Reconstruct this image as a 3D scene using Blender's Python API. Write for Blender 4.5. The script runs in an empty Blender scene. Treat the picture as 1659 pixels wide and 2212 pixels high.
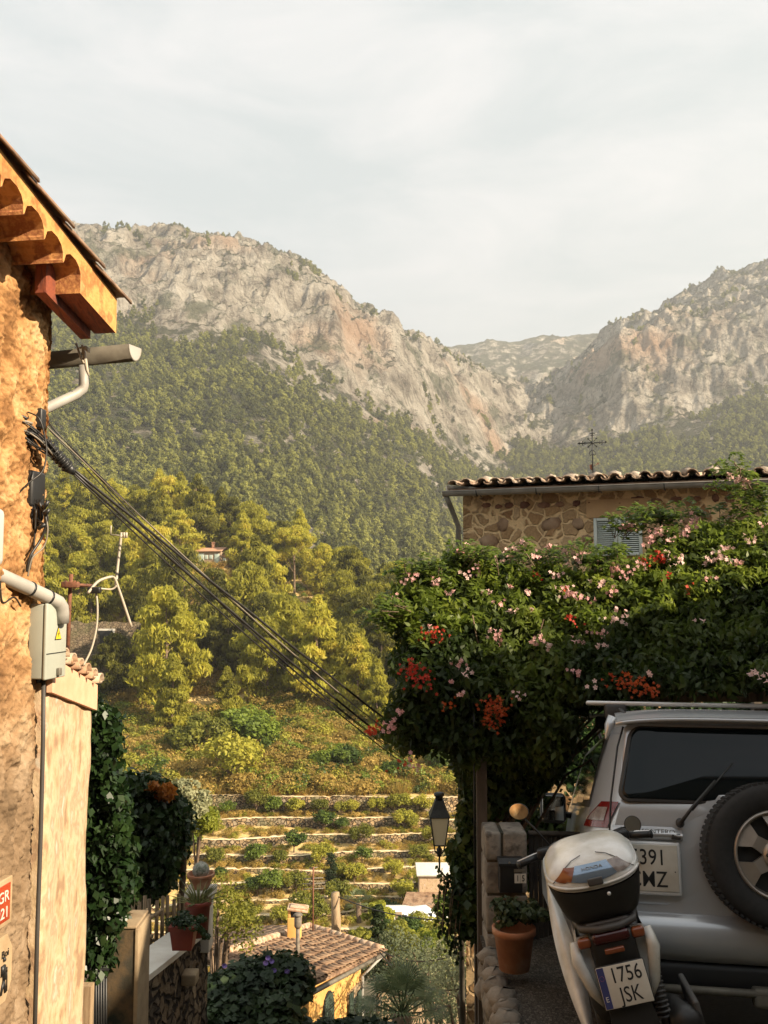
import bpy, math, random
import numpy as np
from mathutils import Vector, Matrix
R = math.radians
rng = np.random.default_rng(7)
random.seed(7)
sc = bpy.context.scene
COL = sc.collection

# ---------------------------------------------------------------- camera
FPX = 2000.0; CX, CY = 829.5, 1106.0; HOR = 1270.0     # measured on a 1659 x 2212 view of the photograph
PITCH = math.atan((HOR - CY) / FPX)
cd = bpy.data.cameras.new('camera'); cam = bpy.data.objects.new('camera', cd); COL.objects.link(cam)
cam.location = (0, 0, 0); cam.rotation_euler = (R(90) + PITCH, 0, 0)
cd.sensor_fit = 'VERTICAL'; cd.sensor_height = 36; cd.lens = FPX / 2212 * 36
cd.clip_start = 0.05; cd.clip_end = 12000
sc.camera = cam

def P(vx, vy, Y):
    """a point at distance Y (metres ahead) seen in the direction (vx, vy)"""
    a = (vx - CX) / FPX; b = (CY - vy) / FPX
    c, s = math.cos(PITCH), math.sin(PITCH)
    dy = c - b * s; dz = s + b * c
    return Vector((a / dy * Y, Y, dz / dy * Y))

# ---------------------------------------------------------------- sky, sun, exposure
SUN_EL, SUN_AZ = 30.0, -30.0            # azimuth: degrees beyond +X towards +Y
tosun = Vector((math.cos(R(SUN_EL)) * math.cos(R(SUN_AZ)), math.cos(R(SUN_EL)) * math.sin(R(SUN_AZ)), math.sin(R(SUN_EL))))
w = bpy.data.worlds.new("World"); sc.world = w; w.use_nodes = True
nt = w.node_tree; nt.nodes.clear()
def N(nt, t, **k):
    n = nt.nodes.new(t)
    for a, b in k.items():
        if a == 'ins':
            for i, v in b.items(): n.inputs[i].default_value = v
        else: setattr(n, a, b)
    return n
out = N(nt, 'ShaderNodeOutputWorld'); bg = N(nt, 'ShaderNodeBackground', ins={'Strength': 0.1})
sky = N(nt, 'ShaderNodeTexSky'); sky.sky_type = 'NISHITA'; sky.sun_disc = False
sky.sun_elevation = R(SUN_EL); sky.sun_rotation = math.atan2(tosun.x, tosun.y)
sky.air_density = 1.2; sky.dust_density = 2.5
tc = N(nt, 'ShaderNodeTexCoord'); mp = N(nt, 'ShaderNodeMapping', ins={'Scale': (1.0, 1.0, 3.2)})
no = N(nt, 'ShaderNodeTexNoise', ins={'Scale': 3.4, 'Detail': 9.0, 'Roughness': 0.62, 'Distortion': 0.5})
rp = N(nt, 'ShaderNodeValToRGB'); rp.color_ramp.elements[0].position = .38; rp.color_ramp.elements[1].position = .72
rp.color_ramp.elements[0].color = (3.3, 3.6, 3.6, 1); rp.color_ramp.elements[1].color = (4.9, 4.75, 4.65, 1)
mx = N(nt, 'ShaderNodeMix', data_type='RGBA'); mx.inputs[0].default_value = .84
L = nt.links.new
L(tc.outputs['Generated'], mp.inputs['Vector']); L(mp.outputs[0], no.inputs['Vector']); L(no.outputs['Fac'], rp.inputs['Fac'])
L(sky.outputs[0], mx.inputs[6]); L(rp.outputs[0], mx.inputs[7]); L(mx.outputs[2], bg.inputs['Color']); L(bg.outputs[0], out.inputs['Surface'])
sd = bpy.data.lights.new('sun', 'SUN'); sd.energy = 5.0; sd.angle = R(0.6); sd.color = (1.0, 0.83, 0.61)
so = bpy.data.objects.new('sun', sd); COL.objects.link(so); so.rotation_euler = tosun.to_track_quat('Z', 'Y').to_euler()
sc.view_settings.view_transform = 'Standard'; sc.view_settings.look = 'None'; sc.view_settings.gamma = 1
sc.view_settings.exposure = 1.15
sc.render.engine = 'CYCLES'
sc.cycles.max_bounces = 6; sc.cycles.diffuse_bounces = 3; sc.cycles.glossy_bounces = 3; sc.cycles.transmission_bounces = 4
sc.cycles.volume_bounces = 0; sc.cycles.transparent_max_bounces = 6; sc.cycles.sample_clamp_indirect = 4

# ---------------------------------------------------------------- noise
_perm = rng.integers(0, 256, 512)
_grad = rng.normal(size=(256, 3)); _grad /= np.linalg.norm(_grad, axis=1)[:, None]
def noise(p):
    p = np.asarray(p, float); i = np.floor(p).astype(int); f = p - i; u = f * f * f * (f * (f * 6 - 15) + 10)
    r = 0
    for a in (0, 1):
        for b in (0, 1):
            for c in (0, 1):
                h = _perm[(_perm[(_perm[(i[..., 0] + a) & 255] + i[..., 1] + b) & 255] + i[..., 2] + c) & 255]
                g = _grad[h]; d = f - np.array([a, b, c])
                wgt = (u[..., 0] if a else 1 - u[..., 0]) * (u[..., 1] if b else 1 - u[..., 1]) * (u[..., 2] if c else 1 - u[..., 2])
                r = r + wgt * (g * d).sum(-1)
    return r * 1.5
def fbm(p, o=4, ridged=False):
    s = 0; a = 1; t = 0; p = np.asarray(p, float)
    for k in range(o):
        n = noise(p)
        if ridged: n = 1 - 2 * np.abs(n)
        s = s + a * n; t += a; a *= .5; p = p * 2.03 + 17.3
    return s / t

# ---------------------------------------------------------------- materials
def newmat(name):
    m = bpy.data.materials.new(name); m.use_nodes = True; n = m.node_tree
    b = n.nodes['Principled BSDF']; return m, n, b
def ramp(nt, stops):
    r = N(nt, 'ShaderNodeValToRGB'); e = r.color_ramp.elements
    while len(e) < len(stops): e.new(.5)
    for k, (p, c) in enumerate(stops): e[k].position = p; e[k].color = (*c, 1)
    return r
def M(name, c, rough=.7, metal=0, c2=None, scale=8, bump=0, bscale=None, coords='Object', spec=.5, coat=0, lo=.35, hi=.65, stretch=(1, 1, 1), detail=6):
    m, n, b = newmat(name); l = n.links.new
    b.inputs['Roughness'].default_value = rough; b.inputs['Metallic'].default_value = metal
    b.inputs['Base Color'].default_value = (*c, 1); b.inputs['Specular IOR Level'].default_value = spec; b.inputs['Coat Weight'].default_value = coat
    t = N(n, 'ShaderNodeTexCoord'); mpn = N(n, 'ShaderNodeMapping', ins={'Scale': stretch}); l(t.outputs[coords], mpn.inputs[0])
    if c2:
        a = N(n, 'ShaderNodeTexNoise', ins={'Scale': scale, 'Detail': detail, 'Roughness': .6}); l(mpn.outputs[0], a.inputs['Vector'])
        cs = [c] + (c2 if isinstance(c2, list) else [c2])
        r = ramp(n, [(lo + (hi - lo) * k / (len(cs) - 1), x) for k, x in enumerate(cs)]); l(a.outputs['Fac'], r.inputs[0]); l(r.outputs[0], b.inputs['Base Color'])
    if bump:
        a = N(n, 'ShaderNodeTexNoise', ins={'Scale': bscale or scale * 3, 'Detail': 8, 'Roughness': .65}); l(mpn.outputs[0], a.inputs['Vector'])
        bp = N(n, 'ShaderNodeBump', ins={'Strength': 1.0, 'Distance': bump}); l(a.outputs['Fac'], bp.inputs['Height']); l(bp.outputs[0], b.inputs['Normal'])
    return m
def LEAF(name, c1, c2, transl=.35, rough=.5, scale=3.0, shift=.0, third=None):
    m, n, b = newmat(name); l = n.links.new
    t = N(n, 'ShaderNodeTexCoord'); a = N(n, 'ShaderNodeTexNoise', ins={'Scale': scale, 'Detail': 4}); l(t.outputs['Object'], a.inputs['Vector'])
    oi = N(n, 'ShaderNodeObjectInfo'); ad = N(n, 'ShaderNodeMath', operation='MULTIPLY_ADD', ins={1: .5, 2: -.25 + shift}); l(oi.outputs['Random'], ad.inputs[0])
    s = N(n, 'ShaderNodeMath', operation='ADD'); l(ad.outputs[0], s.inputs[0]); l(a.outputs['Fac'], s.inputs[1])
    st = [(.3, c1), (.68, c2)]
    if third: st.append((.9, third))
    r = ramp(n, st); l(s.outputs[0], r.inputs[0]); l(r.outputs[0], b.inputs['Base Color']); b.inputs['Roughness'].default_value = rough
    b.inputs['Specular IOR Level'].default_value = .3
    tr = N(n, 'ShaderNodeBsdfTranslucent'); l(r.outputs[0], tr.inputs['Color'])
    mix = N(n, 'ShaderNodeMixShader', ins={0: transl}); l(b.outputs[0], mix.inputs[1]); l(tr.outputs[0], mix.inputs[2])
    l(mix.outputs[0], n.nodes['Material Output'].inputs['Surface']); return m
def STONE(name, stones, mortar, scale, bump=.02, edge=.06, rough=.85, stretch=(1, 1, 1), dirt=None, cover=0.0, coords='Object', warp=.25):
    """rubble stonework: cells with their own colour, mortar joints; cover > 0 hides that share of the stones under the render"""
    m, n, b = newmat(name); l = n.links.new; b.inputs['Roughness'].default_value = rough; b.inputs['Specular IOR Level'].default_value = .2
    t = N(n, 'ShaderNodeTexCoord'); mpn = N(n, 'ShaderNodeMapping', ins={'Scale': stretch}); l(t.outputs[coords], mpn.inputs[0])
    wn = N(n, 'ShaderNodeTexNoise', ins={'Scale': scale * .9, 'Detail': 3}); l(mpn.outputs[0], wn.inputs['Vector'])
    wm = N(n, 'ShaderNodeMix', data_type='RGBA', blend_type='LINEAR_LIGHT'); wm.inputs[0].default_value = warp / scale; l(mpn.outputs[0], wm.inputs[6]); l(wn.outputs['Color'], wm.inputs[7])
    v1 = N(n, 'ShaderNodeTexVoronoi', feature='DISTANCE_TO_EDGE', ins={'Scale': scale}); v2 = N(n, 'ShaderNodeTexVoronoi', ins={'Scale': scale})
    l(wm.outputs[2], v1.inputs['Vector']); l(wm.outputs[2], v2.inputs['Vector'])
    sp = N(n, 'ShaderNodeSeparateColor'); l(v2.outputs['Color'], sp.inputs[0])
    r = ramp(n, [(k / max(1, len(stones) - 1), c) for k, c in enumerate(stones)]); l(sp.outputs[0], r.inputs[0])
    er = ramp(n, [(edge * .35, (0, 0, 0)), (edge, (1, 1, 1))]); l(v1.outputs['Distance'], er.inputs[0])
    fac = er.outputs[0]
    if cover:
        gt = N(n, 'ShaderNodeMath', operation='GREATER_THAN', ins={1: cover}); l(sp.outputs[1], gt.inputs[0])
        mu = N(n, 'ShaderNodeMath', operation='MULTIPLY'); l(gt.outputs[0], mu.inputs[0]); l(fac, mu.inputs[1]); fac = mu.outputs[0]
    fn = N(n, 'ShaderNodeTexNoise', ins={'Scale': scale * 5, 'Detail': 6, 'Roughness': .7}); l(mpn.outputs[0], fn.inputs['Vector'])
    mrt = ramp(n, [(.3, tuple(x * .75 for x in mortar)), (.7, mortar)]); l(fn.outputs['Fac'], mrt.inputs[0])
    sm = N(n, 'ShaderNodeMix', data_type='RGBA', blend_type='MULTIPLY'); sm.inputs[0].default_value = .8
    sr = ramp(n, [(.3, (.45, .42, .4)), (.62, (1, 1, 1))]); l(fn.outputs['Fac'], sr.inputs[0]); l(r.outputs[0], sm.inputs[6]); l(sr.outputs[0], sm.inputs[7])
    cm = N(n, 'ShaderNodeMix', data_type='RGBA'); l(fac, cm.inputs[0]); l(mrt.outputs[0], cm.inputs[6]); l(sm.outputs[2], cm.inputs[7])
    last = cm.outputs[2]
    if dirt:
        dn = N(n, 'ShaderNodeTexNoise', ins={'Scale': scale * .22, 'Detail': 5}); l(mpn.outputs[0], dn.inputs['Vector'])
        dr = ramp(n, [(.45, (0, 0, 0)), (.7, (.7, .7, .7))]); l(dn.outputs['Fac'], dr.inputs[0])
        dm = N(n, 'ShaderNodeMix', data_type='RGBA'); l(dr.outputs[0], dm.inputs[0]); l(last, dm.inputs[6]); dm.inputs[7].default_value = (*dirt, 1); last = dm.outputs[2]
    l(last, b.inputs['Base Color'])
    hh = N(n, 'ShaderNodeMath', operation='MULTIPLY_ADD', ins={1: .35}); l(fn.outputs['Fac'], hh.inputs[0]); l(fac, hh.inputs[2])
    bp = N(n, 'ShaderNodeBump', ins={'Strength': 1.0, 'Distance': bump}); l(hh.outputs[0], bp.inputs['Height']); l(bp.outputs[0], b.inputs['Normal'])
    return m

# ---------------------------------------------------------------- mesh helpers
def fastmesh(name, V, F, mat=None, smooth=False):
    """V (n,3) array, F (m,k) array of equal-sized faces"""
    V = np.asarray(V, np.float32); F = np.asarray(F, np.int32); m = bpy.data.meshes.new(name)
    m.vertices.add(len(V)); m.vertices.foreach_set('co', V.ravel())
    k = F.shape[1]; m.loops.add(F.size); m.loops.foreach_set('vertex_index', F.ravel())
    m.polygons.add(len(F)); m.polygons.foreach_set('loop_start', np.arange(0, F.size, k, dtype=np.int32)); 
    if smooth: m.polygons.foreach_set('use_smooth', np.ones(len(F), bool))
    m.update(calc_edges=True)
    if mat: m.materials.append(mat)
    return m
def link(name, mesh, parent=None, loc=None):
    o = bpy.data.objects.new(name, mesh); COL.objects.link(o)
    if parent: o.parent = parent
    if loc is not None: o.location = loc
    return o
def tag(o, label=None, cat=None, group=None, kind=None):
    if label: o['label'] = label
    if cat: o['category'] = cat
    if group: o['group'] = group
    if kind: o['kind'] = kind
    return o
def empty(name, loc, label, cat, group=None, rz=0):
    o = bpy.data.objects.new(name, None); COL.objects.link(o); o.location = loc; o.rotation_euler = (0, 0, rz); o.empty_display_size = .1
    return tag(o, label, cat, group)
def copy_tree(o, parent=None):
    c = o.copy(); COL.objects.link(c); c.parent = parent
    for ch in o.children: copy_tree(ch, c)
    return c

class MB:
    def __init__(s): s.v = []; s.f = []; s.sm = []
    def add(s, vs, fs, smooth=False):
        k = len(s.v); s.v += [tuple(v) for v in vs]; s.f += [[i + k for i in f] for f in fs]; s.sm += [smooth] * len(fs); return s
    def box(s, a, b, m=None):
        (x0, y0, z0), (x1, y1, z1) = a, b
        vs = [Vector(p) for p in ((x0, y0, z0), (x1, y0, z0), (x1, y1, z0), (x0, y1, z0), (x0, y0, z1), (x1, y0, z1), (x1, y1, z1), (x0, y1, z1))]
        if m: vs = [m @ v for v in vs]
        return s.add(vs, [(0, 3, 2, 1), (4, 5, 6, 7), (0, 1, 5, 4), (1, 2, 6, 5), (2, 3, 7, 6), (3, 0, 4, 7)])
    def rbox(s, a, b, r=.01, n=3, m=None):
        """box with all edges rounded (superellipse-like)"""
        a = Vector(a); b = Vector(b); c = (a + b) / 2; h = (b - a) / 2; r = min(r, h.x * .99, h.y * .99, h.z * .99)
        K = 4 * (n + 1); lat = 2 * (n + 1); vs = []; fs = []
        for i in range(lat):
            top = i >= n + 1; j = i if not top else i - (n + 1)
            ph = -math.pi / 2 + (math.pi / 2) * j / n if not top else (math.pi / 2) * j / n
            for q in range(4):
                for t in range(n + 1):
                    th = math.pi / 2 * q + math.pi / 2 * t / n
                    d = Vector((math.cos(th) * math.cos(ph), math.sin(th) * math.cos(ph), math.sin(ph)))
                    sx = 1 if q in (0, 3) else -1; sy = 1 if q in (0, 1) else -1
                    v = c + Vector((sx * (h.x - r), sy * (h.y - r), (1 if top else -1) * (h.z - r))) + d * r
                    vs.append(m @ v if m else v)
        for i in range(lat - 1):
            for j in range(K): fs.append((i * K + j, i * K + (j + 1) % K, (i + 1) * K + (j + 1) % K, (i + 1) * K + j))
        fs.append(list(range(K))[::-1]); fs.append([(lat - 1) * K + j for j in range(K)])
        return s.add(vs, fs, True)
    def tube(s, pts, r, n=8, caps=True):
        pts = [Vector(p) for p in pts]; L_ = len(pts); rs = r if hasattr(r, '__len__') else [r] * L_; vs = []; fs = []
        prev = None
        for i, p in enumerate(pts):
            t = (pts[min(i + 1, L_ - 1)] - pts[max(i - 1, 0)]); t = t.normalized() if t.length > 1e-9 else Vector((0, 0, 1))
            if prev is None: prev = Vector((0, 0, 1)).cross(t) if abs(t.z) < .95 else Vector((1, 0, 0)).cross(t)
            u = (prev - t * prev.dot(t)); u = u.normalized() if u.length > 1e-9 else t.orthogonal().normalized(); prev = u; v2 = t.cross(u)
            for k in range(n):
                a = 2 * math.pi * k / n; vs.append(p + (u * math.cos(a) + v2 * math.sin(a)) * rs[i])
        for i in range(L_ - 1):
            for k in range(n): fs.append((i * n + k, i * n + (k + 1) % n, (i + 1) * n + (k + 1) % n, (i + 1) * n + k))
        if caps: fs.append(list(range(n))[::-1]); fs.append([(L_ - 1) * n + k for k in range(n)])
        return s.add(vs, fs, True)
    def lathe(s, prof, c=(0, 0, 0), n=24, m=None, closed=False):
        """prof: (r, z) pairs revolved about z"""
        vs = []; fs = []; c = Vector(c)
        for r, z in prof:
            for k in range(n):
                a = 2 * math.pi * k / n; v = Vector((r * math.cos(a), r * math.sin(a), z)); v = m @ v if m else v + c; vs.append(v)
        Lp = len(prof)
        for i in range(Lp if closed else Lp - 1):
            for k in range(n): fs.append((i * n + k, i * n + (k + 1) % n, ((i + 1) % Lp) * n + (k + 1) % n, ((i + 1) % Lp) * n + k))
        return s.add(vs, fs, True)
    def ell(s, c, r, n=12, m=None, jit=0):
        prof = []; vs = []; fs = []; c = Vector(c); h = n // 2
        for i in range(h + 1):
            ph = -math.pi / 2 + math.pi * i / h
            for k in range(n):
                a = 2 * math.pi * k / n; v = Vector((r[0] * math.cos(ph) * math.cos(a), r[1] * math.cos(ph) * math.sin(a), r[2] * math.sin(ph)))
                if jit: v *= 1 + random.uniform(-jit, jit)
                v = c + v; vs.append(m @ v if m else v)
        for i in range(h):
            for k in range(n): fs.append((i * n + k, i * n + (k + 1) % n, (i + 1) * n + (k + 1) % n, (i + 1) * n + k))
        return s.add(vs, fs, True)
    def prism(s, poly, off, smooth=False):
        """poly: 3D outline, extruded by vector off"""
        off = Vector(off); k = len(poly); vs = [Vector(p) for p in poly] + [Vector(p) + off for p in poly]
        fs = [tuple(range(k)), tuple(range(2 * k - 1, k - 1, -1))] + [(i, i + k, (i + 1) % k + k, (i + 1) % k) for i in range(k)]
        return s.add(vs, fs, smooth)
    def grid(s, fn, nu, nv, smooth=True):
        vs = [fn(i / nu, j / nv) for j in range(nv + 1) for i in range(nu + 1)]
        fs = [(j * (nu + 1) + i, j * (nu + 1) + i + 1, (j + 1) * (nu + 1) + i + 1, (j + 1) * (nu + 1) + i) for j in range(nv) for i in range(nu)]
        return s.add(vs, fs, smooth)
    def build(s, name, mat, parent=None, loc=None, recalc=True):
        m = bpy.data.meshes.new(name); m.from_pydata([tuple(v) for v in s.v], [], s.f)
        m.polygons.foreach_set('use_smooth', s.sm); m.materials.append(mat)
        if recalc:
            import bmesh
            b = bmesh.new(); b.from_mesh(m); bmesh.ops.recalc_face_normals(b, faces=b.faces); b.to_mesh(m); b.free()
        m.update(); return link(name, m, parent, loc)

def frame(o, x, z):
    """matrix with local x along x, local z along z-ish, y = z cross x"""
    x = Vector(x).normalized(); y = Vector(z).cross(x).normalized(); z = x.cross(y)
    return Matrix(((x.x, y.x, z.x, o[0]), (x.y, y.y, z.y, o[1]), (x.z, y.z, z.z, o[2]), (0, 0, 0, 1)))

def cards(C, Nn, size, aspect=1.6, fold=.25, rg=rng, droop=None):
    """leaf faces: C centres, Nn normals, size per leaf -> V, F (folded quads)"""
    n = len(C); Nn = Nn / (np.linalg.norm(Nn, axis=1)[:, None] + 1e-9)
    t = rg.normal(size=(n, 3)) if droop is None else droop + rg.normal(size=(n, 3)) * .5
    t -= (t * Nn).sum(1)[:, None] * Nn; t /= np.linalg.norm(t, axis=1)[:, None] + 1e-9
    b = np.cross(Nn, t); s = np.asarray(size).reshape(-1, 1)
    V = np.stack([C - t * s * aspect * .5, C + b * s * .5 + Nn * s * fold * .5 - t * s * .1, C + t * s * aspect * .5 - Nn * s * fold * .3, C - b * s * .5 + Nn * s * fold * .5 - t * s * .1], 1).reshape(-1, 3)
    F = np.arange(4 * n).reshape(n, 4); return V, F
def clumpcloud(clumps, per, size, rg=rng, nb=.7, shell=.55, up=.25, aspect=1.5, droop=None, fold=.25):
    """clumps: rows (x,y,z,rx,ry,rz): leaves on the shells of the clumps, facing outward with jitter"""
    cl = np.repeat(np.asarray(clumps, float), per, axis=0); n = len(cl)
    d = rg.normal(size=(n, 3)); d[:, 2] += .25; d /= np.linalg.norm(d, axis=1)[:, None]
    rad = (shell + (1 - shell) * rg.random(n) ** .6)[:, None]
    C = cl[:, :3] + d * rad * cl[:, 3:6]
    Nn = d * nb + rg.normal(size=(n, 3)) * (1 - nb) + np.array([0, 0, up])
    return cards(C, Nn, size * (.6 + .8 * rg.random(n)), aspect, fold, rg, droop)

def text(s, name, size, mat, parent, m, ext=.001, align='CENTER', sx=1.0):
    c = bpy.data.curves.new(name, 'FONT'); c.body = s; c.size = size; c.extrude = ext; c.align_x = align; c.align_y = 'CENTER'; c.offset = size * .004; c.resolution_u = 3
    t_ = bpy.data.objects.new(name, c); COL.objects.link(t_); me = bpy.data.meshes.new_from_object(t_.evaluated_get(bpy.context.evaluated_depsgraph_get())); bpy.data.objects.remove(t_)
    me.materials.clear(); me.materials.append(mat); o = bpy.data.objects.new(name, me); COL.objects.link(o)
    if parent: o.parent = parent
    o.matrix_local = m @ Matrix.Diagonal((sx, 1, 1, 1)); return o

# ================================================================ LAND
def Zof(vy, D):
    b = (CY - np.asarray(vy, float)) / FPX; c, s = math.cos(PITCH), math.sin(PITCH)
    return (s + b * c) / (c - b * s) * D
def VYof(z, D):
    k = z / D; c, s = math.cos(PITCH), math.sin(PITCH); b = (k * c - s) / (c + k * s); return CY - b * FPX
def Xof(u, D): return (np.asarray(u, float) - CX) / FPX * D
def interp_rows(u, us, tab): return np.stack([np.interp(u, us, tab[:, k]) for k in range(tab.shape[1])], -1)
def rowinterp(D, Ds, Zs):
    """piecewise-linear in D with per-point control distances"""
    r = Zs[..., 0].copy()
    for k in range(Ds.shape[-1] - 1):
        d0, d1 = Ds[..., k], Ds[..., k + 1]; t = np.clip((D - d0) / (d1 - d0), 0, 1)
        r = np.where(D >= d0, Zs[..., k] * (1 - t) + Zs[..., k + 1] * t, r)
    return r

# ---- street-side ground falling away to the valley floor
GY = [-30, 0, 3, 6, 9, 12, 20, 30, 45, 60, 67]; GZ = [4.0, -1.5, -2.12, -2.75, -4.2, -6.3, -10.2, -14.8, -20.3, -24.4, -25.6]
def gz(y): return np.interp(y, GY, GZ)
NTER = 9
TVY = [2007, 1975, 1945, 1908, 1877, 1844, 1808, 1771, 1722]; TD = [68.0 + 2.05 * k for k in range(NTER)]
TZ = [float(Zof(v, d)) for v, d in zip(TVY, TD)]
def terD(k, u): u = np.asarray(u, float); return TD[k] + (u - 700) / 300 * (1.1 - .1 * k) + .55 * np.sin(u / 130 + k * 1.3) + .3 * np.sin(u / 47 + k * 2.1)
HU = np.array([-500, 100, 300, 450, 600, 700, 850, 1000, 1300, 2200.])
HT = np.array([  # D1, vy1, D2, vy2, Dcrest, vycrest
    [93, 1640, 105, 1560, 235, 1090], [93, 1650, 105, 1560, 215, 1140], [93, 1650, 105, 1570, 208, 1140], [93, 1650, 105, 1590, 200, 1160],
    [93, 1645, 105, 1570, 188, 1235], [93, 1640, 105, 1560, 178, 1268], [93, 1650, 104, 1580, 160, 1360], [93, 1660, 104, 1590, 150, 1420],
    [93, 1660, 104, 1590, 145, 1450], [93, 1650, 104, 1590, 145, 1450.]])
def hill_z(u, D):
    u = np.asarray(u, float); D = np.asarray(D, float); T = interp_rows(u, HU, HT)
    Ds = np.stack([T[..., 0] * 0 + 84.6, T[..., 0], T[..., 2], T[..., 4], T[..., 4] + 70, T[..., 4] + 300], -1)
    zc = Zof(T[..., 5], T[..., 4])
    Zs = np.stack([T[..., 0] * 0 + TZ[-1], Zof(T[..., 1], T[..., 0]), Zof(T[..., 3], T[..., 2]), zc, zc - 9, zc - 40], -1)
    z = rowinterp(D, Ds, Zs)
    X = Xof(u, D); w = np.clip((D - 86) / 12, 0, 1)
    z = z + w * (1.6 * fbm(np.stack([X / 14, D / 14, X * 0], -1), 4))
    zt = np.full(np.broadcast(u, D).shape, -25.6); 
    for k in range(NTER): zt = np.where(D > terD(k, u), TZ[k] + .10 * (D - terD(k, u)), zt)
    return np.where(D < terD(NTER - 1, u) + 1.6, zt, np.maximum(z, TZ[-1]))
# ---- mountains
MU = np.array([-700, 60, 100, 250, 300, 420, 500, 560, 600, 640, 680, 720, 745, 765, 800, 830, 850, 870, 905, 940, 1000, 1060, 1100, 1150, 1200, 1250, 1280, 1310, 1350, 1420, 1480, 1530, 1565, 1600, 1660, 1800, 2400.])
MR = np.array([430, 470, 478, 500, 500, 506, 520, 530, 540, 560, 578, 602, 625, 655, 675, 690, 700, 716, 730, 755, 780, 808, 828, 848, 822, 790, 762, 735, 692, 668, 640, 613, 590, 578, 562, 520, 420.])
MB_ = np.interp(MU, [-700, 100, 300, 480, 560, 640, 720, 850, 1000, 1100, 1300, 1500, 1660, 2400], [610, 640, 690, 705, 732, 785, 850, 900, 970, 985, 960, 910, 850, 700])
MDR = np.interp(MU, [-700, 700, 900, 1100, 1200, 1350, 2400], [1050, 1050, 1120, 1400, 1450, 1350, 1300])
MR = MR + np.interp(MU, [-700, 700, 800, 1250, 1400, 2400], [30, 30, 12, 6, 18, 22])
MT = np.stack([MR, MB_, MDR], -1)
def mount_z(u, D, detail=True):
    u = np.asarray(u, float); D = np.asarray(D, float); T = interp_rows(u, MU, MT); vr, vb, dr = T[..., 0], T[..., 1], T[..., 2]
    db = dr * .70; o = np.ones_like(dr)
    vlow = np.interp(u, [-700, 500, 900, 1300, 2400], [1330, 1330, 1430, 1430, 1430.])
    vmid = vb * .55 + vlow * .45; zr = Zof(vr, dr)
    Ds = np.stack([o * 240, db * .62, db, db + (dr - db) * .26, dr, dr + 160, dr + 900], -1)
    Zs = np.stack([Zof(vlow, 240), Zof(vmid, db * .62), Zof(vb, db), Zof(vb * .24 + vr * .76, db + (dr - db) * .26), zr, zr - 60, zr - 400], -1)
    z = rowinterp(D, Ds, Zs)
    if detail:
        X = Xof(u, D); cl = np.clip((D - db * .9) / (db * .15), 0, 1); q = np.stack([X, D, z * 0], -1)
        atr = 1 - .8 * np.exp(-((D - dr) / 40.) ** 2)
        fo = np.clip((D - 240) / 100, 0, 1)
        z = z + fo * 16 * fbm(q / 140, 3) * atr
        z = z + cl * atr * (30 * fbm(np.stack([X / 85, D / 140, z / 260], -1), 4, True) - 6)
        z = z + cl * (9.5 * fbm(np.stack([X / 22, D / 28, z / 60], -1), 4, True))
        ph = z / 46 + 1.3 * fbm(np.stack([X / 160, D / 160, X * 0], -1), 3)
        f = ph - np.floor(ph); z = z + cl * atr * 16 * (np.where(f < .6, f * .3, .18 + (f - .6) * 2.05) - f)
        z = z + cl * 4.2 * fbm(np.stack([X / 9, D / 12, z / 22], -1), 4, True)
    return z
def sheet(name, zf, us, Ds_, mat, label=None):
    U, D = np.meshgrid(us, Ds_); Z = zf(U, D); X = Xof(U, D); V = np.stack([X, D, Z], -1).reshape(-1, 3)
    nu = len(us); nd = len(Ds_); i = np.arange(nd - 1)[:, None] * nu + np.arange(nu - 1)[None]; i = i.ravel()
    F = np.stack([i, i + 1, i + nu + 1, i + nu], -1)
    o = link(name, fastmesh(name, V, F, mat, True)); tag(o, kind='structure', label=label); return o

m_rock, n, b = newmat('limestone and scrub')
l = n.links.new
t = N(n, 'ShaderNodeTexCoord'); g = N(n, 'ShaderNodeNewGeometry')
a1 = N(n, 'ShaderNodeTexNoise', ins={'Scale': .035, 'Detail': 10, 'Roughness': .72}); l(t.outputs['Object'], a1.inputs['Vector'])
r1 = ramp(n, [(.32, (.09, .08, .06)), (.42, (.28, .24, .19)), (.54, (.47, .42, .34)), (.70, (.66, .61, .52))]); l(a1.outputs['Fac'], r1.inputs[0])
a2 = N(n, 'ShaderNodeTexNoise', ins={'Scale': .009, 'Detail': 4}); l(t.outputs['Object'], a2.inputs['Vector'])
r2 = ramp(n, [(.56, (0, 0, 0)), (.72, (.5, .5, .5))]); l(a2.outputs['Fac'], r2.inputs[0])
mo = N(n, 'ShaderNodeMix', data_type='RGBA'); l(r2.outputs[0], mo.inputs[0]); l(r1.outputs[0], mo.inputs[6]); mo.inputs[7].default_value = (.56, .31, .17, 1)
# scrub on the gentle ledges
sx = N(n, 'ShaderNodeSeparateXYZ'); l(g.outputs['Normal'], sx.inputs[0])
a3 = N(n, 'ShaderNodeTexNoise', ins={'Scale': .05, 'Detail': 8, 'Roughness': .7}); l(t.outputs['Object'], a3.inputs['Vector'])
ms = N(n, 'ShaderNodeMath', operation='MULTIPLY_ADD', ins={1: 1.2}); l(a3.outputs['Fac'], ms.inputs[0]); l(sx.outputs['Z'], ms.inputs[2])
r3 = ramp(n, [(.60, (0, 0, 0)), (.66, (1, 1, 1))]); sc_ = N(n, 'ShaderNodeMath', operation='MULTIPLY', ins={1: .45}); l(ms.outputs[0], sc_.inputs[0]); l(sc_.outputs[0], r3.inputs[0])
mo2 = N(n, 'ShaderNodeMix', data_type='RGBA'); l(r3.outputs[0], mo2.inputs[0]); l(mo.outputs[2], mo2.inputs[6]); mo2.inputs[7].default_value = (.085, .085, .045, 1)
a5 = N(n, 'ShaderNodeTexNoise', ins={'Scale': .022, 'Detail': 11, 'Roughness': .72}); l(t.outputs['Object'], a5.inputs['Vector'])
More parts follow.
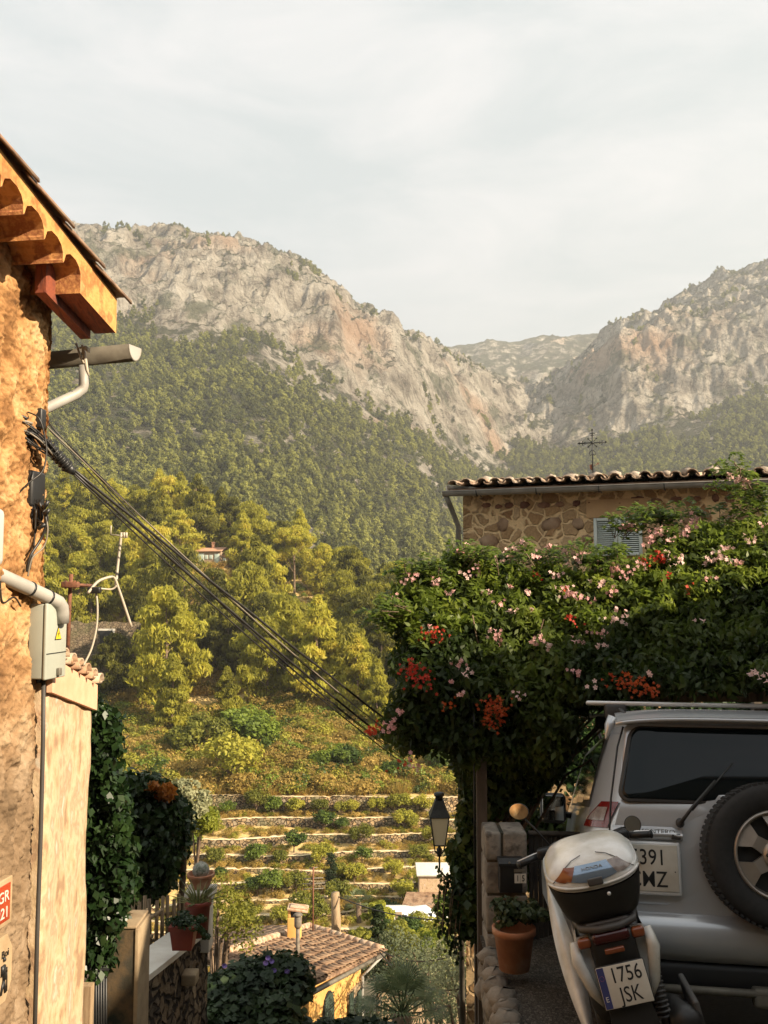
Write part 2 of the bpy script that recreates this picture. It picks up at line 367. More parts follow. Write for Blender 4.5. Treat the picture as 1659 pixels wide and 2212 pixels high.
r5 = ramp(n, [(.54, (0, 0, 0)), (.60, (.75, .75, .75))]); l(a5.outputs['Fac'], r5.inputs[0])
mo3 = N(n, 'ShaderNodeMix', data_type='RGBA'); l(r5.outputs[0], mo3.inputs[0]); l(mo2.outputs[2], mo3.inputs[6]); mo3.inputs[7].default_value = (.10, .11, .06, 1)
mp6 = N(n, 'ShaderNodeMapping', ins={'Scale': (1, 1, .38)}); l(t.outputs['Object'], mp6.inputs[0])
a6 = N(n, 'ShaderNodeTexNoise', ins={'Scale': .055, 'Detail': 9, 'Roughness': .6, 'Distortion': .6}); l(mp6.outputs[0], a6.inputs['Vector'])
r6 = ramp(n, [(.465, (1, 1, 1)), (.495, (.36, .34, .32)), (.525, (1, 1, 1))]); l(a6.outputs['Fac'], r6.inputs[0])
mo4 = N(n, 'ShaderNodeMix', data_type='RGBA', blend_type='MULTIPLY'); mo4.inputs[0].default_value = .85; l(mo3.outputs[2], mo4.inputs[6]); l(r6.outputs[0], mo4.inputs[7])
l(mo4.outputs[2], b.inputs['Base Color']); b.inputs['Roughness'].default_value = .95; b.inputs['Specular IOR Level'].default_value = .1
a4 = N(n, 'ShaderNodeTexNoise', ins={'Scale': .22, 'Detail': 9, 'Roughness': .72}); l(t.outputs['Object'], a4.inputs['Vector'])
v4 = N(n, 'ShaderNodeTexVoronoi', feature='DISTANCE_TO_EDGE', ins={'Scale': .09, 'Detail': 3.0, 'Roughness': .7}); l(t.outputs['Object'], v4.inputs['Vector'])
av = N(n, 'ShaderNodeMath', operation='MULTIPLY_ADD', ins={1: 1.2}); l(v4.outputs['Distance'], av.inputs[0]); l(a4.outputs['Fac'], av.inputs[2])
bp = N(n, 'ShaderNodeBump', ins={'Strength': 1.0, 'Distance': 9.0}); l(av.outputs[0], bp.inputs['Height']); l(bp.outputs[0], b.inputs['Normal'])

m_hill = M('dry hillside earth', (.28, .19, .07), .95, c2=[(.48, .33, .12), (.60, .43, .17), (.44, .33, .20)], scale=.25, bump=.25, bscale=1.2, detail=8, lo=.3, hi=.7)
m_terr = M('dry terrace grass', (.20, .15, .065), .95, c2=[(.34, .26, .11), (.46, .36, .17)], scale=.8, bump=.08, bscale=5, lo=.35, hi=.7)
m_ground = M('valley ground', (.07, .065, .04), .95, c2=[(.12, .10, .06), (.2, .16, .1)], scale=.7, bump=.05, bscale=6)

us = np.concatenate([np.arange(-500, -60, 20), np.arange(-60, 1720, 3.0), np.arange(1720, 2300, 20)])
sheet('mountain', mount_z, us, np.concatenate([np.arange(240, 700, 9.), np.arange(700, 1200, 1.9), np.arange(1200, 1500, 3.5), np.geomspace(1500, 2400, 16)]), m_rock)
def back_z(u, D):
    u = np.asarray(u, float); vr = np.interp(u, [300, 900, 944, 989, 1030, 1065, 1090, 1120, 1150, 1186, 1240, 1307, 1420, 1700], [820, 762, 757, 751, 748, 741, 745, 746, 736, 731, 730, 727, 735, 760.])
    Ds = np.broadcast_to(np.array([1500, 1750, 2150, 2400, 3600.]), u.shape + (5,)); zr = Zof(vr, 2150)
    Zs = np.stack([zr * 0 + 200, Zof(vr + 95, 1750), zr, zr - 60, zr - 800], -1); z = rowinterp(D, Ds, Zs); X = Xof(u, D)
    atr = 1 - .85 * np.exp(-((D - 2150) / 60.) ** 2)
    return z + atr * 30 * fbm(np.stack([X / 120, D / 150, X * 0], -1), 4, True) + 7 * fbm(np.stack([X / 30, D / 30, X * 0], -1), 4, True)
sheet('distant_ridge_hills', back_z, np.arange(300, 1700, 6.), np.concatenate([np.arange(1500, 2200, 12.), np.geomspace(2200, 3600, 8)]), m_rock)
ush = np.concatenate([np.arange(-500, 0, 25), np.arange(0, 1700, 5.0), np.arange(1700, 2300, 25)])
sheet('terraced_hillside', hill_z, ush, np.concatenate([np.arange(66, 86.5, .22), np.arange(86.5, 130, .8), np.arange(130, 260, 2.), np.geomspace(260, 480, 8)]), m_hill)
X_, Y_ = np.meshgrid(np.linspace(-90, 90, 90), np.concatenate([np.linspace(-30, 15, 46), np.linspace(15.5, 68, 60)]))
Z_ = gz(Y_) + np.where(Y_ > 20, .5 * noise(np.stack([X_ / 6, Y_ / 6, X_ * 0], -1)), 0)
nx = 90; i = (np.arange(len(X_) - 1)[:, None] * nx + np.arange(nx - 1)[None]).ravel()
link('ground', fastmesh('ground', np.stack([X_, Y_, Z_], -1).reshape(-1, 3), np.stack([i, i + 1, i + nx + 1, i + nx], -1), m_ground, True))['kind'] = 'structure'

# ---- terrace walls: dry stone, each its own wall, with a paler coping lip
m_dry = STONE('dry stone', [(.20, .13, .07), (.30, .20, .10), (.42, .29, .15), (.16, .12, .08), (.36, .28, .18)], (.05, .035, .02), 3.4, .12, .10, dirt=(.12, .12, .05))
m_lip = M('pale coping', (.58, .44, .24), .9, c2=(.70, .57, .36), scale=1.5)
ulabel = ['lowest stone terrace wall just behind the tiled roof', 'second stone terrace wall up from the valley floor', 'third stone terrace wall up, level with the small cypress', 'fourth stone terrace wall up from the valley floor', 'middle stone terrace wall with four terraces above and below', 'stone terrace wall just above the middle one', 'third stone terrace wall down from the uppermost', 'stone terrace wall just below the uppermost one', 'uppermost stone terrace wall under the dry golden scrub']
for k in range(NTER):
    uu = np.arange(-260, 1240, 7.0); Dk = terD(k, uu); zt = TZ[k] + .10 + .05 * noise(np.stack([uu / 16, uu * 0 + k * 7, uu * 0], -1)) ; zb = (TZ[k - 1] if k else -26) - .5
    gaps = fbm(np.stack([uu / 60, uu * 0 + k * 3.3, uu * 0], -1), 3); zt = zt - np.clip(gaps - .35, 0, 1) * 1.5
    V = []; 
    for dD, zz in ((-.32, np.full_like(uu, zb)), (-.2, zt), (.42, zt - .02), (.5, zt - .8)):
        D = Dk + dD + .04 * rng.normal(size=len(uu)); V.append(np.stack([Xof(uu, D), D, zz + .02 * rng.normal(size=len(uu))], -1))
    V = np.stack(V, 1).reshape(-1, 3); i = (np.arange(len(uu) - 1)[:, None] * 4 + np.arange(3)[None]).ravel()
    me = fastmesh('terrace_wall', V, np.stack([i, i + 4, i + 5, i + 1], -1), m_dry); me.materials.append(m_lip)
    me.polygons.foreach_set('material_index', np.tile([0, 1, 0], len(uu) - 1).astype(np.int32))
    tag(link('terrace_wall', me), ulabel[k], 'stone wall', 'dry stone walls of the terraced hillside')

# ================================================================ TREES
m_pine = LEAF('pine needles', (.10, .10, .014), (.46, .43, .05), .52, .6, .55, third=(.60, .48, .07))
m_pinefar = LEAF('far pine needles', (.12, .13, .036), (.36, .36, .085), .38, .6, .25)
m_oak = LEAF('holm oak leaves', (.075, .09, .028), (.16, .17, .05), .3, .6, .3)
m_olive = LEAF('terrace tree leaves', (.15, .16, .025), (.40, .38, .05), .45, .6, .8, third=(.45, .38, .06))
m_citrus = LEAF('citrus leaves', (.05, .085, .014), (.19, .25, .03), .4, .5, .8)
m_scrub = LEAF('dry scrub', (.28, .20, .05), (.52, .37, .10), .45, .8, .5, third=(.66, .48, .17))
m_cyp = LEAF('cypress needles', (.008, .018, .006), (.035, .055, .012), .2, .7, 1.5)
m_bark = M('pine bark', (.10, .06, .035), .9, c2=(.24, .17, .11), scale=3, bump=.05)
def pine_clumps(h, w, rg, kind):
    out = []; n = {'cone': 46, 'round': 42, 'umbrella': 40, 'far': 20}[kind]
    for i in range(n):
        f = (i + .5) / n; a = rg.random() * 6.283
        if kind == 'umbrella':
            rr = w * math.sqrt(rg.random()); z = h * (.80 + .18 * math.cos(min(1, rr / w) * 1.5) - .0) + rg.normal() * .25; s = rg.uniform(.9, 1.3)
            if rg.random() < .3: z -= h * rg.uniform(.1, .3); rr *= .8
        else:
            prof = ((1 - f) ** .75 if kind == 'cone' else math.sqrt(1 - f * f)) * (min(1, .35 + f * 4)); rr = w * prof * rg.uniform(.35, 1.08); z = h * (.14 + .84 * f); s = (1 - f * (.55 if kind == 'cone' else .25)) * rg.uniform(.55, 1.35) * w / 2.6
        out.append((rr * math.cos(a), rr * math.sin(a), z, s, s, s * rg.uniform(.5, .75)))
    out.append((0, 0, h * .97, .35 * w / 2.6, .35 * w / 2.6, .7))
    return out
def pine_trunk(h, rg, kind, clumps):
    mb = MB(); k = .018 * h; lean = rg.normal(size=2) * .04 * h
    ax = lambda f: Vector((lean[0] * f * f, lean[1] * f * f, -1.0 + f * (h + .4)))
    mb.tube([ax(f) for f in (0, .1, .3, .5, .7, .9)], [k * 1.3, k, k * .85, k * .65, k * .4, k * .15], 7)
    for c in clumps[::(2 if kind == 'umbrella' else 3)]:
        e = Vector(c[:3]); f0 = max(.12, min(.9, (e.z - (.18 * h if kind == 'umbrella' else .07 * h)) / h)); s = ax(f0); mb.tube([s, s.lerp(e, .5) + Vector((0, 0, .15)), e], [k * .3, k * .2, k * .07], 5, False)
    return mb
def make_crown(name, cl, per, size, mat, seed, **kw):
    rg = np.random.default_rng(seed); V, F = clumpcloud(cl, per, size, rg, **kw); return fastmesh(name, V, F, mat)
# variants
PINES = []
for s, (kind, h, wd) in enumerate([('round', 9, 3.3), ('round', 7.5, 3.1), ('cone', 10, 3.2), ('round', 9, 3.9), ('cone', 8, 2.7), ('round', 6.5, 3.3)]):
    rg = np.random.default_rng(50 + s); cl = pine_clumps(h, wd, rg, kind)
    PINES.append((make_crown('crown', cl, 210, .15, m_pine, s, nb=.5, up=.15, aspect=3.4, droop=np.array([0, 0, 1.0]), fold=.15), pine_trunk(h, rg, kind, cl), h))
rg = np.random.default_rng(99); clu = pine_clumps(12, 3.9, rg, 'umbrella'); UMB = (make_crown('crown', clu, 260, .15, m_pine, 77, nb=.5, up=.3, aspect=3.0, droop=np.array([0, 0, .7]), fold=.15), pine_trunk(12, rg, 'umbrella', clu), 12)
def proto_tree(name, V, label, cat, group):
    me, tr, h = V; o = empty(name, (0, 0, 0), label, cat, group); link('crown', me, o); tr.build('trunk', m_bark, o, recalc=False); return o
def place(o, loc, s=1, rz=None, sz=None): o.location = loc; o.scale = (s, s, sz or s); o.rotation_euler = (0, 0, rng.random() * 6.28 if rz is None else rz); return o
PR = [proto_tree('pine_tree', v, 'x', 'pine tree', 'pines on the near hillside') for v in PINES]
used = [False] * len(PR)
hero = [  # vx, vy of the foot, D, height, variant, label
    (490, 1560, 104, 7.9, 2, 'bright green cone-shaped pine standing alone in front of darker pines'),
    (370, 1605, 103, 8.6, 4, 'yellow-green pine left of the bright cone-shaped pine, above the grey shrubs'),
    (240, 1500, 112, 7.5, 1, 'dark bushy pine beside the ruined stone hut'),
    (770, 1570, 108, 9.5, 2, 'tall pine crossed by the overhead cables, right of the dry clearing'),
    (365, 1470, 118, 9.0, 3, 'broad golden pine rising right of the window of the stone ruin'),
    (815, 1560, 105, 7.5, 4, 'slim bright pine close to the flowering vine edge'),
    (640, 1440, 124, 9.0, 1, 'bushy pine midway down the slope under the umbrella pine'),
    (700, 1475, 118, 8.0, 5, 'low wide pine right above the cables on the lower slope'),
    (570, 1440, 128, 9.0, 3, 'wide pine directly above the bright cone-shaped pine'),
    (780, 1300, 150, 9.0, 1, 'round-topped pine with bare pale stems above the rock outcrop'),
    (860, 1575, 98, 5.0, 4, 'small light green pine beside the red blossoms at the vine edge'),
]
placed = []
def put_pine(k, loc, s, label, sz=None):
    o = PR[k] if not used[k] else copy_tree(PR[k]); used[k] = True
    o['label'] = label; place(o, loc, s, None, sz); placed.append((loc[0], loc[1])); return o
for vx, vy, D, h, k, lb in hero:
    p = P(vx, vy, D); put_pine(k, (p.x, D, float(hill_z(vx, D)) - .2), h / PINES[k][2], lb)
o = proto_tree('umbrella_pine', UMB, 'tall umbrella pine with a flat spreading crown and bare trunk on the hill', 'pine tree', None)
place(o, (P(636, 1290, 168).x, 168, float(hill_z(636, 168))), 1.0, .4)
where = lambda u, vy: ('beside the ruin' if u < 300 else 'around the hill house' if u < 520 else 'under the umbrella pine' if u < 720 else 'near the flowering vine') + (', uppermost' if vy < 1230 else ', upper slope' if vy < 1320 else ', halfway up' if vy < 1400 else ', lower slope' if vy < 1480 else ', lowest')
cnt = 0; tries = 0; kinds_ = ['bushy', 'broad bushy', 'tall cone-shaped', 'large round-topped', 'small cone-shaped', 'low rounded']
while cnt < 185 and tries < 9000:
    tries += 1; u = rng.uniform(-60, 1010); Dc = np.interp(u, HU, HT[:, 4]); D = rng.uniform(101, Dc + 12)
    z = float(hill_z(u, D)); vy = VYof(z, D); x = float(Xof(u, D))
    if 560 < u < 860 and vy > 1545 - (u - 560) * .02: continue
    if 690 < u < 860 and 1290 < vy < 1400 and rng.random() < .75: continue
    if 395 < u < 508 and 1195 < vy < 1350: continue
    if 595 < u < 690 and 1268 < vy < 1375: continue
    if 120 < u < 300 and 1372 < vy < 1515: continue
    if 430 < u < 560 and vy > 1480: continue
    sk = False
    for ua, ub, vbt, Dt in ((405, 500, 1222, 178), (605, 690, 1290, 168), (160, 285, 1400, 118), (470, 515, 1565, 104)):
        if D < Dt - 1 and ua - 3.2 / D * 2000 < u < ub + 3.2 / D * 2000 and vy - 11.0 / D * 2000 < vbt and vy > vbt - 10: sk = True
    if sk: continue
    if vy > 1600 or (vy > 1540 and u > 200 and rng.random() < .6): continue
    mind = 4.0
    if any((x - a) ** 2 + (D - b_) ** 2 < mind ** 2 for a, b_ in placed): continue
    k = int(rng.integers(0, 6)); s = rng.uniform(.95, 1.6); put_pine(k, (x, D, z - .3), s, '%s pine %s' % (kinds_[k], where(u, vy))); cnt += 1

# ---- instanced masses (nobody could count them)
def scatter_obj(name, pts, scl, pick, objs, kind='stuff', label=None):
    me = fastmesh(name, pts, np.zeros((0, 4), np.int32)); n = len(pts)
    for nm, tp, arr in (('scl', 'FLOAT', scl), ('rot', 'FLOAT', rng.random(n) * 6.283), ('pick', 'INT', pick)):
        at = me.attributes.new(nm, tp, 'POINT'); at.data.foreach_set('value', np.asarray(arr, np.float32 if tp == 'FLOAT' else np.int32))
    o = link(name, me); ng = bpy.data.node_groups.new(name, 'GeometryNodeTree')
    ng.interface.new_socket('Geometry', in_out='INPUT', socket_type='NodeSocketGeometry'); ng.interface.new_socket('Geometry', in_out='OUTPUT', socket_type='NodeSocketGeometry')
    gi = ng.nodes.new('NodeGroupInput'); go = ng.nodes.new('NodeGroupOutput'); ip = ng.nodes.new('GeometryNodeInstanceOnPoints'); jn = ng.nodes.new('GeometryNodeJoinGeometry')
    for q in objs:
        oi = ng.nodes.new('GeometryNodeObjectInfo'); oi.inputs['Object'].default_value = q; oi.inputs['As Instance'].default_value = True; ng.links.new(oi.outputs['Geometry'], jn.inputs[0])
    def at(nm, tp):
        a = ng.nodes.new('GeometryNodeInputNamedAttribute'); a.data_type = tp; a.inputs[0].default_value = nm; return a.outputs[0]
    cx = ng.nodes.new('ShaderNodeCombineXYZ'); ng.links.new(at('rot', 'FLOAT'), cx.inputs[2])
    ip.inputs['Pick Instance'].default_value = True
    ng.links.new(gi.outputs[0], ip.inputs['Points']); ng.links.new(jn.outputs[0], ip.inputs['Instance']); ng.links.new(at('pick', 'INT'), ip.inputs['Instance Index'])
    ng.links.new(cx.outputs[0], ip.inputs['Rotation']); ng.links.new(at('scl', 'FLOAT'), ip.inputs['Scale']); ng.links.new(ip.outputs[0], go.inputs[0])
    md = o.modifiers.new('scatter', 'NODES'); md.node_group = ng; tag(o, label=label, kind=kind); return o
def hidden(name, me): return bpy.data.objects.new(name, me)      # source meshes, never linked into the scene
FAR = []
for s in range(4):
    rg = np.random.default_rng(200 + s); cl = pine_clumps(9, 2.9, rg, 'far'); FAR.append(hidden('far_pine', make_crown('far_pine', cl, 44, .40, m_pinefar, 300 + s, nb=.6, up=.2, aspect=2.4, droop=np.array([0, 0, .8]), fold=.2)))
for s in range(2):
    rg = np.random.default_rng(220 + s); cl = [(rg.normal() * 1.3, rg.normal() * 1.3, 1.6 + rg.normal() * .7, 1.5, 1.5, 1.2) for _ in range(12)]; FAR.append(hidden('far_oak', make_crown('far_oak', cl, 30, .6, m_oak, 320 + s, nb=.7, up=.3, aspect=1.3)))
n = 60000; D = np.sqrt(rng.uniform(255 ** 2, 1400 ** 2, n)); u = rng.uniform(-120, 1760, n); z = mount_z(u, D); vy = VYof(z, D)
T = interp_rows(u, MU, MT); vb = T[:, 1]; X = Xof(u, D)
edge = (vy - vb) / 60 + 1.1 * fbm(np.stack([X / 60, D / 60, X * 0], -1), 4) * 2
eps = 4.0; slope = (mount_z(u, D + eps) - mount_z(u, D - eps)) / (2 * eps)
dens = np.clip(edge, 0, 1) * np.where(slope > 1.6, .25, 1); up_ = (vy <= vb + 20)
dens = np.where(up_ & (slope < 1.5), np.maximum(dens, np.clip(fbm(np.stack([X / 30, D / 40, X * 0 + 9], -1), 4) * 5 - 1.0, 0, .9)), dens)
bare = fbm(np.stack([X / 40, D / 55, X * 0 + 31], -1), 3); dens = np.where((bare > .36) & (u > 480), dens * .15, dens)
# even planting: about one crown per 25 m2
area = (1880 / 2000) / 2 * (1400 ** 2 - 255 ** 2); dens *= min(1, (area / 22.) / n)
keep = (rng.random(n) < dens) & (z < Zof(T[:, 0], T[:, 2]) + 30)
u, D, z, vy, vb, X = (q[keep] for q in (u, D, z, vy, vb, X))
oak = (fbm(np.stack([X / 90, D / 90, X * 0 + 5], -1), 3) + np.where(u > 880, .25, -.05) + np.where((vy > 900) & (u < 380), .35, 0) > .12) | (vy < vb - 10)
pick = np.where(oak, rng.integers(4, 6, len(u)), rng.integers(0, 4, len(u))); scl = np.where(oak, rng.uniform(.7, 1.3, len(u)), rng.uniform(.55, 1.15, len(u))) * np.where(vy < vb - 20, .75, 1)
print('FAR TREES', len(u))
scatter_obj('mountain_forest', np.stack([X, D, z - .6], -1), scl, pick, FAR)
# mass of crowns behind the hill's crest, down to the foot of the mountain
n = 2600; u = rng.uniform(-80, 1100, n); D = rng.uniform(0, 1, n); Dc = np.interp(u, HU, HT[:, 4]); D = Dc + 14 + D * (300 - Dc); z = np.maximum(hill_z(u, D), mount_z(u, np.maximum(D, 240)) - np.where(D < 240, 60, 0))
scatter_obj('valley_forest', np.stack([Xof(u, D), D, z - .4], -1), rng.uniform(.6, 1.05, n), rng.integers(0, 4, n), FAR)
# scrub and dry grass of the hillside
SC = []
for s in range(3):
    rg = np.random.default_rng(400 + s); cl = [(rg.normal() * .6, rg.normal() * .6, .5 + abs(rg.normal()) * .35, .6, .6, .45) for _ in range(8)]; SC.append(hidden('scrub', make_crown('scrub', cl, 60, .14, [m_scrub, m_olive, m_citrus][s], 410 + s, nb=.5, up=.4, aspect=1.7)))
for s in range(2):
    rg = np.random.default_rng(430 + s); k = 240; base = rg.normal(size=(k, 3)) * [.28, .28, 0]; tip = base * 2.3 + np.stack([rg.normal(size=k) * .1, rg.normal(size=k) * .1, .6 + .6 * rg.random(k)], -1)
    sd_ = np.stack([rg.normal(size=k), rg.normal(size=k), np.zeros(k)], -1) * .03; V = np.stack([base - sd_, base + sd_, tip], 1).reshape(-1, 3); SC.append(hidden('grass_tuft', fastmesh('grass_tuft', V, np.arange(3 * k).reshape(k, 3), m_scrub)))
n = 8200; u = rng.uniform(-350, 1150, n); D = rng.uniform(85, 112, n) ; far_ = rng.random(n) < .35; D = np.where(far_, rng.uniform(105, 190, n), D); z = hill_z(u, D)
pk = rng.choice([0, 0, 0, 0, 1, 2, 3, 3, 4, 4, 3, 4], n); scatter_obj('hillside_undergrowth', np.stack([Xof(u, D), D, z - .08], -1), rng.uniform(.45, 1.15, n), pk, SC)
pts = []
for k in range(-1, NTER - 1):
    m_ = 330; uu = rng.uniform(-200, 1180, m_); d0 = terD(k, uu) + .25 if k >= 0 else uu * 0 + 60; d1 = terD(k + 1, uu) - .45; DD = d0 + (d1 - d0) * rng.random(m_); zz = hill_z(uu, np.maximum(DD, 66.1)) if k >= 0 else gz(DD); pts.append(np.stack([Xof(uu, DD), DD, zz - .05], -1))
pts = np.concatenate(pts); n = len(pts); scatter_obj('terrace_grass', pts, rng.uniform(.12, .42, n), rng.choice([0, 1, 3, 4, 3, 4], n), SC)

# ---- fruit and olive trees of the terraces
TT = []
for s, (h, wd, mt) in enumerate([(2.3, 1.25, m_olive), (2.0, 1.1, m_citrus), (2.8, 1.4, m_olive), (1.7, .95, m_olive), (2.2, 1.3, m_citrus)]):
    rg = np.random.default_rng(500 + s); cl = []
    for _ in range(20):
        a = rg.random() * 6.28; r = wd * math.sqrt(rg.random()) * .8; cl.append((r * math.cos(a), r * math.sin(a), h * (.5 + .42 * rg.random() * math.sqrt(max(.05, 1 - (r / wd) ** 2))), .42 * wd, .42 * wd, .3 * wd))
    mb = MB(); mb.tube([(0, 0, -.3), (.05, 0, h * .25), (0, .04, h * .5)], [.09, .07, .04], 6)
    for c in cl[::3]: mb.tube([(.04, 0, h * .28), (c[0] * .5, c[1] * .5, h * .42), c[:3]], [.045, .03, .012], 5, False)
    TT.append((make_crown('crown', cl, 80, .13, mt, 510 + s, nb=.55, up=.4, aspect=1.7), mb, h, mt))
tp = []
for me, mb, h, mt in TT:
    o = empty('fruit_tree', (0, 0, 0), 'x', 'tree', 'small trees on the terraces'); link('crown', me, o); mb.build('trunk', m_bark, o, recalc=False); tp.append([o, False])
spots = []
fix = [(600, 8, 1), (700, 7, 4), (740, 7, 4), (780, 6, 2), (820, 8, 0), (885, 7, 2), (640, 8, 3), (560, 8, 2), (470, 7, 0), (500, 8, 4), (690, 8, 0), (735, 8, 0), (760, 8, 2), (480, 5, 3), (560, 5, 1), (610, 5, 3), (480, 4, 1), (560, 3, 4), (590, 3, 4), (640, 3, 0),
       (540, 1, 0), (520, 1, 2), (680, 2, 3), (730, 2, 0), (770, 3, 0), (870, 2, 0), (885, 2, 1), (900, 1, 4), (610, 1, 0), (660, 1, 2), (690, 1, 0), (745, 0, 3), (850, 4, 0), (900, 5, 0), (930, 6, 2), (870, 7, 0), (640, 6, 4), (700, 5, 0), (860, 8, 0), (910, 8, 2), (940, 7, 0), (460, 1, 3), (300, 8, 0), (420, 8, 2), (330, 7, 3), (420, 6, 1), (400, 7, 4), (980, 4, 0), (430, 2, 0), (840, 1, 4), (800, 0, 0), (930, 3, 0), (790, 5, 4), (740, 4, 3)]
names_t = {0: 'yellow-green', 1: 'dark green', 2: 'tall yellowish', 3: 'small yellowish', 4: 'round green'}
lev = ['valley floor', 'lowest', 'second', 'third', 'fourth', 'fifth', 'sixth', 'seventh', 'topmost']
for u, k, v in fix:
    D = float(terD(k - 1, u)) + .9 if k > 0 else 66.2; z = float(hill_z(u, D)) if k else float(gz(66.2)); o, us_ = tp[v]
    if us_: o = copy_tree(o)
    tp[v][1] = True
    side = 'towards the left end' if u < 500 else 'left of the centre' if u < 640 else 'near the middle' if u < 760 else 'right of the centre' if u < 870 else 'close to the street lamp side'
    o['label'] = '%s tree on the %s terrace, %s' % (names_t[v], lev[k], side); place(o, (float(Xof(u + rng.uniform(-6, 6), D)), D, z - .05), rng.uniform(.5, .9))
# bushes between the wild slope and the terraces
for vx, vy, D, s, v, lb in [(500, 1700, 87, 1.9, 2, 'large grey-green olive tree at the left edge of the wild slope'), (440, 1640, 95, 1.7, 2, 'rounded grey bush below the cone-shaped pine'), (860, 1690, 88, 1.2, 4, 'round green bush on the wild slope above the terraces'),
                            (400, 1650, 94, 1.6, 0, 'twin-crowned grey shrub at the foot of the yellow-green pine'), (750, 1640, 90, 1.5, 1, 'dark green bush under the cables on the wild slope'), (960, 1690, 90, 1.6, 4, 'pale bush just behind the street lamp'), (700, 1650, 90, 1.1, 4, 'small bright round bush on the dry slope'), (555, 1620, 96, 2.0, 1, 'dark spreading bush right of the cone-shaped pine'), (530, 1545, 100, 2.2, 1, 'dark spreading bush low beside the cone-shaped pine')]:
    o = copy_tree(tp[v][0]); o.name = 'hillside_bush'; o['category'] = 'bush'; o['label'] = lb; o['group'] = 'bushes on the wild slope'; p = P(vx, vy, D); place(o, (p.x, D, float(hill_z(vx, D)) - .5), s)

# ================================================================ LEFT: HOUSE CORNER, PLASTER WALL, BOXES, CABLES
m_plast = M('ochre lime plaster', (.46, .21, .055), .9, c2=[(.54, .29, .09), (.34, .13, .035), (.50, .27, .10)], scale=5.5, bump=.012, bscale=14)
m_crag = None
def crag():
    m, n, b = newmat('weathered rendered stone'); l = n.links.new; b.inputs['Roughness'].default_value = .92; b.inputs['Specular IOR Level'].default_value = .15
    t = N(n, 'ShaderNodeTexCoord'); a = N(n, 'ShaderNodeTexNoise', ins={'Scale': 3.2, 'Detail': 9, 'Roughness': .68}); l(t.outputs['Object'], a.inputs['Vector'])
    r = ramp(n, [(.30, (.11, .055, .025)), (.42, (.26, .13, .05)), (.52, (.42, .23, .095)), (.62, (.52, .34, .17)), (.75, (.40, .31, .21))]); l(a.outputs['Fac'], r.inputs[0])
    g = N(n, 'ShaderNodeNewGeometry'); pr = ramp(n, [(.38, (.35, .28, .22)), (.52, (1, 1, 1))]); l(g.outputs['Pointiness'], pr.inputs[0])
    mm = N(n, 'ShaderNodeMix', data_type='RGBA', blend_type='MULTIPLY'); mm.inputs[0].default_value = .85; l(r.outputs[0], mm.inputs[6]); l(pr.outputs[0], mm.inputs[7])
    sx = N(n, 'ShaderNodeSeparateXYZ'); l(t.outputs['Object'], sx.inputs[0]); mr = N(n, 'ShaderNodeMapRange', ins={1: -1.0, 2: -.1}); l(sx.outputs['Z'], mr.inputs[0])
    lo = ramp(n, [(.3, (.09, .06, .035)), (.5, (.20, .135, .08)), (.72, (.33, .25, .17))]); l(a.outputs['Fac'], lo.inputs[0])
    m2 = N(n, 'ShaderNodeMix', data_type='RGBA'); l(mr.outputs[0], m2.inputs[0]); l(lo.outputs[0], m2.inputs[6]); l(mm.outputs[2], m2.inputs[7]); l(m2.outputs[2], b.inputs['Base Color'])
    f = N(n, 'ShaderNodeTexNoise', ins={'Scale': 40, 'Detail': 8, 'Roughness': .7}); l(t.outputs['Object'], f.inputs['Vector'])
    bp = N(n, 'ShaderNodeBump', ins={'Strength': 1, 'Distance': .008}); l(f.outputs['Fac'], bp.inputs['Height']); l(bp.outputs[0], b.inputs['Normal']); return m
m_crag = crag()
m_pale = M('pale peeling plaster', (.30, .19, .11), .9, c2=[(.42, .30, .17), (.52, .39, .25), (.40, .25, .15), (.50, .44, .34)], scale=6.0, bump=.012, bscale=16, stretch=(1, 1, .65), lo=.36, hi=.66, detail=10)
m_pink = M('salmon render', (.62, .33, .20), .9, c2=(.70, .42, .27), scale=6, bump=.003)
m_tile = M('aged clay tile', (.26, .15, .09), .85, c2=[(.40, .24, .14), (.48, .36, .25), (.20, .15, .11)], scale=4, bump=.006, bscale=30)
m_tiledark = M('dark clay tile', (.10, .06, .04), .85, c2=[(.22, .13, .08), (.32, .22, .14)], scale=6, bump=.005, bscale=30)
m_redwood = M('red stained eave board', (.14, .03, .015), .75, c2=[(.24, .06, .025), (.10, .03, .02)], scale=9, stretch=(6, 1, 1), bump=.004)
m_zinc = M('weathered zinc', (.13, .115, .09), .6, .3, c2=(.21, .19, .15), scale=8)
m_pipe = M('grey pvc pipe', (.27, .255, .23), .5, 0, c2=(.36, .34, .30), scale=5)
m_cable = M('black cable rubber', (.018, .016, .014), .45)
m_cableb = M('faded cable', (.20, .17, .13), .5)
m_box = M('grey enamel', (.30, .315, .27), .4, 0, c2=(.36, .375, .32), scale=3)
m_black = M('black plastic', (.012, .012, .012), .45)
m_rust = M('rusty steel', (.10, .035, .02), .8, c2=[(.20, .08, .04), (.07, .03, .02)], scale=18, bump=.002)
m_white = M('off-white tube', (.42, .37, .29), .5)
W0 = P(100, 1270, 5.1); WD = Vector((.14, 1, 0)).normalized(); WN = Vector((WD.y, -WD.x, 0))   # along the street, out of the wall
def WP(t, out, z): v = W0 - WD * t + WN * out; return Vector((v.x, v.y, z))
house = empty('stone_house', (W0.x, W0.y, -3.2), 'ochre rendered stone house corner with a sloping tiled eave, at the left edge', 'house')
inv = Matrix.Translation((-W0.x, -W0.y, 3.2))
def hb(mb, name, mat, parent=house): 
    o = mb.build(name, mat, parent); o.matrix_parent_inverse = Matrix.Translation(-Vector(parent.location)); return o
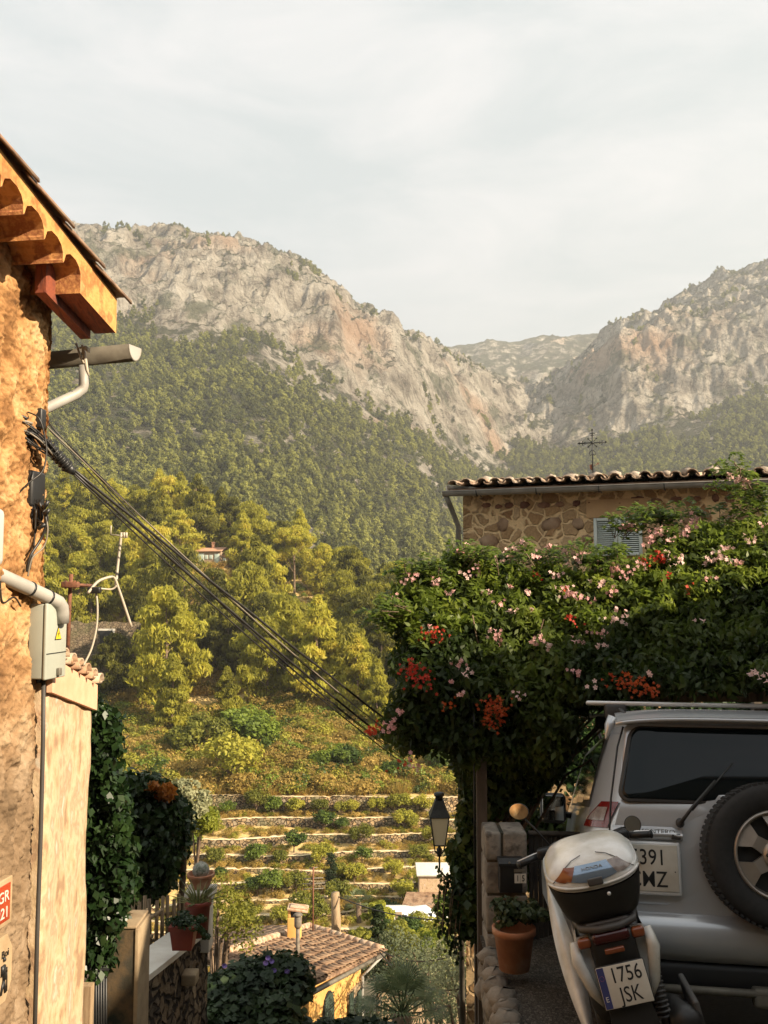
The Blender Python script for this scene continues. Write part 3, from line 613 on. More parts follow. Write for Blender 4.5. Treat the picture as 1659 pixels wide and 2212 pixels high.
# craggy wall: street face with a rounded corner, then the far face
def wallfn(u, v):
    z = -3.4 + 5.3 * v; s = -.25 + 1.35 * u                      # s<0: along the far face, s>0: street face towards the viewer
    edge = .05 * math.exp(-(s / .09) ** 2)
    if s < 0: p = W0 + Vector((-WN.x, -WN.y, 0)) * (-s) ; nn = WD + WN * .1
    else: p = W0 - WD * s; nn = WN
    z_ = z; k = float(z > -1.0)
    d = WALLN[int(round(v * WNV)), int(round(u * WNU))]
    p = Vector((p.x, p.y, z_)) + nn * (d - edge) ; return p
WNU, WNV = 230, 760
uu, vv = np.meshgrid(np.linspace(-.25, 1.1, WNU + 1), np.linspace(-3.4, 1.9, WNV + 1))
q = np.stack([uu, vv, uu * 0], -1)
big = fbm(q * [2.2, 1.8, 1] + 3, 4, True); med = fbm(q * 7, 4); fine = fbm(q * 24, 3)
pit = np.clip(fbm(q * [9, 6, 1] + 40, 4, True), -.2, .6); WALLN = .05 * np.clip(big, -.4, .5) + .045 * med + .035 * pit + .020 * fine + .010 * fbm(q * 60, 2) - .02
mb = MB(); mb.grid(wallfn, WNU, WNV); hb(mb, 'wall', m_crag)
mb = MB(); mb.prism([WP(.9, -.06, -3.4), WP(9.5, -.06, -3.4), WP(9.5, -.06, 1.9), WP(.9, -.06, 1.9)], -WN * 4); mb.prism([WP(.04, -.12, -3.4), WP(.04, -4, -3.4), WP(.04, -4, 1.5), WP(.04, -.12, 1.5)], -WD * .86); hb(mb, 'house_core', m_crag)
# verge: plaster fascia with scalloped underside, running down the slope
SL = .235
def vz(t): return 1.655 + SL * (t + .15)             # top of fascia at t (t=-.15 is the far end)
OV = .30
low = []; tt = 3.0
top = []
period = .195; t_end = .30
poly = [WP(-.15, OV, vz(-.15)), WP(3.0, OV, vz(3.0))]
lowpts = [(-.15, .20), (.30, .215)]
t = .30
while t < 2.9:
    lowpts += [(t + .001, .115), (t + .02, .085), (t + .06, .07), (t + .12, .075), (t + .165, .105), (t + period - .012, .15), (t + period, .165)]; t += period
lowpts.append((3.0, .15)); lowpts.sort(key=lambda a: a[0])
mb = MB()
outer = [WP(a, OV, vz(a) - b_) for a, b_ in lowpts]; topo = [WP(a, OV, vz(a)) for a, b_ in lowpts]; inner = [WP(a, .02, vz(a) - b_) for a, b_ in lowpts]; back = [WP(a, OV - .05, vz(a)) for a, b_ in lowpts]
k = len(outer); mb.add(outer + topo, [(i, i + 1, i + 1 + k, i + k) for i in range(k - 1)])
hb(mb, 'verge_fascia', m_plast)
mb = MB(); sel = [i for i, (a, b_) in enumerate(lowpts) if a >= .30]; o_ = [outer[i] for i in sel]; i_ = [inner[i] for i in sel]; k = len(o_)
mb.add(o_ + i_, [(i, i + 1, i + 1 + k, i + k) for i in range(k - 1)]); 
for j in range(0, k - 7, 7): mb.tube([o_[j + 6] - WN * .006 + Vector((0, 0, .006)), i_[j + 6] + Vector((0, 0, .006))], .014, 6)
hb(mb, 'verge_soffit', M('orange verge tile', (.44, .18, .05), .85, c2=[(.56, .27, .09), (.26, .09, .03), (.50, .24, .08)], scale=9, bump=.010, bscale=18))
mb = MB()   # boxed beam end of the eave
mb.prism([WP(-.149, OV - .002, vz(-.149) - .02), WP(.30, OV - .002, vz(.30) - .02), WP(.30, OV - .002, vz(.30) - .213), WP(-.149, OV - .002, vz(-.149) - .198)], -WN * .13); hb(mb, 'eave_board', m_redwood)
mb = MB(); mb.prism([WP(-.12, .16, vz(0) - .03), WP(.4, .16, vz(.4) - .03), WP(.4, .16, vz(.4) - .26), WP(-.12, .16, vz(0) - .27)], -WN * .06); hb(mb, 'rafter', m_redwood)
mb = MB(); a, b_, c_, d_ = WP(-.16, OV - .01, vz(-.16) + .004), WP(3.1, OV - .01, vz(3.1) + .004), WP(3.1, -3.2, vz(3.1) + .004), WP(-.16, -3.2, vz(-.16) + .004)
mb.prism([a, b_, c_, d_], (0, 0, .03)); hb(mb, 'roof_deck', m_tiledark)
def tile(mb, o, axis, side, up, L_, r0, r1, inv_=False, n=7, th=.012):
    vs = []; 
    for j, (s, r) in enumerate(((0, r0), (L_, r1))):
        for rr in (r, r - th):
            for i in range(n + 1):
                a = math.pi * i / n; vs.append(Vector(o) + axis * s + side * math.cos(a) * rr + up * (math.sin(a) * rr * (.75 if not inv_ else -.75)))
    m_ = n + 1; fs = []
    for i in range(n): fs += [(i, i + 1, 2 * m_ + i + 1, 2 * m_ + i), (m_ + i, 3 * m_ + i, 3 * m_ + i + 1, m_ + i + 1), (i, m_ + i, m_ + i + 1, i + 1), (2 * m_ + i, 2 * m_ + i + 1, 3 * m_ + i + 1, 3 * m_ + i)]
    fs += [(0, 2 * m_, 3 * m_, m_), (n, m_ + n, 3 * m_ + n, 2 * m_ + n)]
    mb.add(vs, fs, True)
ax = (WD * -1 + Vector((0, 0, SL))).normalized(); upv = ax.cross(WN).normalized(); upv = upv if upv.z > 0 else -upv
mb = MB()
for col in range(14):
    for r_ in range(9):
        s = -.24 + .36 * r_; off = OV - .02 - .22 * col; o_ = WP(0, off, 0) ; base = WP(s, off, vz(s) + .018)
        tile(mb, base + upv * random.uniform(-.004, .006), (ax + upv * -.035 + WN * random.uniform(-.02, .02)).normalized(), WN, upv, .43, .075, .058)
        if col: tile(mb, WP(s, off + .11, vz(s) + .045), ax, WN, upv, .43, .06, .07, True)
hb(mb, 'roof_tiles', m_tiledark)
# gutter, held by a bracket and a tie, with its drop pipe
g0 = P(292, 766, 5.35); g1 = P(80, 786, 5.62); gd = (g1 - g0).normalized(); gs = Vector((gd.y, -gd.x, 0)).normalized()
gut = empty('roof_gutter', g0, 'grey half-round gutter sticking out below the left eave, tied with string', 'gutter')
def gb(mb, name, mat): o = mb.build(name, mat, gut); o.matrix_parent_inverse = Matrix.Translation(-g0); return o
mb = MB(); n_ = 12; vs = []
for s, cc in ((0, g0), (1, g1 + gd * .6)):
    for rr in (.062, .057):
        for i in range(n_ + 1):
            a = math.pi + math.pi * i / n_; vs.append(cc + gs * math.cos(a) * rr + Vector((0, 0, math.sin(a) * rr * 1.45 + .05)))
m_ = n_ + 1; fs = []
for i in range(n_): fs += [(i, i + 1, 2 * m_ + i + 1, 2 * m_ + i), (m_ + i, 3 * m_ + i, 3 * m_ + i + 1, m_ + i + 1), (i, m_ + i, m_ + i + 1, i + 1)]
mb.add(vs, fs, True); gb(mb, 'channel', m_zinc)
mb = MB(); mb.prism([v + gd * .002 for v in vs[:m_]], gd * .004); gb(mb, 'end_cap', m_pipe)
mb = MB(); d0 = P(181, 790, 5.45); d1 = P(181, 832, 5.45); d2 = P(175, 845, 5.43); d3 = P(100, 882, 5.22); d4 = P(75, 893, 5.15)
mb.tube([d0, d1, d1 + Vector((-.004, 0, -.02)), d2 + Vector((-.03, 0, -.02)), d3, d4], .030, 12); gb(mb, 'drop_pipe', m_pipe)
mb = MB(); mb.tube([P(178, 745, 5.3), P(183, 770, 5.3), P(188, 800, 5.32), P(192, 812, 5.32)], [.008, .012, .01, .005], 6); mb.tube([P(165, 742, 5.3), P(172, 765, 5.3), P(181, 785, 5.3)], .008, 6)
for k in range(5): mb.tube([P(168 + k * 3, 752, 5.29), P(186 + k, 748 + k * 3, 5.28), P(194, 753 + 2 * k, 5.3)], .004, 5)
gb(mb, 'string_tie', m_white)

# pale plaster wall standing past the corner, capped with clay tiles
Q0 = Vector((-1.84, 5.06, 0)); Q1 = Vector((-1.90, 6.05, 0)); qd = (Q1 - Q0).normalized(); qn = Vector((qd.y, -qd.x, 0)); QL = (Q1 - Q0).length
ztop = lambda s: -.38 - .30 * s * .75
fence_w = empty('plaster_wall', (Q0.x, Q0.y, -3.6), 'tall pale peeling plaster wall with salmon band and small clay tiles on top', 'wall')
def fb(mb, name, mat, parent=fence_w): o = mb.build(name, mat, parent); o.matrix_parent_inverse = Matrix.Translation(-Vector(fence_w.location)); return o
zt_ = lambda s: float(Zof(1415 + 62 * (s / QL), (Q0 + qd * s).y)) 
mb = MB()
def pf(u, v):
    s = QL * u; zt = zt_(s); z = -3.7 + (zt + 3.7) * v; p = Q0 + qd * s; dd = .02 * noise(np.array([s * 3, z * 1.5, 0.])) + .006 * noise(np.array([s * 14, z * 9, 3.])) - (.03 if u < .02 or u > .98 else 0)
    return Vector((p.x, p.y, z)) + qn * float(dd + .02)
mb.grid(pf, 24, 140); fb(mb, 'plaster_face', m_pale)
mb = MB(); mb.prism([Q0 + qn * 0 + Vector((0, 0, -3.7)), Q1 + Vector((0, 0, -3.7)), Q1 + Vector((0, 0, zt_(QL) - .01)), Q0 + Vector((0, 0, zt_(0) - .01))], -qn * .28); fb(mb, 'wall_core', m_pale)
mb = MB(); mb.prism([Q0 + qn * .048 + Vector((0, 0, zt_(0) - .20)), Q1 + qn * .048 + qd * .01 + Vector((0, 0, zt_(QL) - .17)), Q1 + qn * .048 + qd * .01 + Vector((0, 0, zt_(QL) - .01)), Q0 + qn * .048 + Vector((0, 0, zt_(0) - .01))], -qn * .03); fb(mb, 'salmon_band', m_pink)
for i in range(6):
    s = .1 + i * .165; p = Q0 + qd * s; mb = MB(); tile(mb, Vector((p.x, p.y, zt_(s) + .0)) + qn * .09, -qn, qd, Vector((0, 0, 1)), .42, .075, .06); tile(mb, Vector((p.x, p.y, zt_(s) + .02)) + qn * .07 + qd * .082, -qn, qd, Vector((0, 0, 1)), .4, .05, .06, True); fb(mb, 'coping_tile', m_tile)
# thin pipe and shadowed edge of the joint drawn as one dark tube
mb = MB(); 
mb.tube([P(94, 1462, 5.0), P(93, 1600, 5.0), P(88, 1800, 5.0), P(81, 2000, 5.0), P(73, 2300, 4.98)], .012, 8)
tag(mb.build('pipe_shadow_edge', M('pipe-and-shadow dark', (.05, .045, .04), .6)), 'thin dark pipe doubling as the shadowed joint between stone house and pale plaster wall', 'pipe')

# meter cabinet
def boxat(t0, t1, out0, out1, z0, z1, mb=None, r=.008):
    mb = mb or MB(); mm = Matrix(((-WD.x, WN.x, 0, W0.x), (-WD.y, WN.y, 0, W0.y), (0, 0, 1, 0), (0, 0, 0, 1))); return mb.rbox((t0, out0, z0), (t1, out1, z1), r, 3, mm)
zb0, zb1 = -.475, -.085
cab = empty('meter_cabinet', WP(.2, 0, zb0), 'grey-green electricity cabinet with yellow warning triangle on the stone corner', 'cabinet')
def cb(mb, name, mat): o = mb.build(name, mat, cab); o.matrix_parent_inverse = Matrix.Translation(-Vector(cab.location)); return o
CT0, CT1, CO = .0, .215, .125
cb(boxat(CT0, CT1, .02, CO - .02, zb0, zb1), 'case', m_box); cb(boxat(CT0 - .004, CT1 + .004, CO - .02, CO, zb0 - .004, zb1 + .004), 'door', m_box)
cb(boxat(CT0 + .0, CT1 - .0, CO + .0, CO + .003, zb0 + .128, zb0 + .133, r=.001), 'door_seam', m_black)
cb(boxat(CT0 + .075, CT0 + .105, CO, CO + .02, zb0 + .01, zb0 + .05, r=.005), 'latch', m_zinc)
tc_ = WP((CT0 + CT1) / 2 - .01, CO + .002, zb1 - .16); Yl = M('warning yellow', (.75, .48, .03), .5)
mb = MB(); mb.prism([tc_ + WD * .035 + Vector((0, 0, -.03)), tc_ - WD * .035 + Vector((0, 0, -.03)), tc_ + Vector((0, 0, .04))], WN * .002); o_ = cb(mb, 'warning_sign', m_black)
mb = MB(); mb.prism([tc_ + WN * .001 + WD * .029 + Vector((0, 0, -.026)), tc_ + WN * .001 - WD * .029 + Vector((0, 0, -.026)), tc_ + WN * .001 + Vector((0, 0, .032))], WN * .002); s_ = mb.build('warning_face', Yl, o_); s_.matrix_parent_inverse = Matrix.Translation(-Vector(cab.location))
mb = MB(); a_ = tc_ + WN * .0035; mb.prism([a_ + Vector((0, 0, .018)) + WD * .002, a_ + WD * .008 + Vector((0, 0, -.002)), a_ + Vector((0, 0, -.002)), a_ - WD * .003 + Vector((0, 0, -.019)), a_ - WD * .007 + Vector((0, 0, .004)), a_ + Vector((0, 0, .004))], WN * .001); s_ = mb.build('lightning_mark', m_black, o_); s_.matrix_parent_inverse = Matrix.Translation(-Vector(cab.location))
mb = MB(); mb.tube([P(82, 1455, 5.0), P(83, 1475, 5.0)], .02, 8); cb(mb, 'cable_gland', m_black)
# second white box at the frame edge
o_ = empty('junction_box', WP(.36, 0, .2), 'white rounded plastic box cut off by the left edge above the grey conduit', 'box')
mm = boxat(.63, .9, .03, .12, float(Zof(1226, 4.7)), float(Zof(1108, 4.7)), r=.03).build('cover', M('white plastic', (.46, .45, .41), .4), o_); mm.matrix_parent_inverse = Matrix.Translation(-Vector(o_.location))
mm = boxat(.63, .9, .001, .028, float(Zof(1224, 4.7)), float(Zof(1110, 4.7)), r=.01).build('back_plate', m_box, o_); mm.matrix_parent_inverse = Matrix.Translation(-Vector(o_.location))
# conduit
cn = empty('conduit_pipe', P(60, 1260, 4.8), 'thick grey pipe strapped across the stone corner above the meter cabinet', 'pipe')
mb = MB(); pp = [P(-160, 1178, 4.3), P(0, 1243, 4.62), P(60, 1270, 4.78), P(112, 1294, 4.93), P(126, 1301, 4.97), P(133, 1312, 4.99), P(134, 1325, 5.0), P(134, 1345, 5.01)]
mb.tube(pp, .037, 14); o_ = mb.build('tube', m_pipe, cn); o_.matrix_parent_inverse = Matrix.Translation(-Vector(cn.location))
for i, j, f in ((2, 3, .1), (2, 3, .85)):
    c0 = pp[i].lerp(pp[j], f); dd = (pp[j] - pp[i]).normalized(); mb = MB(); mb.tube([c0 - dd * .006, c0 + dd * .006], .041, 14); o_ = mb.build('strap', m_black, cn); o_.matrix_parent_inverse = Matrix.Translation(-Vector(cn.location))

# cables hanging on the wall
def wcable(pts, r, name, mat, label=None, parent=None, cat='cable', group=None):
    mb = MB(); q = [P(*p) if len(p) == 3 else p for p in pts]; out_ = []
    for i in range(len(q) - 1):
        p0 = q[max(i - 1, 0)]; p1 = q[i]; p2 = q[i + 1]; p3 = q[min(i + 2, len(q) - 1)]
        for s in range(6):
            t_ = s / 6; out_.append(.5 * ((2 * p1) + (p2 - p0) * t_ + (2 * p0 - 5 * p1 + 4 * p2 - p3) * t_ * t_ + (3 * p1 - p0 - 3 * p2 + p3) * t_ ** 3))
    out_.append(q[-1]); mb.tube(out_, r, 6); o = mb.build(name, mat, parent, recalc=False)
    if parent is None: tag(o, label, cat, group)
    else: o.matrix_parent_inverse = Matrix.Translation(-Vector(parent.location))
    return o
cbn = empty('wall_cables', P(40, 930, 4.85), 'tangle of black cables and clamps looped over the ochre stone corner', 'cable bundle')
D0 = 4.72
loops = [[(-30, 935, 4.6), (20, 925, D0), (60, 935, 4.8), (100, 965, 4.9), (130, 990, 5.0)], [(-20, 1080, 4.6), (5, 990, D0), (18, 935, D0), (50, 915, 4.78), (90, 945, 4.85), (125, 985, 4.95)], [(-30, 905, 4.6), (25, 902, D0), (80, 930, 4.8), (128, 984, 4.95)],
         [(12, 1110, D0), (15, 1000, D0), (24, 940, D0), (55, 925, 4.78), (100, 960, 4.85)], [(-10, 1050, D0), (20, 960, D0), (45, 930, 4.76), (85, 950, 4.8), (120, 990, 4.95)], [(60, 890, 4.8), (85, 905, 4.8), (98, 950, 4.82), (100, 985, 4.82), (90, 1020, 4.8), (60, 1045, 4.75), (20, 1090, D0), (0, 1130, 4.65)],
         [(-30, 890, 4.6), (20, 888, D0), (60, 905, 4.78)], [(10, 1120, D0), (8, 1180, D0), (20, 1230, D0), (38, 1250, 4.75)], [(92, 1090, 4.85), (103, 1140, 4.85), (95, 1180, 4.85), (70, 1205, 4.8), (60, 1245, 4.8)], [(84, 1085, 4.85), (100, 1125, 4.85), (88, 1165, 4.85), (66, 1200, 4.8), (58, 1235, 4.8)],
         [(78, 1100, 4.85), (73, 1180, 4.85), (64, 1230, 4.8)], [(0, 1240, 4.6), (5, 1300, 4.62), (30, 1290, 4.7), (45, 1310, 4.75)], [(0, 1120, D0), (4, 1040, D0), (12, 960, D0), (40, 912, 4.75), (70, 915, 4.8)], [(30, 895, 4.75), (70, 930, 4.82), (110, 975, 4.9), (135, 1000, 5.0)], [(10, 915, D0), (50, 945, 4.8), (90, 975, 4.86), (130, 998, 5.0)]]
for i, lp in enumerate(loops): wcable(lp, .0045 + .003 * (i % 3 == 0), 'cable', m_cable if i % 4 else m_cableb, parent=cbn)
for k in range(10):
    x0 = random.uniform(-5, 80); y0 = 900 + random.uniform(-8, 30) + x0 * .35; wcable([(x0, y0, 4.76), (x0 + 22, y0 + random.uniform(2, 18), 4.8), (x0 + 45, y0 + random.uniform(25, 45), 4.86)], .005, 'cable', m_cable, parent=cbn)
def pb(mb, name, mat, par): o = mb.build(name, mat, par); o.matrix_parent_inverse = Matrix.Translation(-Vector(par.location)); return o
mb = MB(); a_, b_ = P(96, 955, 4.9), P(147, 1010, 5.02)
for k in range(15): f = k / 14; mb.tube([a_.lerp(b_, f), a_.lerp(b_, f + .045)], [.036 if k % 2 else .027] * 2, 12)
mb.tube([b_, b_.lerp(P(160, 1024, 5.06), 1)], [.03, .01], 10); pb(mb, 'strain_insulator', m_black, cbn)
mb = MB(); mb.rbox(WP(.0, 0, 0) * 0 + Vector((-.05, -.035, -.055)), (.05, .035, .055), .012, 3, Matrix.Translation(P(76, 905, 4.92))); pb(mb, 'terminal_block', m_black, cbn)
o_ = empty('fibre_splice_box', P(68, 1075, 4.95), 'black cable junction box with short looping leads beside the stone corner', 'junction box')
mm = Matrix(((-WD.x, WN.x, 0, 0), (-WD.y, WN.y, 0, 0), (0, 0, 1, 0), (0, 0, 0, 1)))
mb = MB(); mb.rbox((-.075, -.03, -.1), (.075, .035, .1), .02, 3, Matrix.Translation(P(72, 1058, 4.94)) @ mm); pb(mb, 'case', m_black, o_)
mb = MB()
for k in range(5): mb.tube([P(64 + k * 6, 1080, 4.9), P(62 + k * 7, 1120, 4.88), P(66 + k * 3, 1140 + (k % 2) * 12, 4.9)], [.012, .010, .008], 7)
pb(mb, 'cable_boot', m_black, o_)
mb = MB()
for a_, b_ in (((95, 1098), (104, 1082)), ((98, 1112), (106, 1100)), ((82, 1142), (98, 1132))): mb.tube([P(*a_, 4.84), P(*b_, 4.84)], .011, 8)
pb(mb, 'connector', m_black, o_)
for k in range(4): wcable([(70 + 4 * k, 1085, 4.9), (92 + 3 * k, 1098 + 3 * k, 4.86), (96 + 2 * k, 1130, 4.86), (80 + 2 * k, 1120 + 5 * k, 4.86)], .004, 'lead', m_cable, parent=o_)

# overhead cables to the pergola
grp = 'overhead cables between the left corner and the flowering vine'
def span(a, b, sag, r, label, n=22, mat=m_cable, wob=.0):
    A, B = P(*a), P(*b); pts = []
    for i in range(n + 1):
        t_ = i / n; p = A.lerp(B, t_); p.z -= sag * 4 * t_ * (1 - t_) + wob * math.sin(t_ * 25); pts.append(p)
    mb = MB(); mb.tube(pts, r, 6); tag(mb.build('overhead_cable', mat, None, recalc=False), label, 'cable', grp)
span((150, 1012, 5.05), (870, 1625, 7.6), .035, .008, 'thick black twisted cable, lower of the two heavy overhead cables')
span((152, 1008, 5.05), (880, 1590, 7.6), .085 * -1 + .10, .008, 'thick black cable, uppermost of the bundle near the vine', wob=.003)
span((150, 1016, 5.05), (865, 1645, 7.6), .06, .0045, 'thin black cable hanging lowest of the overhead bundle')
span((98, 905, 5.1), (868, 1632, 7.55), .12, .0035, 'thin wire leaving the corner highest, just right of the clamps')
span((104, 915, 5.1), (866, 1600, 7.55), .085, .0035, 'thin wire leaving the corner second highest')
span((108, 930, 5.1), (872, 1640, 7.55), .10, .0035, 'thin wire leaving the corner just above the strain insulator')
span((100, 920, 5.1), (876, 1612, 7.55), .055, .004, 'thinnest pale wire in the overhead bundle', mat=m_cableb)

# rusty post with white bent tubes behind the wall
rp_ = empty('rusty_post', P(146, 1410, 5.5), 'rusty steel post with clamped crossbar rising behind the plaster wall', 'post')
mb = MB(); mb.tube([P(145, 1440, 5.5), P(150, 1300, 5.5), P(154, 1240, 5.5)], .012, 10); pb(mb, 'pole', m_rust, rp_)
mb = MB(); a_, b_ = P(140, 1262, 5.48), P(206, 1266, 5.62); mb.tube([a_, b_], .011, 4); pb(mb, 'crossbar', m_rust, rp_)
mb = MB(); mb.rbox((-.05, -.02, -.018), (.05, .02, .018), .006, 2, Matrix.Translation(P(152, 1263, 5.46))); mb.tube([P(142, 1254, 5.45), P(142, 1272, 5.45)], .007, 6); mb.tube([P(161, 1254, 5.45), P(161, 1272, 5.45)], .007, 6); pb(mb, 'clamp', m_rust, rp_)
bt = empty('bent_tube_frame', P(215, 1270, 5.6), 'cream bent tubes and drooping wire on the end of the rusty crossbar', 'tube frame')
for nm, pts, r in (('upright', [(262, 1155, 5.75), (255, 1215, 5.75), (250, 1268, 5.72)], .009), ('arch', [(190, 1281, 5.55), (212, 1256, 5.6), (240, 1246, 5.65), (247, 1248, 5.66), (255, 1268, 5.68), (284, 1354, 5.75)], .009), ('lower_tube', [(206, 1270, 5.6), (240, 1273, 5.65), (252, 1265, 5.66)], .006), ('drooping_wire', [(204, 1268, 5.6), (210, 1300, 5.6), (209, 1350, 5.6), (198, 1400, 5.58), (180, 1438, 5.55)], .0065)):
    wcable(pts, r, nm, m_white, parent=bt)
mb = MB(); mb.rbox((-.03, -.02, -.02), (.05, .02, .02), .01, 3, Matrix.Translation(P(200, 1275, 5.58))); pb(mb, 'bracket', m_black, bt)
mb = MB(); 
for x_ in (262, 268, 273): mb.tube([P(x_, 1150, 5.75), P(x_, 1162, 5.75)], .008, 6)
mb.tube([P(238, 1155, 5.75), P(274, 1158, 5.75)], .004, 5); mb.tube([P(240, 1135, 5.75), P(239, 1155, 5.75)], .004, 5); pb(mb, 'insulator', m_white, bt)

# signs
m_cream = M('glazed cream border', (.42, .31, .19), .4, c2=(.34, .24, .14), scale=10, bump=.001)
m_oxide = M('oxide red glaze', (.30, .035, .015), .3, c2=(.36, .06, .02), scale=8)
def plaque(name, label, z0, z1, t1, body, cat):
    return 0
sg = empty('trail_sign', WP(.42, .05, -1.6), 'red ceramic trail tile with white lettering set in a cream frame', 'sign')
zz0, zz1 = float(Zof(1990, 4.72)), float(Zof(1888, 4.72))
pb(boxat(.385, .70, .03, .075, zz0, zz1, r=.006), 'frame', m_cream, sg); pb(boxat(.41, .68, .06, .079, zz0 + .025, zz1 - .025, r=.003), 'tile', m_oxide, sg)
mt_ = lambda t_, z, o2: Matrix(((WD.x, 0, WN.x, WP(t_, o2, z).x), (WD.y, 0, WN.y, WP(t_, o2, z).y), (0, 1, 0, z), (0, 0, 0, 1)))
def ptext(s, nm, size, mat, par, m, **k):
    o = text(s, nm, size, mat, None, m, **k); o.parent = par; o.matrix_parent_inverse = Matrix.Translation(-Vector(par.location)); return o
m_wpaint = M('white paint', (.56, .52, .45), .5)
hz_ = (zz1 - zz0); ptext('GR', 'lettering', .074, m_wpaint, sg, mt_(.425, zz1 - hz_ * .36, .0805), align='RIGHT'); ptext('221', 'lettering', .074, m_wpaint, sg, mt_(.425, zz0 + hz_ * .30, .0805), align='RIGHT')
sg = empty('refuge_sign', WP(.42, .05, -1.9), 'cream eight-sided plaque with a walking hiker figure, below the red trail tile', 'sign')
za, zb = float(Zof(2152, 4.75)), float(Zof(2008, 4.75)); zm = (za + zb) / 2; hh = (zb - za) / 2
mb = MB(); oc = [(.345, -.5), (.345, .5), (.395, 1), (.65, 1), (.69, .5), (.69, -.5), (.65, -1), (.395, -1)]; mb.prism([WP(a, .06, zm + b_ * hh) for a, b_ in oc], -WN * .04); pb(mb, 'plaque', m_cream, sg)
ptext('Can Boi', 'lettering', .05, m_black, sg, mt_(.38, zb - .09, .0635), align='RIGHT')
mb = MB(); hx = .425; F_ = lambda t_, z: WP(t_, .0635, zm + z)
for a_, b_, r_ in ((((hx), .02), ((hx - .005), -.05), .011), ((hx - .003, -.05), (hx - .02, -.115), .007), ((hx - .003, -.05), (hx + .02, -.115), .007), ((hx, .01), (hx - .03, -.02), .005), ((hx, .01), (hx + .02, -.03), .005), ((hx - .03, -.0), (hx - .035, -.115), .003), ((hx + .012, .02), (hx + .012, -.02), .012)): mb.tube([F_(*a_), F_(*b_)], r_, 6)
mb.ell(F_(hx - .004, .045), (.010, .010, .012), 8); pb(mb, 'hiker_figure', m_black, sg)

# ================================================================ LEFT GARDEN EDGE
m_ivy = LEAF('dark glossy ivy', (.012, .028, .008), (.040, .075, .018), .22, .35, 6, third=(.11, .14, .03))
def foliage_poly(poly, Dfun, n, size, seed, thick=.5, clump=.16, per=60, **kw):
    """leaves in clumps spread through the body seen inside the outline"""
    rg = np.random.default_rng(seed); poly = np.array(poly, float); mn, mx_ = poly.min(0), poly.max(0); out = []
    while len(out) < n:
        p = mn + (mx_ - mn) * rg.random(2); ins = False; j = len(poly) - 1
        for i in range(len(poly)):
            if (poly[i, 1] > p[1]) != (poly[j, 1] > p[1]) and p[0] < (poly[j, 0] - poly[i, 0]) * (p[1] - poly[i, 1]) / (poly[j, 1] - poly[i, 1]) + poly[i, 0]: ins = not ins
            j = i
        if ins:
            d = Dfun(p[0], p[1]) + thick * rg.random() ** 1.3; q_ = P(p[0], p[1], d); r = clump * rg.uniform(.6, 1.3); out.append((*q_, r, r, r * .8))
    kw.setdefault('nb', .45); kw.setdefault('up', .3)
    return out, clumpcloud(out, per, size, rg, shell=.2, **kw)
iv = empty('ivy_climber', P(220, 2100, 7.2), 'dark glossy climber hanging down behind the pale plaster wall', 'climbing plant')
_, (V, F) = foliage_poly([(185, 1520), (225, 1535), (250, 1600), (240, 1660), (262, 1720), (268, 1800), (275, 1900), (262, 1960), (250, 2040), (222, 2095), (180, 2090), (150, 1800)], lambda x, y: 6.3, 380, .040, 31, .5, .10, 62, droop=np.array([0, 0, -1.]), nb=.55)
o_ = link('foliage', fastmesh('foliage', V - np.array(iv.location), F, m_ivy), iv)
mb = MB(); mb.tube([P(200, 2150, 6.5), P(212, 1950, 6.6), P(205, 1700, 6.6), P(205, 1560, 6.6)], .012, 6); pb(mb, 'stem', m_bark, iv)
iv = empty('garden_creeper', P(320, 2000, 9.2), 'rounded dark creeper mass over the garden fence with one orange tuft', 'climbing plant')
_, (V, F) = foliage_poly([(250, 1700), (300, 1690), (350, 1700), (385, 1740), (395, 1790), (385, 1850), (365, 1900), (345, 1935), (310, 1935), (270, 1960), (230, 1990), (240, 1750)], lambda x, y: 8.8, 420, .044, 32, .9, .15, 75, droop=np.array([0, 0, -1.]), nb=.55)
link('foliage', fastmesh('foliage', V - np.array(iv.location), F, m_ivy), iv)
_, (V, F) = foliage_poly([(325, 1695), (365, 1705), (375, 1725), (340, 1715)], lambda x, y: 8.7, 12, .05, 33, .2, .06, 40); link('orange_tuft', fastmesh('orange_tuft', V - np.array(iv.location), F, LEAF('orange leaves', (.35, .11, .02), (.5, .2, .03), .4)), iv)
mb = MB(); mb.tube([P(385, 2010, 9.3), P(395, 1900, 9.2), P(398, 1840, 9.1), P(370, 1780, 9.0)], .03, 7); mb.tube([P(282, 2010, 9.2), P(280, 1940, 9.2), P(275, 1850, 9.2)], .02, 6); pb(mb, 'stem', m_bark, iv)
# black railing gate, timber jamb and square post
m_wood = M('weathered timber', (.20, .13, .07), .85, c2=[(.34, .24, .14), (.14, .10, .06)], scale=4, stretch=(4, 4, .5), bump=.004)
mb = MB(); a_ = P(188, 2130, 6.2); mb.box((a_.x - .035, a_.y - .04, -4.6), (a_.x + .035, a_.y + .04, -2.55)); tag(mb.build('timber_jamb', m_wood), 'narrow pale timber jamb between the plaster wall and the black railing', 'post')
rg_ = empty('railing_gate', P(210, 2200, 6.35), 'black vertical-bar metal gate beside the square post', 'gate')
for k in range(7):
    mb = MB(); x_ = 196 + k * 5.5; mb.tube([P(x_, 2085, 6.3 + k * .02), P(x_, 2330, 6.3 + k * .02)], .008, 6); pb(mb, 'bar', m_black, rg_)
mb = MB(); mb.tube([P(192, 2095, 6.3), P(234, 2095, 6.4)], .011, 6); pb(mb, 'rail', m_black, rg_)
m_conc = M('mossy dark render', (.022, .025, .016), .9, c2=[(.05, .04, .025), (.10, .065, .03), (.02, .025, .015)], scale=4, bump=.006)
m_conc2 = M('worn cement cap', (.34, .26, .16), .9, c2=(.24, .17, .10), scale=8, bump=.004)
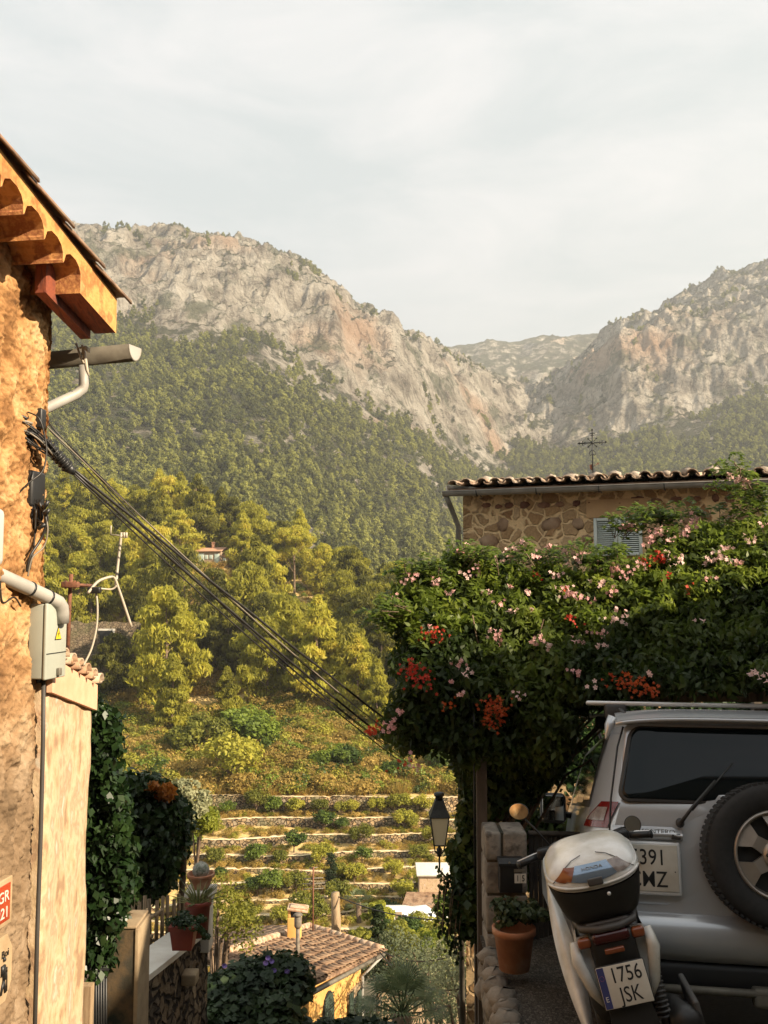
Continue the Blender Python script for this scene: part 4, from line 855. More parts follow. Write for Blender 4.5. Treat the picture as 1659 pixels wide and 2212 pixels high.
gp = empty('gate_post', P(262, 2210, 6.4), 'square mossy gate post with one edge coloured sunlit, left of the stone garden wall', 'gate post')
a_ = P(232, 2010, 6.5); b_ = P(284, 2010, 6.4); zt = float(Zof(2006, 6.5))
mb = MB(); mb.box((a_.x, a_.y, zt - 1.6), (b_.x, a_.y + .3, zt)); pb(mb, 'pier', m_conc, gp)
mb = MB(); mb.rbox((a_.x - .01, a_.y - .012, zt), (b_.x + .012, a_.y + .31, zt + .022), .008); mb.rbox((b_.x - .002, a_.y - .01, zt - 1.6), (b_.x + .028, a_.y + .3, zt), .008); pb(mb, 'cap', m_conc2, gp)  # pale strip down the right side colours in its sunlit face
# stone garden wall with white coping, stepping down to the valley
m_rub = STONE('dark rubble', [(.16, .12, .08), (.26, .19, .12), (.10, .085, .07), (.34, .26, .17)], (.045, .035, .028), 8, .03, .12)
m_cop = M('limewashed coping', (.62, .57, .48), .8, c2=(.72, .68, .60), scale=5, bump=.003)
gw = empty('garden_wall', P(380, 2200, 7.5), 'low rubble garden wall with whitewashed sloping coping carrying flower pots', 'stone wall')
C0, C1 = P(294, 2142, 6.74), P(456, 2012, 8.7)     # right edge of the coping top
B0, B1 = P(262, 2105, 6.3), P(400, 2012, 8.95)
wd_ = Vector((C1.x - C0.x, C1.y - C0.y, 0)).normalized(); wn_ = Vector((wd_.y, -wd_.x, 0))
mb = MB(); th = .30; lowz = -5.6
mb.prism([C0, C1, C1 - wn_ * th, C0 - wn_ * th], (0, 0, .045)); pb(mb, 'coping', m_cop, gw)
mb = MB()
def gwf(u, v):
    a = C0.lerp(C1, u); z = lowz + (a.z - lowz) * v; d = .03 * float(noise(np.array([u * 28, v * 24, 5.])) ) + .012 * float(noise(np.array([u * 90, v * 70, 5.]))) ; p = Vector((a.x, a.y, z)) - wn_ * .03 + wn_ * d * (1 if v < .98 else 0); return p
mb.grid(gwf, 120, 110); mb.prism([Vector((C1.x, C1.y, lowz)) + wd_ * .0 - wn_ * .03, Vector((C1.x, C1.y, lowz)) - wn_ * th, C1 - wn_ * th, C1 - wn_ * .03], wd_ * .01); mb.prism([Vector((C0.x, C0.y, lowz)) - wn_ * th, Vector((C1.x, C1.y, lowz)) - wn_ * th, C1 - wn_ * th, C0 - wn_ * th], wn_ * .02); pb(mb, 'rubble_face', m_rub, gw)
mb = MB(); mb.rbox((-.06, -.10, -.045), (.06, .05, .045), .01, 2, Matrix.Translation(P(412, 2108, 7.95))); pb(mb, 'jutting_stone', m_conc2, gw)
# flower pots
m_terra = M('terracotta', (.34, .13, .06), .75, c2=[(.42, .18, .09), (.50, .30, .19)], scale=7, bump=.002)
m_redpot = M('dark red pot', (.22, .035, .02), .55, c2=(.28, .055, .03), scale=6)
def pot_round(name, base, r, h, mat, label, group=None, taper=.72, rim=.02):
    o = empty(name, base, label, 'plant pot', group); mb = MB()
    mb.lathe([(.01, .0), (r * taper, 0), (r * .98, h - rim * 2), (r * 1.07, h - rim * 2), (r * 1.08, h - .004), (r * 1.04, h), (r * .93, h), (r * .90, h - .05), (.0, h - .05)], n=28); mb.build('pot', mat, o); return o
def soil(o, r, z): mb = MB(); mb.lathe([(0, z + .004), (r, z)], n=20); mb.build('soil', m_bark, o, recalc=False)
def atw(f, zoff=.045, side=.5): p = C0.lerp(C1, f) - wn_ * th * side; return Vector((p.x, p.y, p.z + zoff))
def succulent(o, z, r, n, ln, seed, mat, up=.8):
    rg = np.random.default_rng(seed); mb = MB()
    for k in range(n):
        a = rg.random() * 6.28; e = rg.uniform(.25, up); rr = r * rg.random() ** .5 * .5; s = Vector((math.cos(a) * rr, math.sin(a) * rr, z)); d = Vector((math.cos(a) * (1 - e), math.sin(a) * (1 - e), e)).normalized(); l_ = ln * rg.uniform(.6, 1.1); p1 = s + d * l_ * .5; p2 = s + d * l_ + Vector((math.cos(a), math.sin(a), -.5)) * l_ * .18
        mb.tube([s, p1, p2], [.008, .006, .001], 4, False)
    return mb.build('leaves', mat, o, recalc=False)
m_succ = M('succulent leaf', (.10, .13, .04), .5, c2=(.26, .24, .08), scale=9)
pz = P(397, 2046, 7.55); rp0 = empty('square_pot', pz, 'square dark red pot with trailing succulents, nearest on the white coping', 'plant pot', 'pots on the garden wall')
mb = MB(); hw = .095; 
def fr(z0, s0, z1, s1): return [(-s0, -s0, z0), (s0, -s0, z0), (s0, s0, z0), (-s0, s0, z0), (-s1, -s1, z1), (s1, -s1, z1), (s1, s1, z1), (-s1, s1, z1)]
q6 = [(0, 3, 2, 1), (4, 5, 6, 7), (0, 1, 5, 4), (1, 2, 6, 5), (2, 3, 7, 6), (3, 0, 4, 7)]
mb.add(fr(0, hw * .78, .15, hw * .98), q6); mb.add(fr(.15, hw * 1.06, .185, hw * 1.08), q6); mb.build('pot', m_redpot, rp0)
cl = [(rng.normal() * .05, rng.normal() * .05, .20 + .02 * rng.random(), .045, .045, .03) for _ in range(22)] + [(.10 + .02 * k, -.02, .17 - .02 * k, .03, .03, .025) for k in range(5)]
V, F = clumpcloud(cl, 45, .018, rng); link('trailing_plant', fastmesh('trailing_plant', V, F, m_ivy), rp0)
pz = P(427, 2020, 8.15); o_ = pot_round('round_pot', pz, .105, .29, m_redpot, 'tall round dark red pot with spiky grass, right of the square pot', 'pots on the garden wall', .8); succulent(o_, .25, .1, 46, .22, 3, m_succ, .95)
pr = P(433, 2010, 8.55); pw = empty('white_pier', (pr.x, pr.y, -5.2), 'whitewashed square pier with a flat cap at the end of the garden wall', 'pier')
zc = float(Zof(1922, 8.5)); 
mb = MB(); mb.rbox((-.095, -.09, C1.z + 5.2 - .1), (.095, .10, zc + 5.2 - .07), .008); mb.build('shaft', m_cop, pw); mb = MB(); mb.rbox((-.125, -.125, zc + 5.2 - .07), (.125, .125, zc + 5.2), .012); mb.build('cap', m_cop, pw)
pb_ = Vector((pr.x - .005, pr.y, zc)); o_ = pot_round('clay_bowl', pb_, .115, .13, m_terra, 'clay bowl holding a round white cactus on top of the white pier', 'pots on the garden wall', .62, .015)
mb = MB(); mb.lathe([(.0, .0), (.09, 0), (.095, .012), (.0, .012)], (0, 0, -.0), 24)
cc = empty('ball_cactus', pb_ + Vector((0, 0, .10)), 'round whitish cactus growing in the clay bowl', 'cactus'); m_cac = M('woolly cactus', (.20, .24, .16), .9, c2=(.55, .55, .48), scale=30, lo=.4, hi=.6)
mb = MB(); n_ = 32; vs = []; fs = []
for i in range(13):
    ph = -1.2 + 2.77 * i / 12
    for k in range(n_): a = 2 * math.pi * k / n_; r = .068 * math.cos(ph) * (1 + .07 * math.cos(a * 16)); vs.append((r * math.cos(a), r * math.sin(a), .055 + .068 * math.sin(ph)))
for i in range(12):
    for k in range(n_): fs.append((i * n_ + k, i * n_ + (k + 1) % n_, (i + 1) * n_ + (k + 1) % n_, (i + 1) * n_ + k))
mb.add(vs, fs, True); mb.build('body', m_cac, cc)
rg = np.random.default_rng(5); d = rg.normal(size=(900, 3)); d[:, 2] = np.abs(d[:, 2]) - .3; d /= np.linalg.norm(d, axis=1)[:, None]; V, F = cards(d * .073 + [0, 0, .055], rg.normal(size=(900, 3)), np.full(900, .003), 6); link('spines', fastmesh('spines', V, F, m_wpaint), cc)
# picket fence
pf_ = empty('picket_fence', P(350, 2030, 9.0), 'weathered wooden picket fence behind the garden wall under the creeper', 'fence')
for k in range(13):
    x_ = 262 + k * 12.5; y0, y1 = 1935 + random.uniform(-6, 8) + (4 if k < 8 else 0), 2075 - k * 4; D_ = 8.3 + .06 * k; a_, b_ = P(x_, y1, D_), P(x_ + random.uniform(-3, 3), y0, D_); mb = MB(); mb.tube([a_, b_], [.020, .018], 5); pb(mb, 'picket', m_wood, pf_)
for y_ in (1975, 2030):
    mb = MB(); mb.tube([P(255, y_ + 8, 8.32), P(420, y_ - 6, 9.1)], .014, 6); pb(mb, 'rail', m_wood, pf_)
for pts in ([(285, 1995, 8.0), (320, 1985, 8.2), (352, 1965, 8.3)], [(288, 2030, 8.0), (330, 2022, 8.1)], [(300, 2078, 7.6), (325, 2062, 7.8)]): wcable(pts, .016, 'loose_branch', m_wood, parent=pf_)

# ================================================================ VALLEY HOUSES AND PLANTS
def obj_in(par):
    def f(mb, name, mat, p=None, recalc=True):
        o = mb.build(name, mat, p or par, recalc=recalc); o.matrix_parent_inverse = Matrix.Translation(-Vector(par.location)); return o
    return f
def tiled_slope(mb, eave0, eave1, ridge0, ridge1, pitch=.24, course=.42, r=.085, seed=0):
    """barrel tiles filling the quad eave0-eave1-ridge1-ridge0"""
    rd = random.Random(seed); e0, e1, r0, r1 = map(Vector, (eave0, eave1, ridge0, ridge1)); n = max(2, int((e1 - e0).length / pitch)); 
    for i in range(n + 1):
        f = i / n; a = e0.lerp(e1, f); b = r0.lerp(r1, f); L_ = (b - a).length
        if L_ < .3: continue
        ax = (b - a) / L_; sd = (e1 - e0).normalized(); up = sd.cross(ax); up = up if up.z > 0 else -up; sd = ax.cross(up).normalized(); m_ = max(1, int(L_ / course))
        for j in range(m_):
            st = a + ax * (L_ * j / m_ - .06); wob = sd * rd.uniform(-.02, .02) + up * rd.uniform(-.012, .015)
            tile(mb, st + up * (.065) + wob, (ax + up * -.03 + sd * rd.uniform(-.04, .04)).normalized(), sd, up, L_ / m_ + .08, r, r * .8, False, 5, .015)
            tile(mb, st + sd * pitch / 2 + up * .075, ax, sd, up, L_ / m_ + .08, r * .8, r, True, 4, .015)
m_roof = M('weathered roof tiles', (.07, .042, .026), .9, c2=[(.18, .105, .06), (.29, .19, .115), (.12, .09, .06)], scale=2.2, bump=.01, bscale=10, lo=.3, hi=.7)
m_yel = M('yellow ochre render', (.56, .29, .07), .9, c2=[(.62, .36, .11), (.46, .24, .07)], scale=1.2, bump=.004, bscale=12)
m_green_sh = M('dark green shutter', (.03, .05, .035), .6)
m_dark = M('dark opening', (.012, .012, .012), .6)
# ---- yellow house: ridge and eave corners read off in metres
YD = 27.0
E1 = P(824, 2056, 25.5)            # near-right eave corner (outer)
E0 = P(640, 2140, 20.5)            # eave running to the lower left, towards us
RG = P(668, 2006, 29.0)            # ridge end
RL = P(448, 2076, 22.5)            # ridge end on the left
yh = empty('yellow_house', (E1.x - 2, E1.y, -16), 'yellow rendered house with an old brown tiled roof and arched shutter', 'house')
Y = obj_in(yh)
mb = MB(); tiled_slope(mb, E0, E1, RL, RG, .21, .42, .075, 1); Y(mb, 'roof', m_roof, recalc=False)
mb = MB(); mb.prism([E0, E1, RG, RL], (0, 0, -.08)); Y(mb, 'roof_deck', m_tiledark)
# left slope beyond the ridge
E2 = RL + Vector((-4.2, 1.6, -1.3)); E3 = RG + Vector((-3.6, 3.2, -1.2))
mb = MB(); mb.prism([RL, RG, E3, E2], (0, 0, -.08)); tiled_slope(mb, E2, E3, RL, RG, .25, .42, .09, 2); Y(mb, 'back_roof', m_roof, recalc=False)
mb = MB(); 
n_ = 22
for k in range(n_): a_ = RL.lerp(RG, k / n_); b_ = RL.lerp(RG, (k + 1.15) / n_); mb.tube([a_ + Vector((0, 0, .06)), b_ + Vector((0, 0, .08))], [.13, .11], 8)
Y(mb, 'ridge_tiles', m_tile)
mb = MB(); n_ = 12
for k in range(n_): a_ = E1.lerp(RG, k / n_); b_ = E1.lerp(RG, (k + 1.15) / n_); mb.tube([a_ + Vector((0, 0, .07)), b_ + Vector((0, 0, .09))], [.11, .09], 8)
Y(mb, 'verge_tiles', m_tile)
ed = (E1 - E0); ed.z = 0; ed.normalize(); en = Vector((ed.y, -ed.x, 0)); ins = -en * .45
w0 = E0 + ins - ed * 1.0; w1 = E1 + ins - ed * .35; 
mb = MB(); A_ = Vector((w0.x, w0.y, -16)); B_ = Vector((w1.x, w1.y, -16)); C_ = Vector((w1.x, w1.y, E1.z - .02)); D_ = Vector((w0.x, w0.y, E0.z + (E0 - E1).normalized().z - .02)); mb.prism([A_, B_, C_, D_], -en * .3); Y(mb, 'wall', m_yel)
q_ = w1 + Vector((-3.2, 2.7, 0)); mb = MB(); mb.prism([Vector((w1.x, w1.y, -16)), Vector((q_.x, q_.y, -16)), Vector((q_.x, q_.y, RG.z - .3)), C_], Vector((-.2, -.2, 0))); Y(mb, 'gable_wall', m_yel)
mb = MB(); mb.tube([E0 + en * .06 + Vector((0, 0, -.04)) - ed * .8, E1 + en * .06 + Vector((0, 0, -.06))], .055, 8); Y(mb, 'gutter', m_zinc)
mb = MB(); p_ = w1 + en * .08 - ed * .1; mb.tube([E1 + en * .04 + Vector((0, 0, -.08)), Vector((p_.x, p_.y, E1.z - .5)), Vector((p_.x, p_.y, -16))], .045, 8); Y(mb, 'downpipe', m_pipe)
def onwall(vx, vy):
    """point of the wall plane seen in a direction"""
    d = P(vx, vy, 1.0); t = (w1 - Vector((0, 0, 0))).dot(en) / d.dot(en); return d * t
def wallbox(vx0, vx1, vy0, vy1, out0, out1, mb, arch=False):
    a = onwall(vx0, vy1); b = onwall(vx1, vy1); c = onwall((vx0 + vx1) / 2, vy0); a.z = b.z = min(a.z, b.z); w_ = (b - a).length; h = c.z - a.z; dd = (b - a).normalized()
    prof = [(0, 0), (w_, 0)] + ([(w_ / 2 + w_ / 2 * math.cos(t_), h - w_ * .8 + w_ * .8 * math.sin(t_)) for t_ in np.linspace(0, math.pi, 11)] if arch else [(w_, h), (0, h)])
    mb.prism([a + dd * x + Vector((0, 0, z)) + en * out0 for x, z in prof], en * (out1 - out0)); return a, dd, w_, h
mb = MB(); wallbox(695, 720, 2141, 2230, .01, .03, mb, True); f_ = Y(mb, 'arched_window', m_dark)
mb = MB(); a, dd, w_, h = wallbox(697, 718, 2146, 2230, .03, .05, mb, True); s_ = mb.build('shutter', m_green_sh, f_); s_.matrix_parent_inverse = Matrix.Translation(-Vector(yh.location))
mb = MB(); k = 0
while k * .07 < h - .1: mb.rbox(Vector((-w_ * .42, 0, -.025)), (w_ * .42, .02, .02), .008, 1, frame(a + dd * w_ / 2 + en * .055 + Vector((0, 0, .06 + k * .07)), dd, (0, 0, 1))); k += 1
s_ = mb.build('louvres', m_green_sh, f_); s_.matrix_parent_inverse = Matrix.Translation(-Vector(yh.location))
mb = MB(); wallbox(751, 776, 2140, 2230, .01, .035, mb); f_ = Y(mb, 'window', m_dark)
mb = MB(); wallbox(767, 776, 2138, 2230, .04, .08, mb); wallbox(749, 758, 2144, 2230, .04, .08, mb); s_ = mb.build('shutter', m_green_sh, f_); s_.matrix_parent_inverse = Matrix.Translation(-Vector(yh.location))
mb = MB(); wallbox(749, 778, 2132, 2137, .0, .05, mb); s_ = mb.build('lintel', m_conc2, f_); s_.matrix_parent_inverse = Matrix.Translation(-Vector(yh.location))
# chimney with a flat slab on stubby legs
ch = P(636, 2024, 26.6); CHM = Matrix.Translation(ch) @ Matrix.Scale(.72, 4) @ Matrix.Translation(-ch)
mb = MB(); mb.rbox((ch.x - .26, ch.y - .24, ch.z - .6), (ch.x + .26, ch.y + .24, ch.z + .78), .03, 3, CHM); c_ = Y(mb, 'chimney', m_yel)
for nm, bx, mt in (('chimney_throat', [((-.20, -.18, .78), (.20, .18, 1.05))], m_dark), ('chimney_cap', [((-.40, -.34, 1.05), (.40, .34, 1.13)), ((-.30, -.25, 1.13), (.36, .2, 1.19))], m_tile), ('chimney_leg', [((-.24, -.22, .78), (-.14, -.12, 1.06)), ((.14, -.22, .78), (.24, -.12, 1.06)), ((.14, .12, .78), (.24, .22, 1.06))], m_yel)):
    mb = MB(); [mb.rbox(Vector(a) + ch, Vector(b) + ch, .015, 2, CHM @ Matrix.Translation(ch) @ Matrix.Rotation(R(7 if 'cap' in nm else 0), 4, 'Y') @ Matrix.Translation(-ch)) for a, b in bx]; s_ = mb.build(nm, mt, c_); s_.matrix_parent_inverse = Matrix.Translation(-Vector(yh.location))
sp = P(643, 2072, 24.0); mb = MB(); zt = float(Zof(1982, 24.0)); mb.tube([(sp.x, sp.y, sp.z - .6), (sp.x, sp.y, zt)], .05, 10); mb.tube([(sp.x, sp.y, zt - .25), (sp.x, sp.y, zt - .2), (sp.x, sp.y, zt), (sp.x, sp.y, zt + .04)], [.07, .095, .095, .07], 10); mb.tube([(sp.x, sp.y, zt + .06), (sp.x, sp.y, zt + .11)], [.13, .07], 10); Y(mb, 'stove_pipe', M('sooty pipe', (.20, .17, .13), .7, c2=(.10, .085, .07), scale=9))
an = P(676, 2016, 28.0); ao = empty('roof_antenna', an, 'thin rusty television aerial mast with short crossbars over the tiled roof', 'aerial'); A = obj_in(ao)
mb = MB(); zt = float(Zof(1872, 28.0)); mb.tube([an, (an.x, an.y, zt)], .025, 6); A(mb, 'mast', m_rust)
for dz, l_ in ((-.05, .12), (-.35, .28), (-.5, .34), (-.65, .3)): mb = MB(); mb.tube([(an.x - l_, an.y, zt + dz), (an.x + l_, an.y + .1, zt + dz)], .015, 5); A(mb, 'crossbar', m_zinc)
wp = P(726, 2035, 30); mb = MB(); mb.tube([(wp.x, wp.y, -17), (wp.x, wp.y, float(Zof(1990, 30))), (wp.x - .03, wp.y, float(Zof(1928, 30)))], [.2, .15, .13], 9); tag(mb.build('wooden_pole', m_wood), 'pale wooden utility pole standing behind the yellow house', 'pole')
for a, b, s_, lb in (((726, 1935, 30), (1040, 1985, 26), .7, 'black wire sagging from the wooden pole towards the ivy column'), ((820, 2052, 25), (1045, 2030, 20), .9, 'wire strung from the yellow house eave to the right'), ((820, 2056, 25), (1045, 2120, 18), 1.2, 'low wire looping in front of the palm and shrubs')):
    A0, B0_ = P(*a), P(*b); mb = MB(); mb.tube([A0.lerp(B0_, i / 20) - Vector((0, 0, s_ * .4 * 4 * (i / 20) * (1 - i / 20))) for i in range(21)], .018, 5); tag(mb.build('valley_wire', m_cable, recalc=False), lb, 'wire', 'wires across the valley gardens')

# ---- hut with shed, vehicle, second house
def simple_house(name, loc, w_, d_, h, label, rz, wallm, roofm, slope=.3, cat='house', extra=None, over=.25):
    o = empty(name, loc, label, cat, rz=rz); mb = MB(); mb.box((-w_ / 2, 0, -3), (w_ / 2, d_, h)); mb.build('wall', wallm, o)
    mb = MB(); e0, e1 = Vector((-w_ / 2 - over, -over, h)), Vector((w_ / 2 + over, -over, h)); r0, r1 = Vector((-w_ / 2 - over, d_ * .6, h + slope * d_ * .6)), Vector((w_ / 2 + over, d_ * .6, h + slope * d_ * .6)); b0, b1 = Vector((-w_ / 2 - over, d_ + over, h)), Vector((w_ / 2 + over, d_ + over, h))
    mb.prism([e0, e1, r1, r0], (0, 0, .05)); mb.prism([r0, r1, b1, b0], (0, 0, .05)); mb.prism([Vector((-w_ / 2, 0, h)), Vector((-w_ / 2, d_, h)), Vector((-w_ / 2, d_ * .6, h + slope * d_ * .6))], (w_, 0, 0)); tiled_slope(mb, e0, e1, r0, r1, .3, .5, .11, 5); mb.build('roof', roofm, o, recalc=False); return o
p = P(965, 2222, 40); sh = simple_house('garden_house', (p.x + .3, 40, p.z), 6.0, 5.5, 2.0, 'low pale house with a tiled roof half hidden by olive trees at the right', R(-4), m_pale, m_roof, .32)
for x_, nm in ((-1.6, 'window'), (.6, 'window'), (2.2, 'window')): mb = MB(); mb.box((x_ - .5, -.03, 1.2), (x_ + .3, -.004, 1.85)); mb.build(nm, m_dark, sh)
mb = MB(); mb.rbox((1.0, 2.4, 2.6), (1.5, 2.9, 3.9), .03); mb.rbox((.92, 2.32, 3.9), (1.58, 2.98, 4.0), .02); mb.build('chimney', m_conc2, sh)
mb = MB(); mb.rbox((-2.6, 2.8, 2.6), (-2.3, 3.1, 3.6), .03); mb.build('chimney', m_conc2, sh)
p = P(946, 1925, 67); hut = empty('terrace_hut', (p.x, 67, p.z), 'small pale stone hut with a lean-to roof on the lower terrace', 'hut')
mb = MB(); mb.box((-1.3, 0, -1.5), (2.2, 2.5, 1.05)); mb.build('wall', m_pale, hut); mb = MB(); mb.rbox((-1.5, -.2, 1.05), (2.4, 2.7, 1.2), .03); mb.build('roof_slab', m_cop, hut)
mb = MB(); mb.prism([(-2.6, -1.9, -.55), (.9, -1.9, -.55), (.9, .0, -.15), (-2.2, 0, -.15)], (0, 0, .1)); mb.build('lean_to_roof', m_roof, hut)
mb = MB(); mb.box((-1.6, -1.5, -2.6), (1.5, -.1, -.6)); mb.build('lean_to_shadow', m_dark, hut); hut.children[-1].name = 'lean_to_shade'  # dark box stands in for the shade under the lean-to roof
for x_ in (-1.9, .7): mb = MB(); mb.tube([(x_, -1.7, -2.6), (x_, -1.7, -.5)], .08, 6); mb.build('post', m_wpaint, hut)
# the white tank trailer and the parked cars by the lowest wall
m_wht = M('white vehicle paint', (.68, .70, .72), .3, coat=.3); m_glass = M('dark vehicle glass', (.02, .025, .03), .08)
p = P(868, 2010, 62); vn = empty('white_van', (p.x, 62, p.z), 'white rounded delivery van parked at the foot of the terraces', 'van', rz=R(4)); 
def loft(mb, secs, n=16):
    """secs: (x, halfwidth, z0, z1) body sections along x"""
    vs = []; fs = []
    for x, hw, z0, z1 in secs:
        zc, hz_ = (z0 + z1) / 2, (z1 - z0) / 2
        for k in range(n):
            a = 2 * math.pi * (k + .5) / n; c_, s_ = math.cos(a), math.sin(a); vs.append((x, hw * math.copysign(abs(c_) ** .5, c_), zc + hz_ * math.copysign(abs(s_) ** .5, s_)))
    for i in range(len(secs) - 1):
        for k in range(n): fs.append((i * n + k, i * n + (k + 1) % n, (i + 1) * n + (k + 1) % n, (i + 1) * n + k))
    fs += [list(range(n)), [(len(secs) - 1) * n + k for k in range(n)]]; mb.add(vs, fs, True); return mb
loft(MB(), [(-1.9, .6, .6, .9), (-1.85, .8, .45, 1.35), (-1.0, .9, .4, 1.45), (.3, .9, .4, 1.42), (.8, .88, .4, 1.3), (1.25, .85, .42, .95), (1.75, .8, .45, .85), (1.9, .6, .5, .7)]).build('body', m_wht, vn)
for a_, b_ in (((.35, -.91, .95), (1.0, -.86, 1.25)), ((-.2, -.915, .95), (.25, -.89, 1.28))): mb = MB(); mb.rbox(a_, b_, .03); mb.build('window', m_glass, vn)
for x_ in (-1.2, 1.25): mb = MB(); mb.lathe([(.0, -.1), (.25, -.1), (.3, -.06), (.3, .06), (.25, .1), (0, .1)], n=16, m=Matrix.Translation((x_, -.8, .3)) @ Matrix.Rotation(R(90), 4, 'X')); mb.build('wheel', m_black, vn)
for vx_, D_, lb, mt in ((920, 64, 'small pale car just right of the white van', m_wht), (896, 65.5, 'dark car wedged behind the white van', m_black)):
    p = P(vx_, 1999, D_); c_ = empty('parked_car', (p.x, D_, p.z), lb, 'car', 'cars parked below the terraces', rz=R(8))
    loft(MB(), [(-1.5, .5, .35, .6), (-1.45, .7, .3, .8), (-.95, .75, .28, 1.15), (.1, .75, .28, 1.2), (.6, .74, .28, .82), (1.3, .7, .3, .7), (1.45, .5, .35, .55)]).build('body', mt, c_)
    mb = MB(); mb.rbox((-.85, -.77, .78), (.3, -.70, 1.05), .04); mb.build('window', m_glass, c_)
    for x_ in (-.9, .95): mb = MB(); mb.lathe([(.0, -.08), (.2, -.08), (.24, -.05), (.24, .05), (.2, .08), (0, .08)], n=14, m=Matrix.Translation((x_, -.66, .24)) @ Matrix.Rotation(R(90), 4, 'X')); mb.build('wheel', m_black, c_)
# ---- hill house among the pines and the stone ruin
p = P(452, 1232, 178); p.z += .6; hh_ = empty('hill_house', (p.x, 178, p.z), 'distant stone house with pale shutters among the pines on the hill', 'house', rz=R(-14))
m_far = STONE('far stone', [(.42, .30, .20), (.5, .38, .27), (.36, .26, .19)], (.4, .3, .2), 3, .03)
mb = MB(); mb.box((-2.6, 0, -4), (2.3, 4, 3.0)); mb.build('wall', m_far, hh_); mb = MB(); mb.box((2.3, .6, -4), (3.6, 3.5, 2.1)); mb.build('annex', m_far, hh_)
mb = MB(); mb.prism([(-3.0, -.35, 3.0), (2.6, -.35, 3.0), (2.6, 2.2, 3.75), (-3.0, 2.2, 3.75)], (0, 0, .14)); mb.prism([(-3.0, 4.3, 3.0), (2.6, 4.3, 3.0), (2.6, 2.2, 3.75), (-3.0, 2.2, 3.75)], (0, 0, .14)); mb.prism([(2.3, .3, 2.1), (3.9, .3, 2.1), (3.9, 3.7, 2.3), (2.3, 3.7, 2.3)], (0, 0, .12)); rf = mb.build('roof', M('orange tile', (.50, .28, .17), .9), hh_)
mb = MB(); mb.rbox((-.3, 1.6, 3.4), (.2, 2.1, 4.8), .03); mb.rbox((-.38, 1.5, 4.8), (.28, 2.2, 4.9), .02); mb.build('chimney', m_pink, hh_)
m_sh2 = M('pale blue shutter', (.50, .60, .55), .6)
for a_, b_ in (((-2.4, 1.0), (-1.2, 2.6)), ((-.95, 1.6), (-.35, 2.3)), ((.0, 1.6), (.6, 2.3)), ((1.1, .6), (2.0, 2.5)), ((2.6, -.2), (3.1, 1.7))):
    mb = MB(); y_ = .6 if a_[0] > 2.3 else 0; mb.rbox((a_[0] - .1, y_ - .05, a_[1] - .1), (b_[0] + .1, y_ - .005, b_[1] + .1), .02); f_ = mb.build('window', m_wpaint, hh_); mb = MB(); mb.rbox((a_[0], y_ - .09, a_[1]), (b_[0], y_ - .05, b_[1]), .01); mb.build('shutter', m_sh2, f_)
p = P(215, 1395, 118); ru = empty('stone_ruin', (p.x, 118, p.z), 'roofless terraced stone ruin with one dark white-framed window on the left slope', 'ruin', rz=R(3))
m_ruin = STONE('ruin stone', [(.22, .16, .10), (.30, .23, .15), (.16, .12, .08)], (.12, .09, .06), 2.8, .05, .10, dirt=(.09, .10, .04))
mb = MB(); 
mb.grid(lambda u_, v_: Vector((-6 + 11 * u_, -.2 + .12 * float(noise(np.array([u_ * 30, v_ * 9, 1.]))), -5.0 + 8.0 * v_ + (.35 * float(noise(np.array([u_ * 9, 5., 1.]))) if v_ > .95 else 0))), 60, 14); mb.box((-6, 0, -5), (5, .6, 2.8)); mb.build('wall', m_ruin, ru)
mb = MB(); mb.grid(lambda u_, v_: Vector((-7 + 15 * u_, -2.2 + .12 * float(noise(np.array([u_ * 30, v_ * 9, 8.]))), -6.0 + 5.0 * v_)), 60, 8); mb.box((-7, -2.1, -6), (8, -.3, -1.0)); mb.build('lower_wall', m_ruin, ru)
mb = MB(); mb.rbox((.1, -.42, .1), (1.9, -.3, 2.1), .02); f_ = mb.build('window', m_dark, ru); mb = MB(); mb.rbox((1.7, -.5, .0), (1.95, -.32, 1.9), .02); mb.rbox((-.1, -.5, 1.9), (2.0, -.32, 2.15), .02); mb.build('frame', m_wpaint, f_)

# ---- cypress, palm, garden shrubs
def cypress(name, loc, h, r, label, seed):
    o = empty(name, loc, label, 'cypress', 'cypresses'); rg = np.random.default_rng(seed); cl = []
    for i in range(40): f = i / 39; rr = r * (.5 + .9 * f if f < .4 else 1) * math.sqrt(max(.04, 1 - max(0, f - .35) ** 2 * 2.2)) * .5; a = rg.random() * 6.28; cl.append((rr * math.cos(a), rr * math.sin(a), h * (.04 + .93 * f), r * .5, r * .5, h * .05))
    link('crown', make_crown('crown', cl, 110, .11 * (h / 6), m_cyp, seed, nb=.6, aspect=2.2), o); mb = MB(); mb.tube([(0, 0, -3), (0, 0, h * .6)], [.1, .04], 6); mb.build('trunk', m_bark, o, recalc=False)
p = P(817, 2085, 29); cypress('cypress_tree', (p.x, 29, p.z - .4), 2.15, .30, 'dense dark columnar cypress right of the tiled roof', 600)
p = P(714, 1918, 73); cypress('cypress_tree', (p.x, 73, p.z), 2.6, .55, 'thin small cypress on the terraces above the wooden pole', 601)
m_palm = LEAF('palm frond', (.05, .075, .03), (.20, .24, .11), .3, .45, 3)
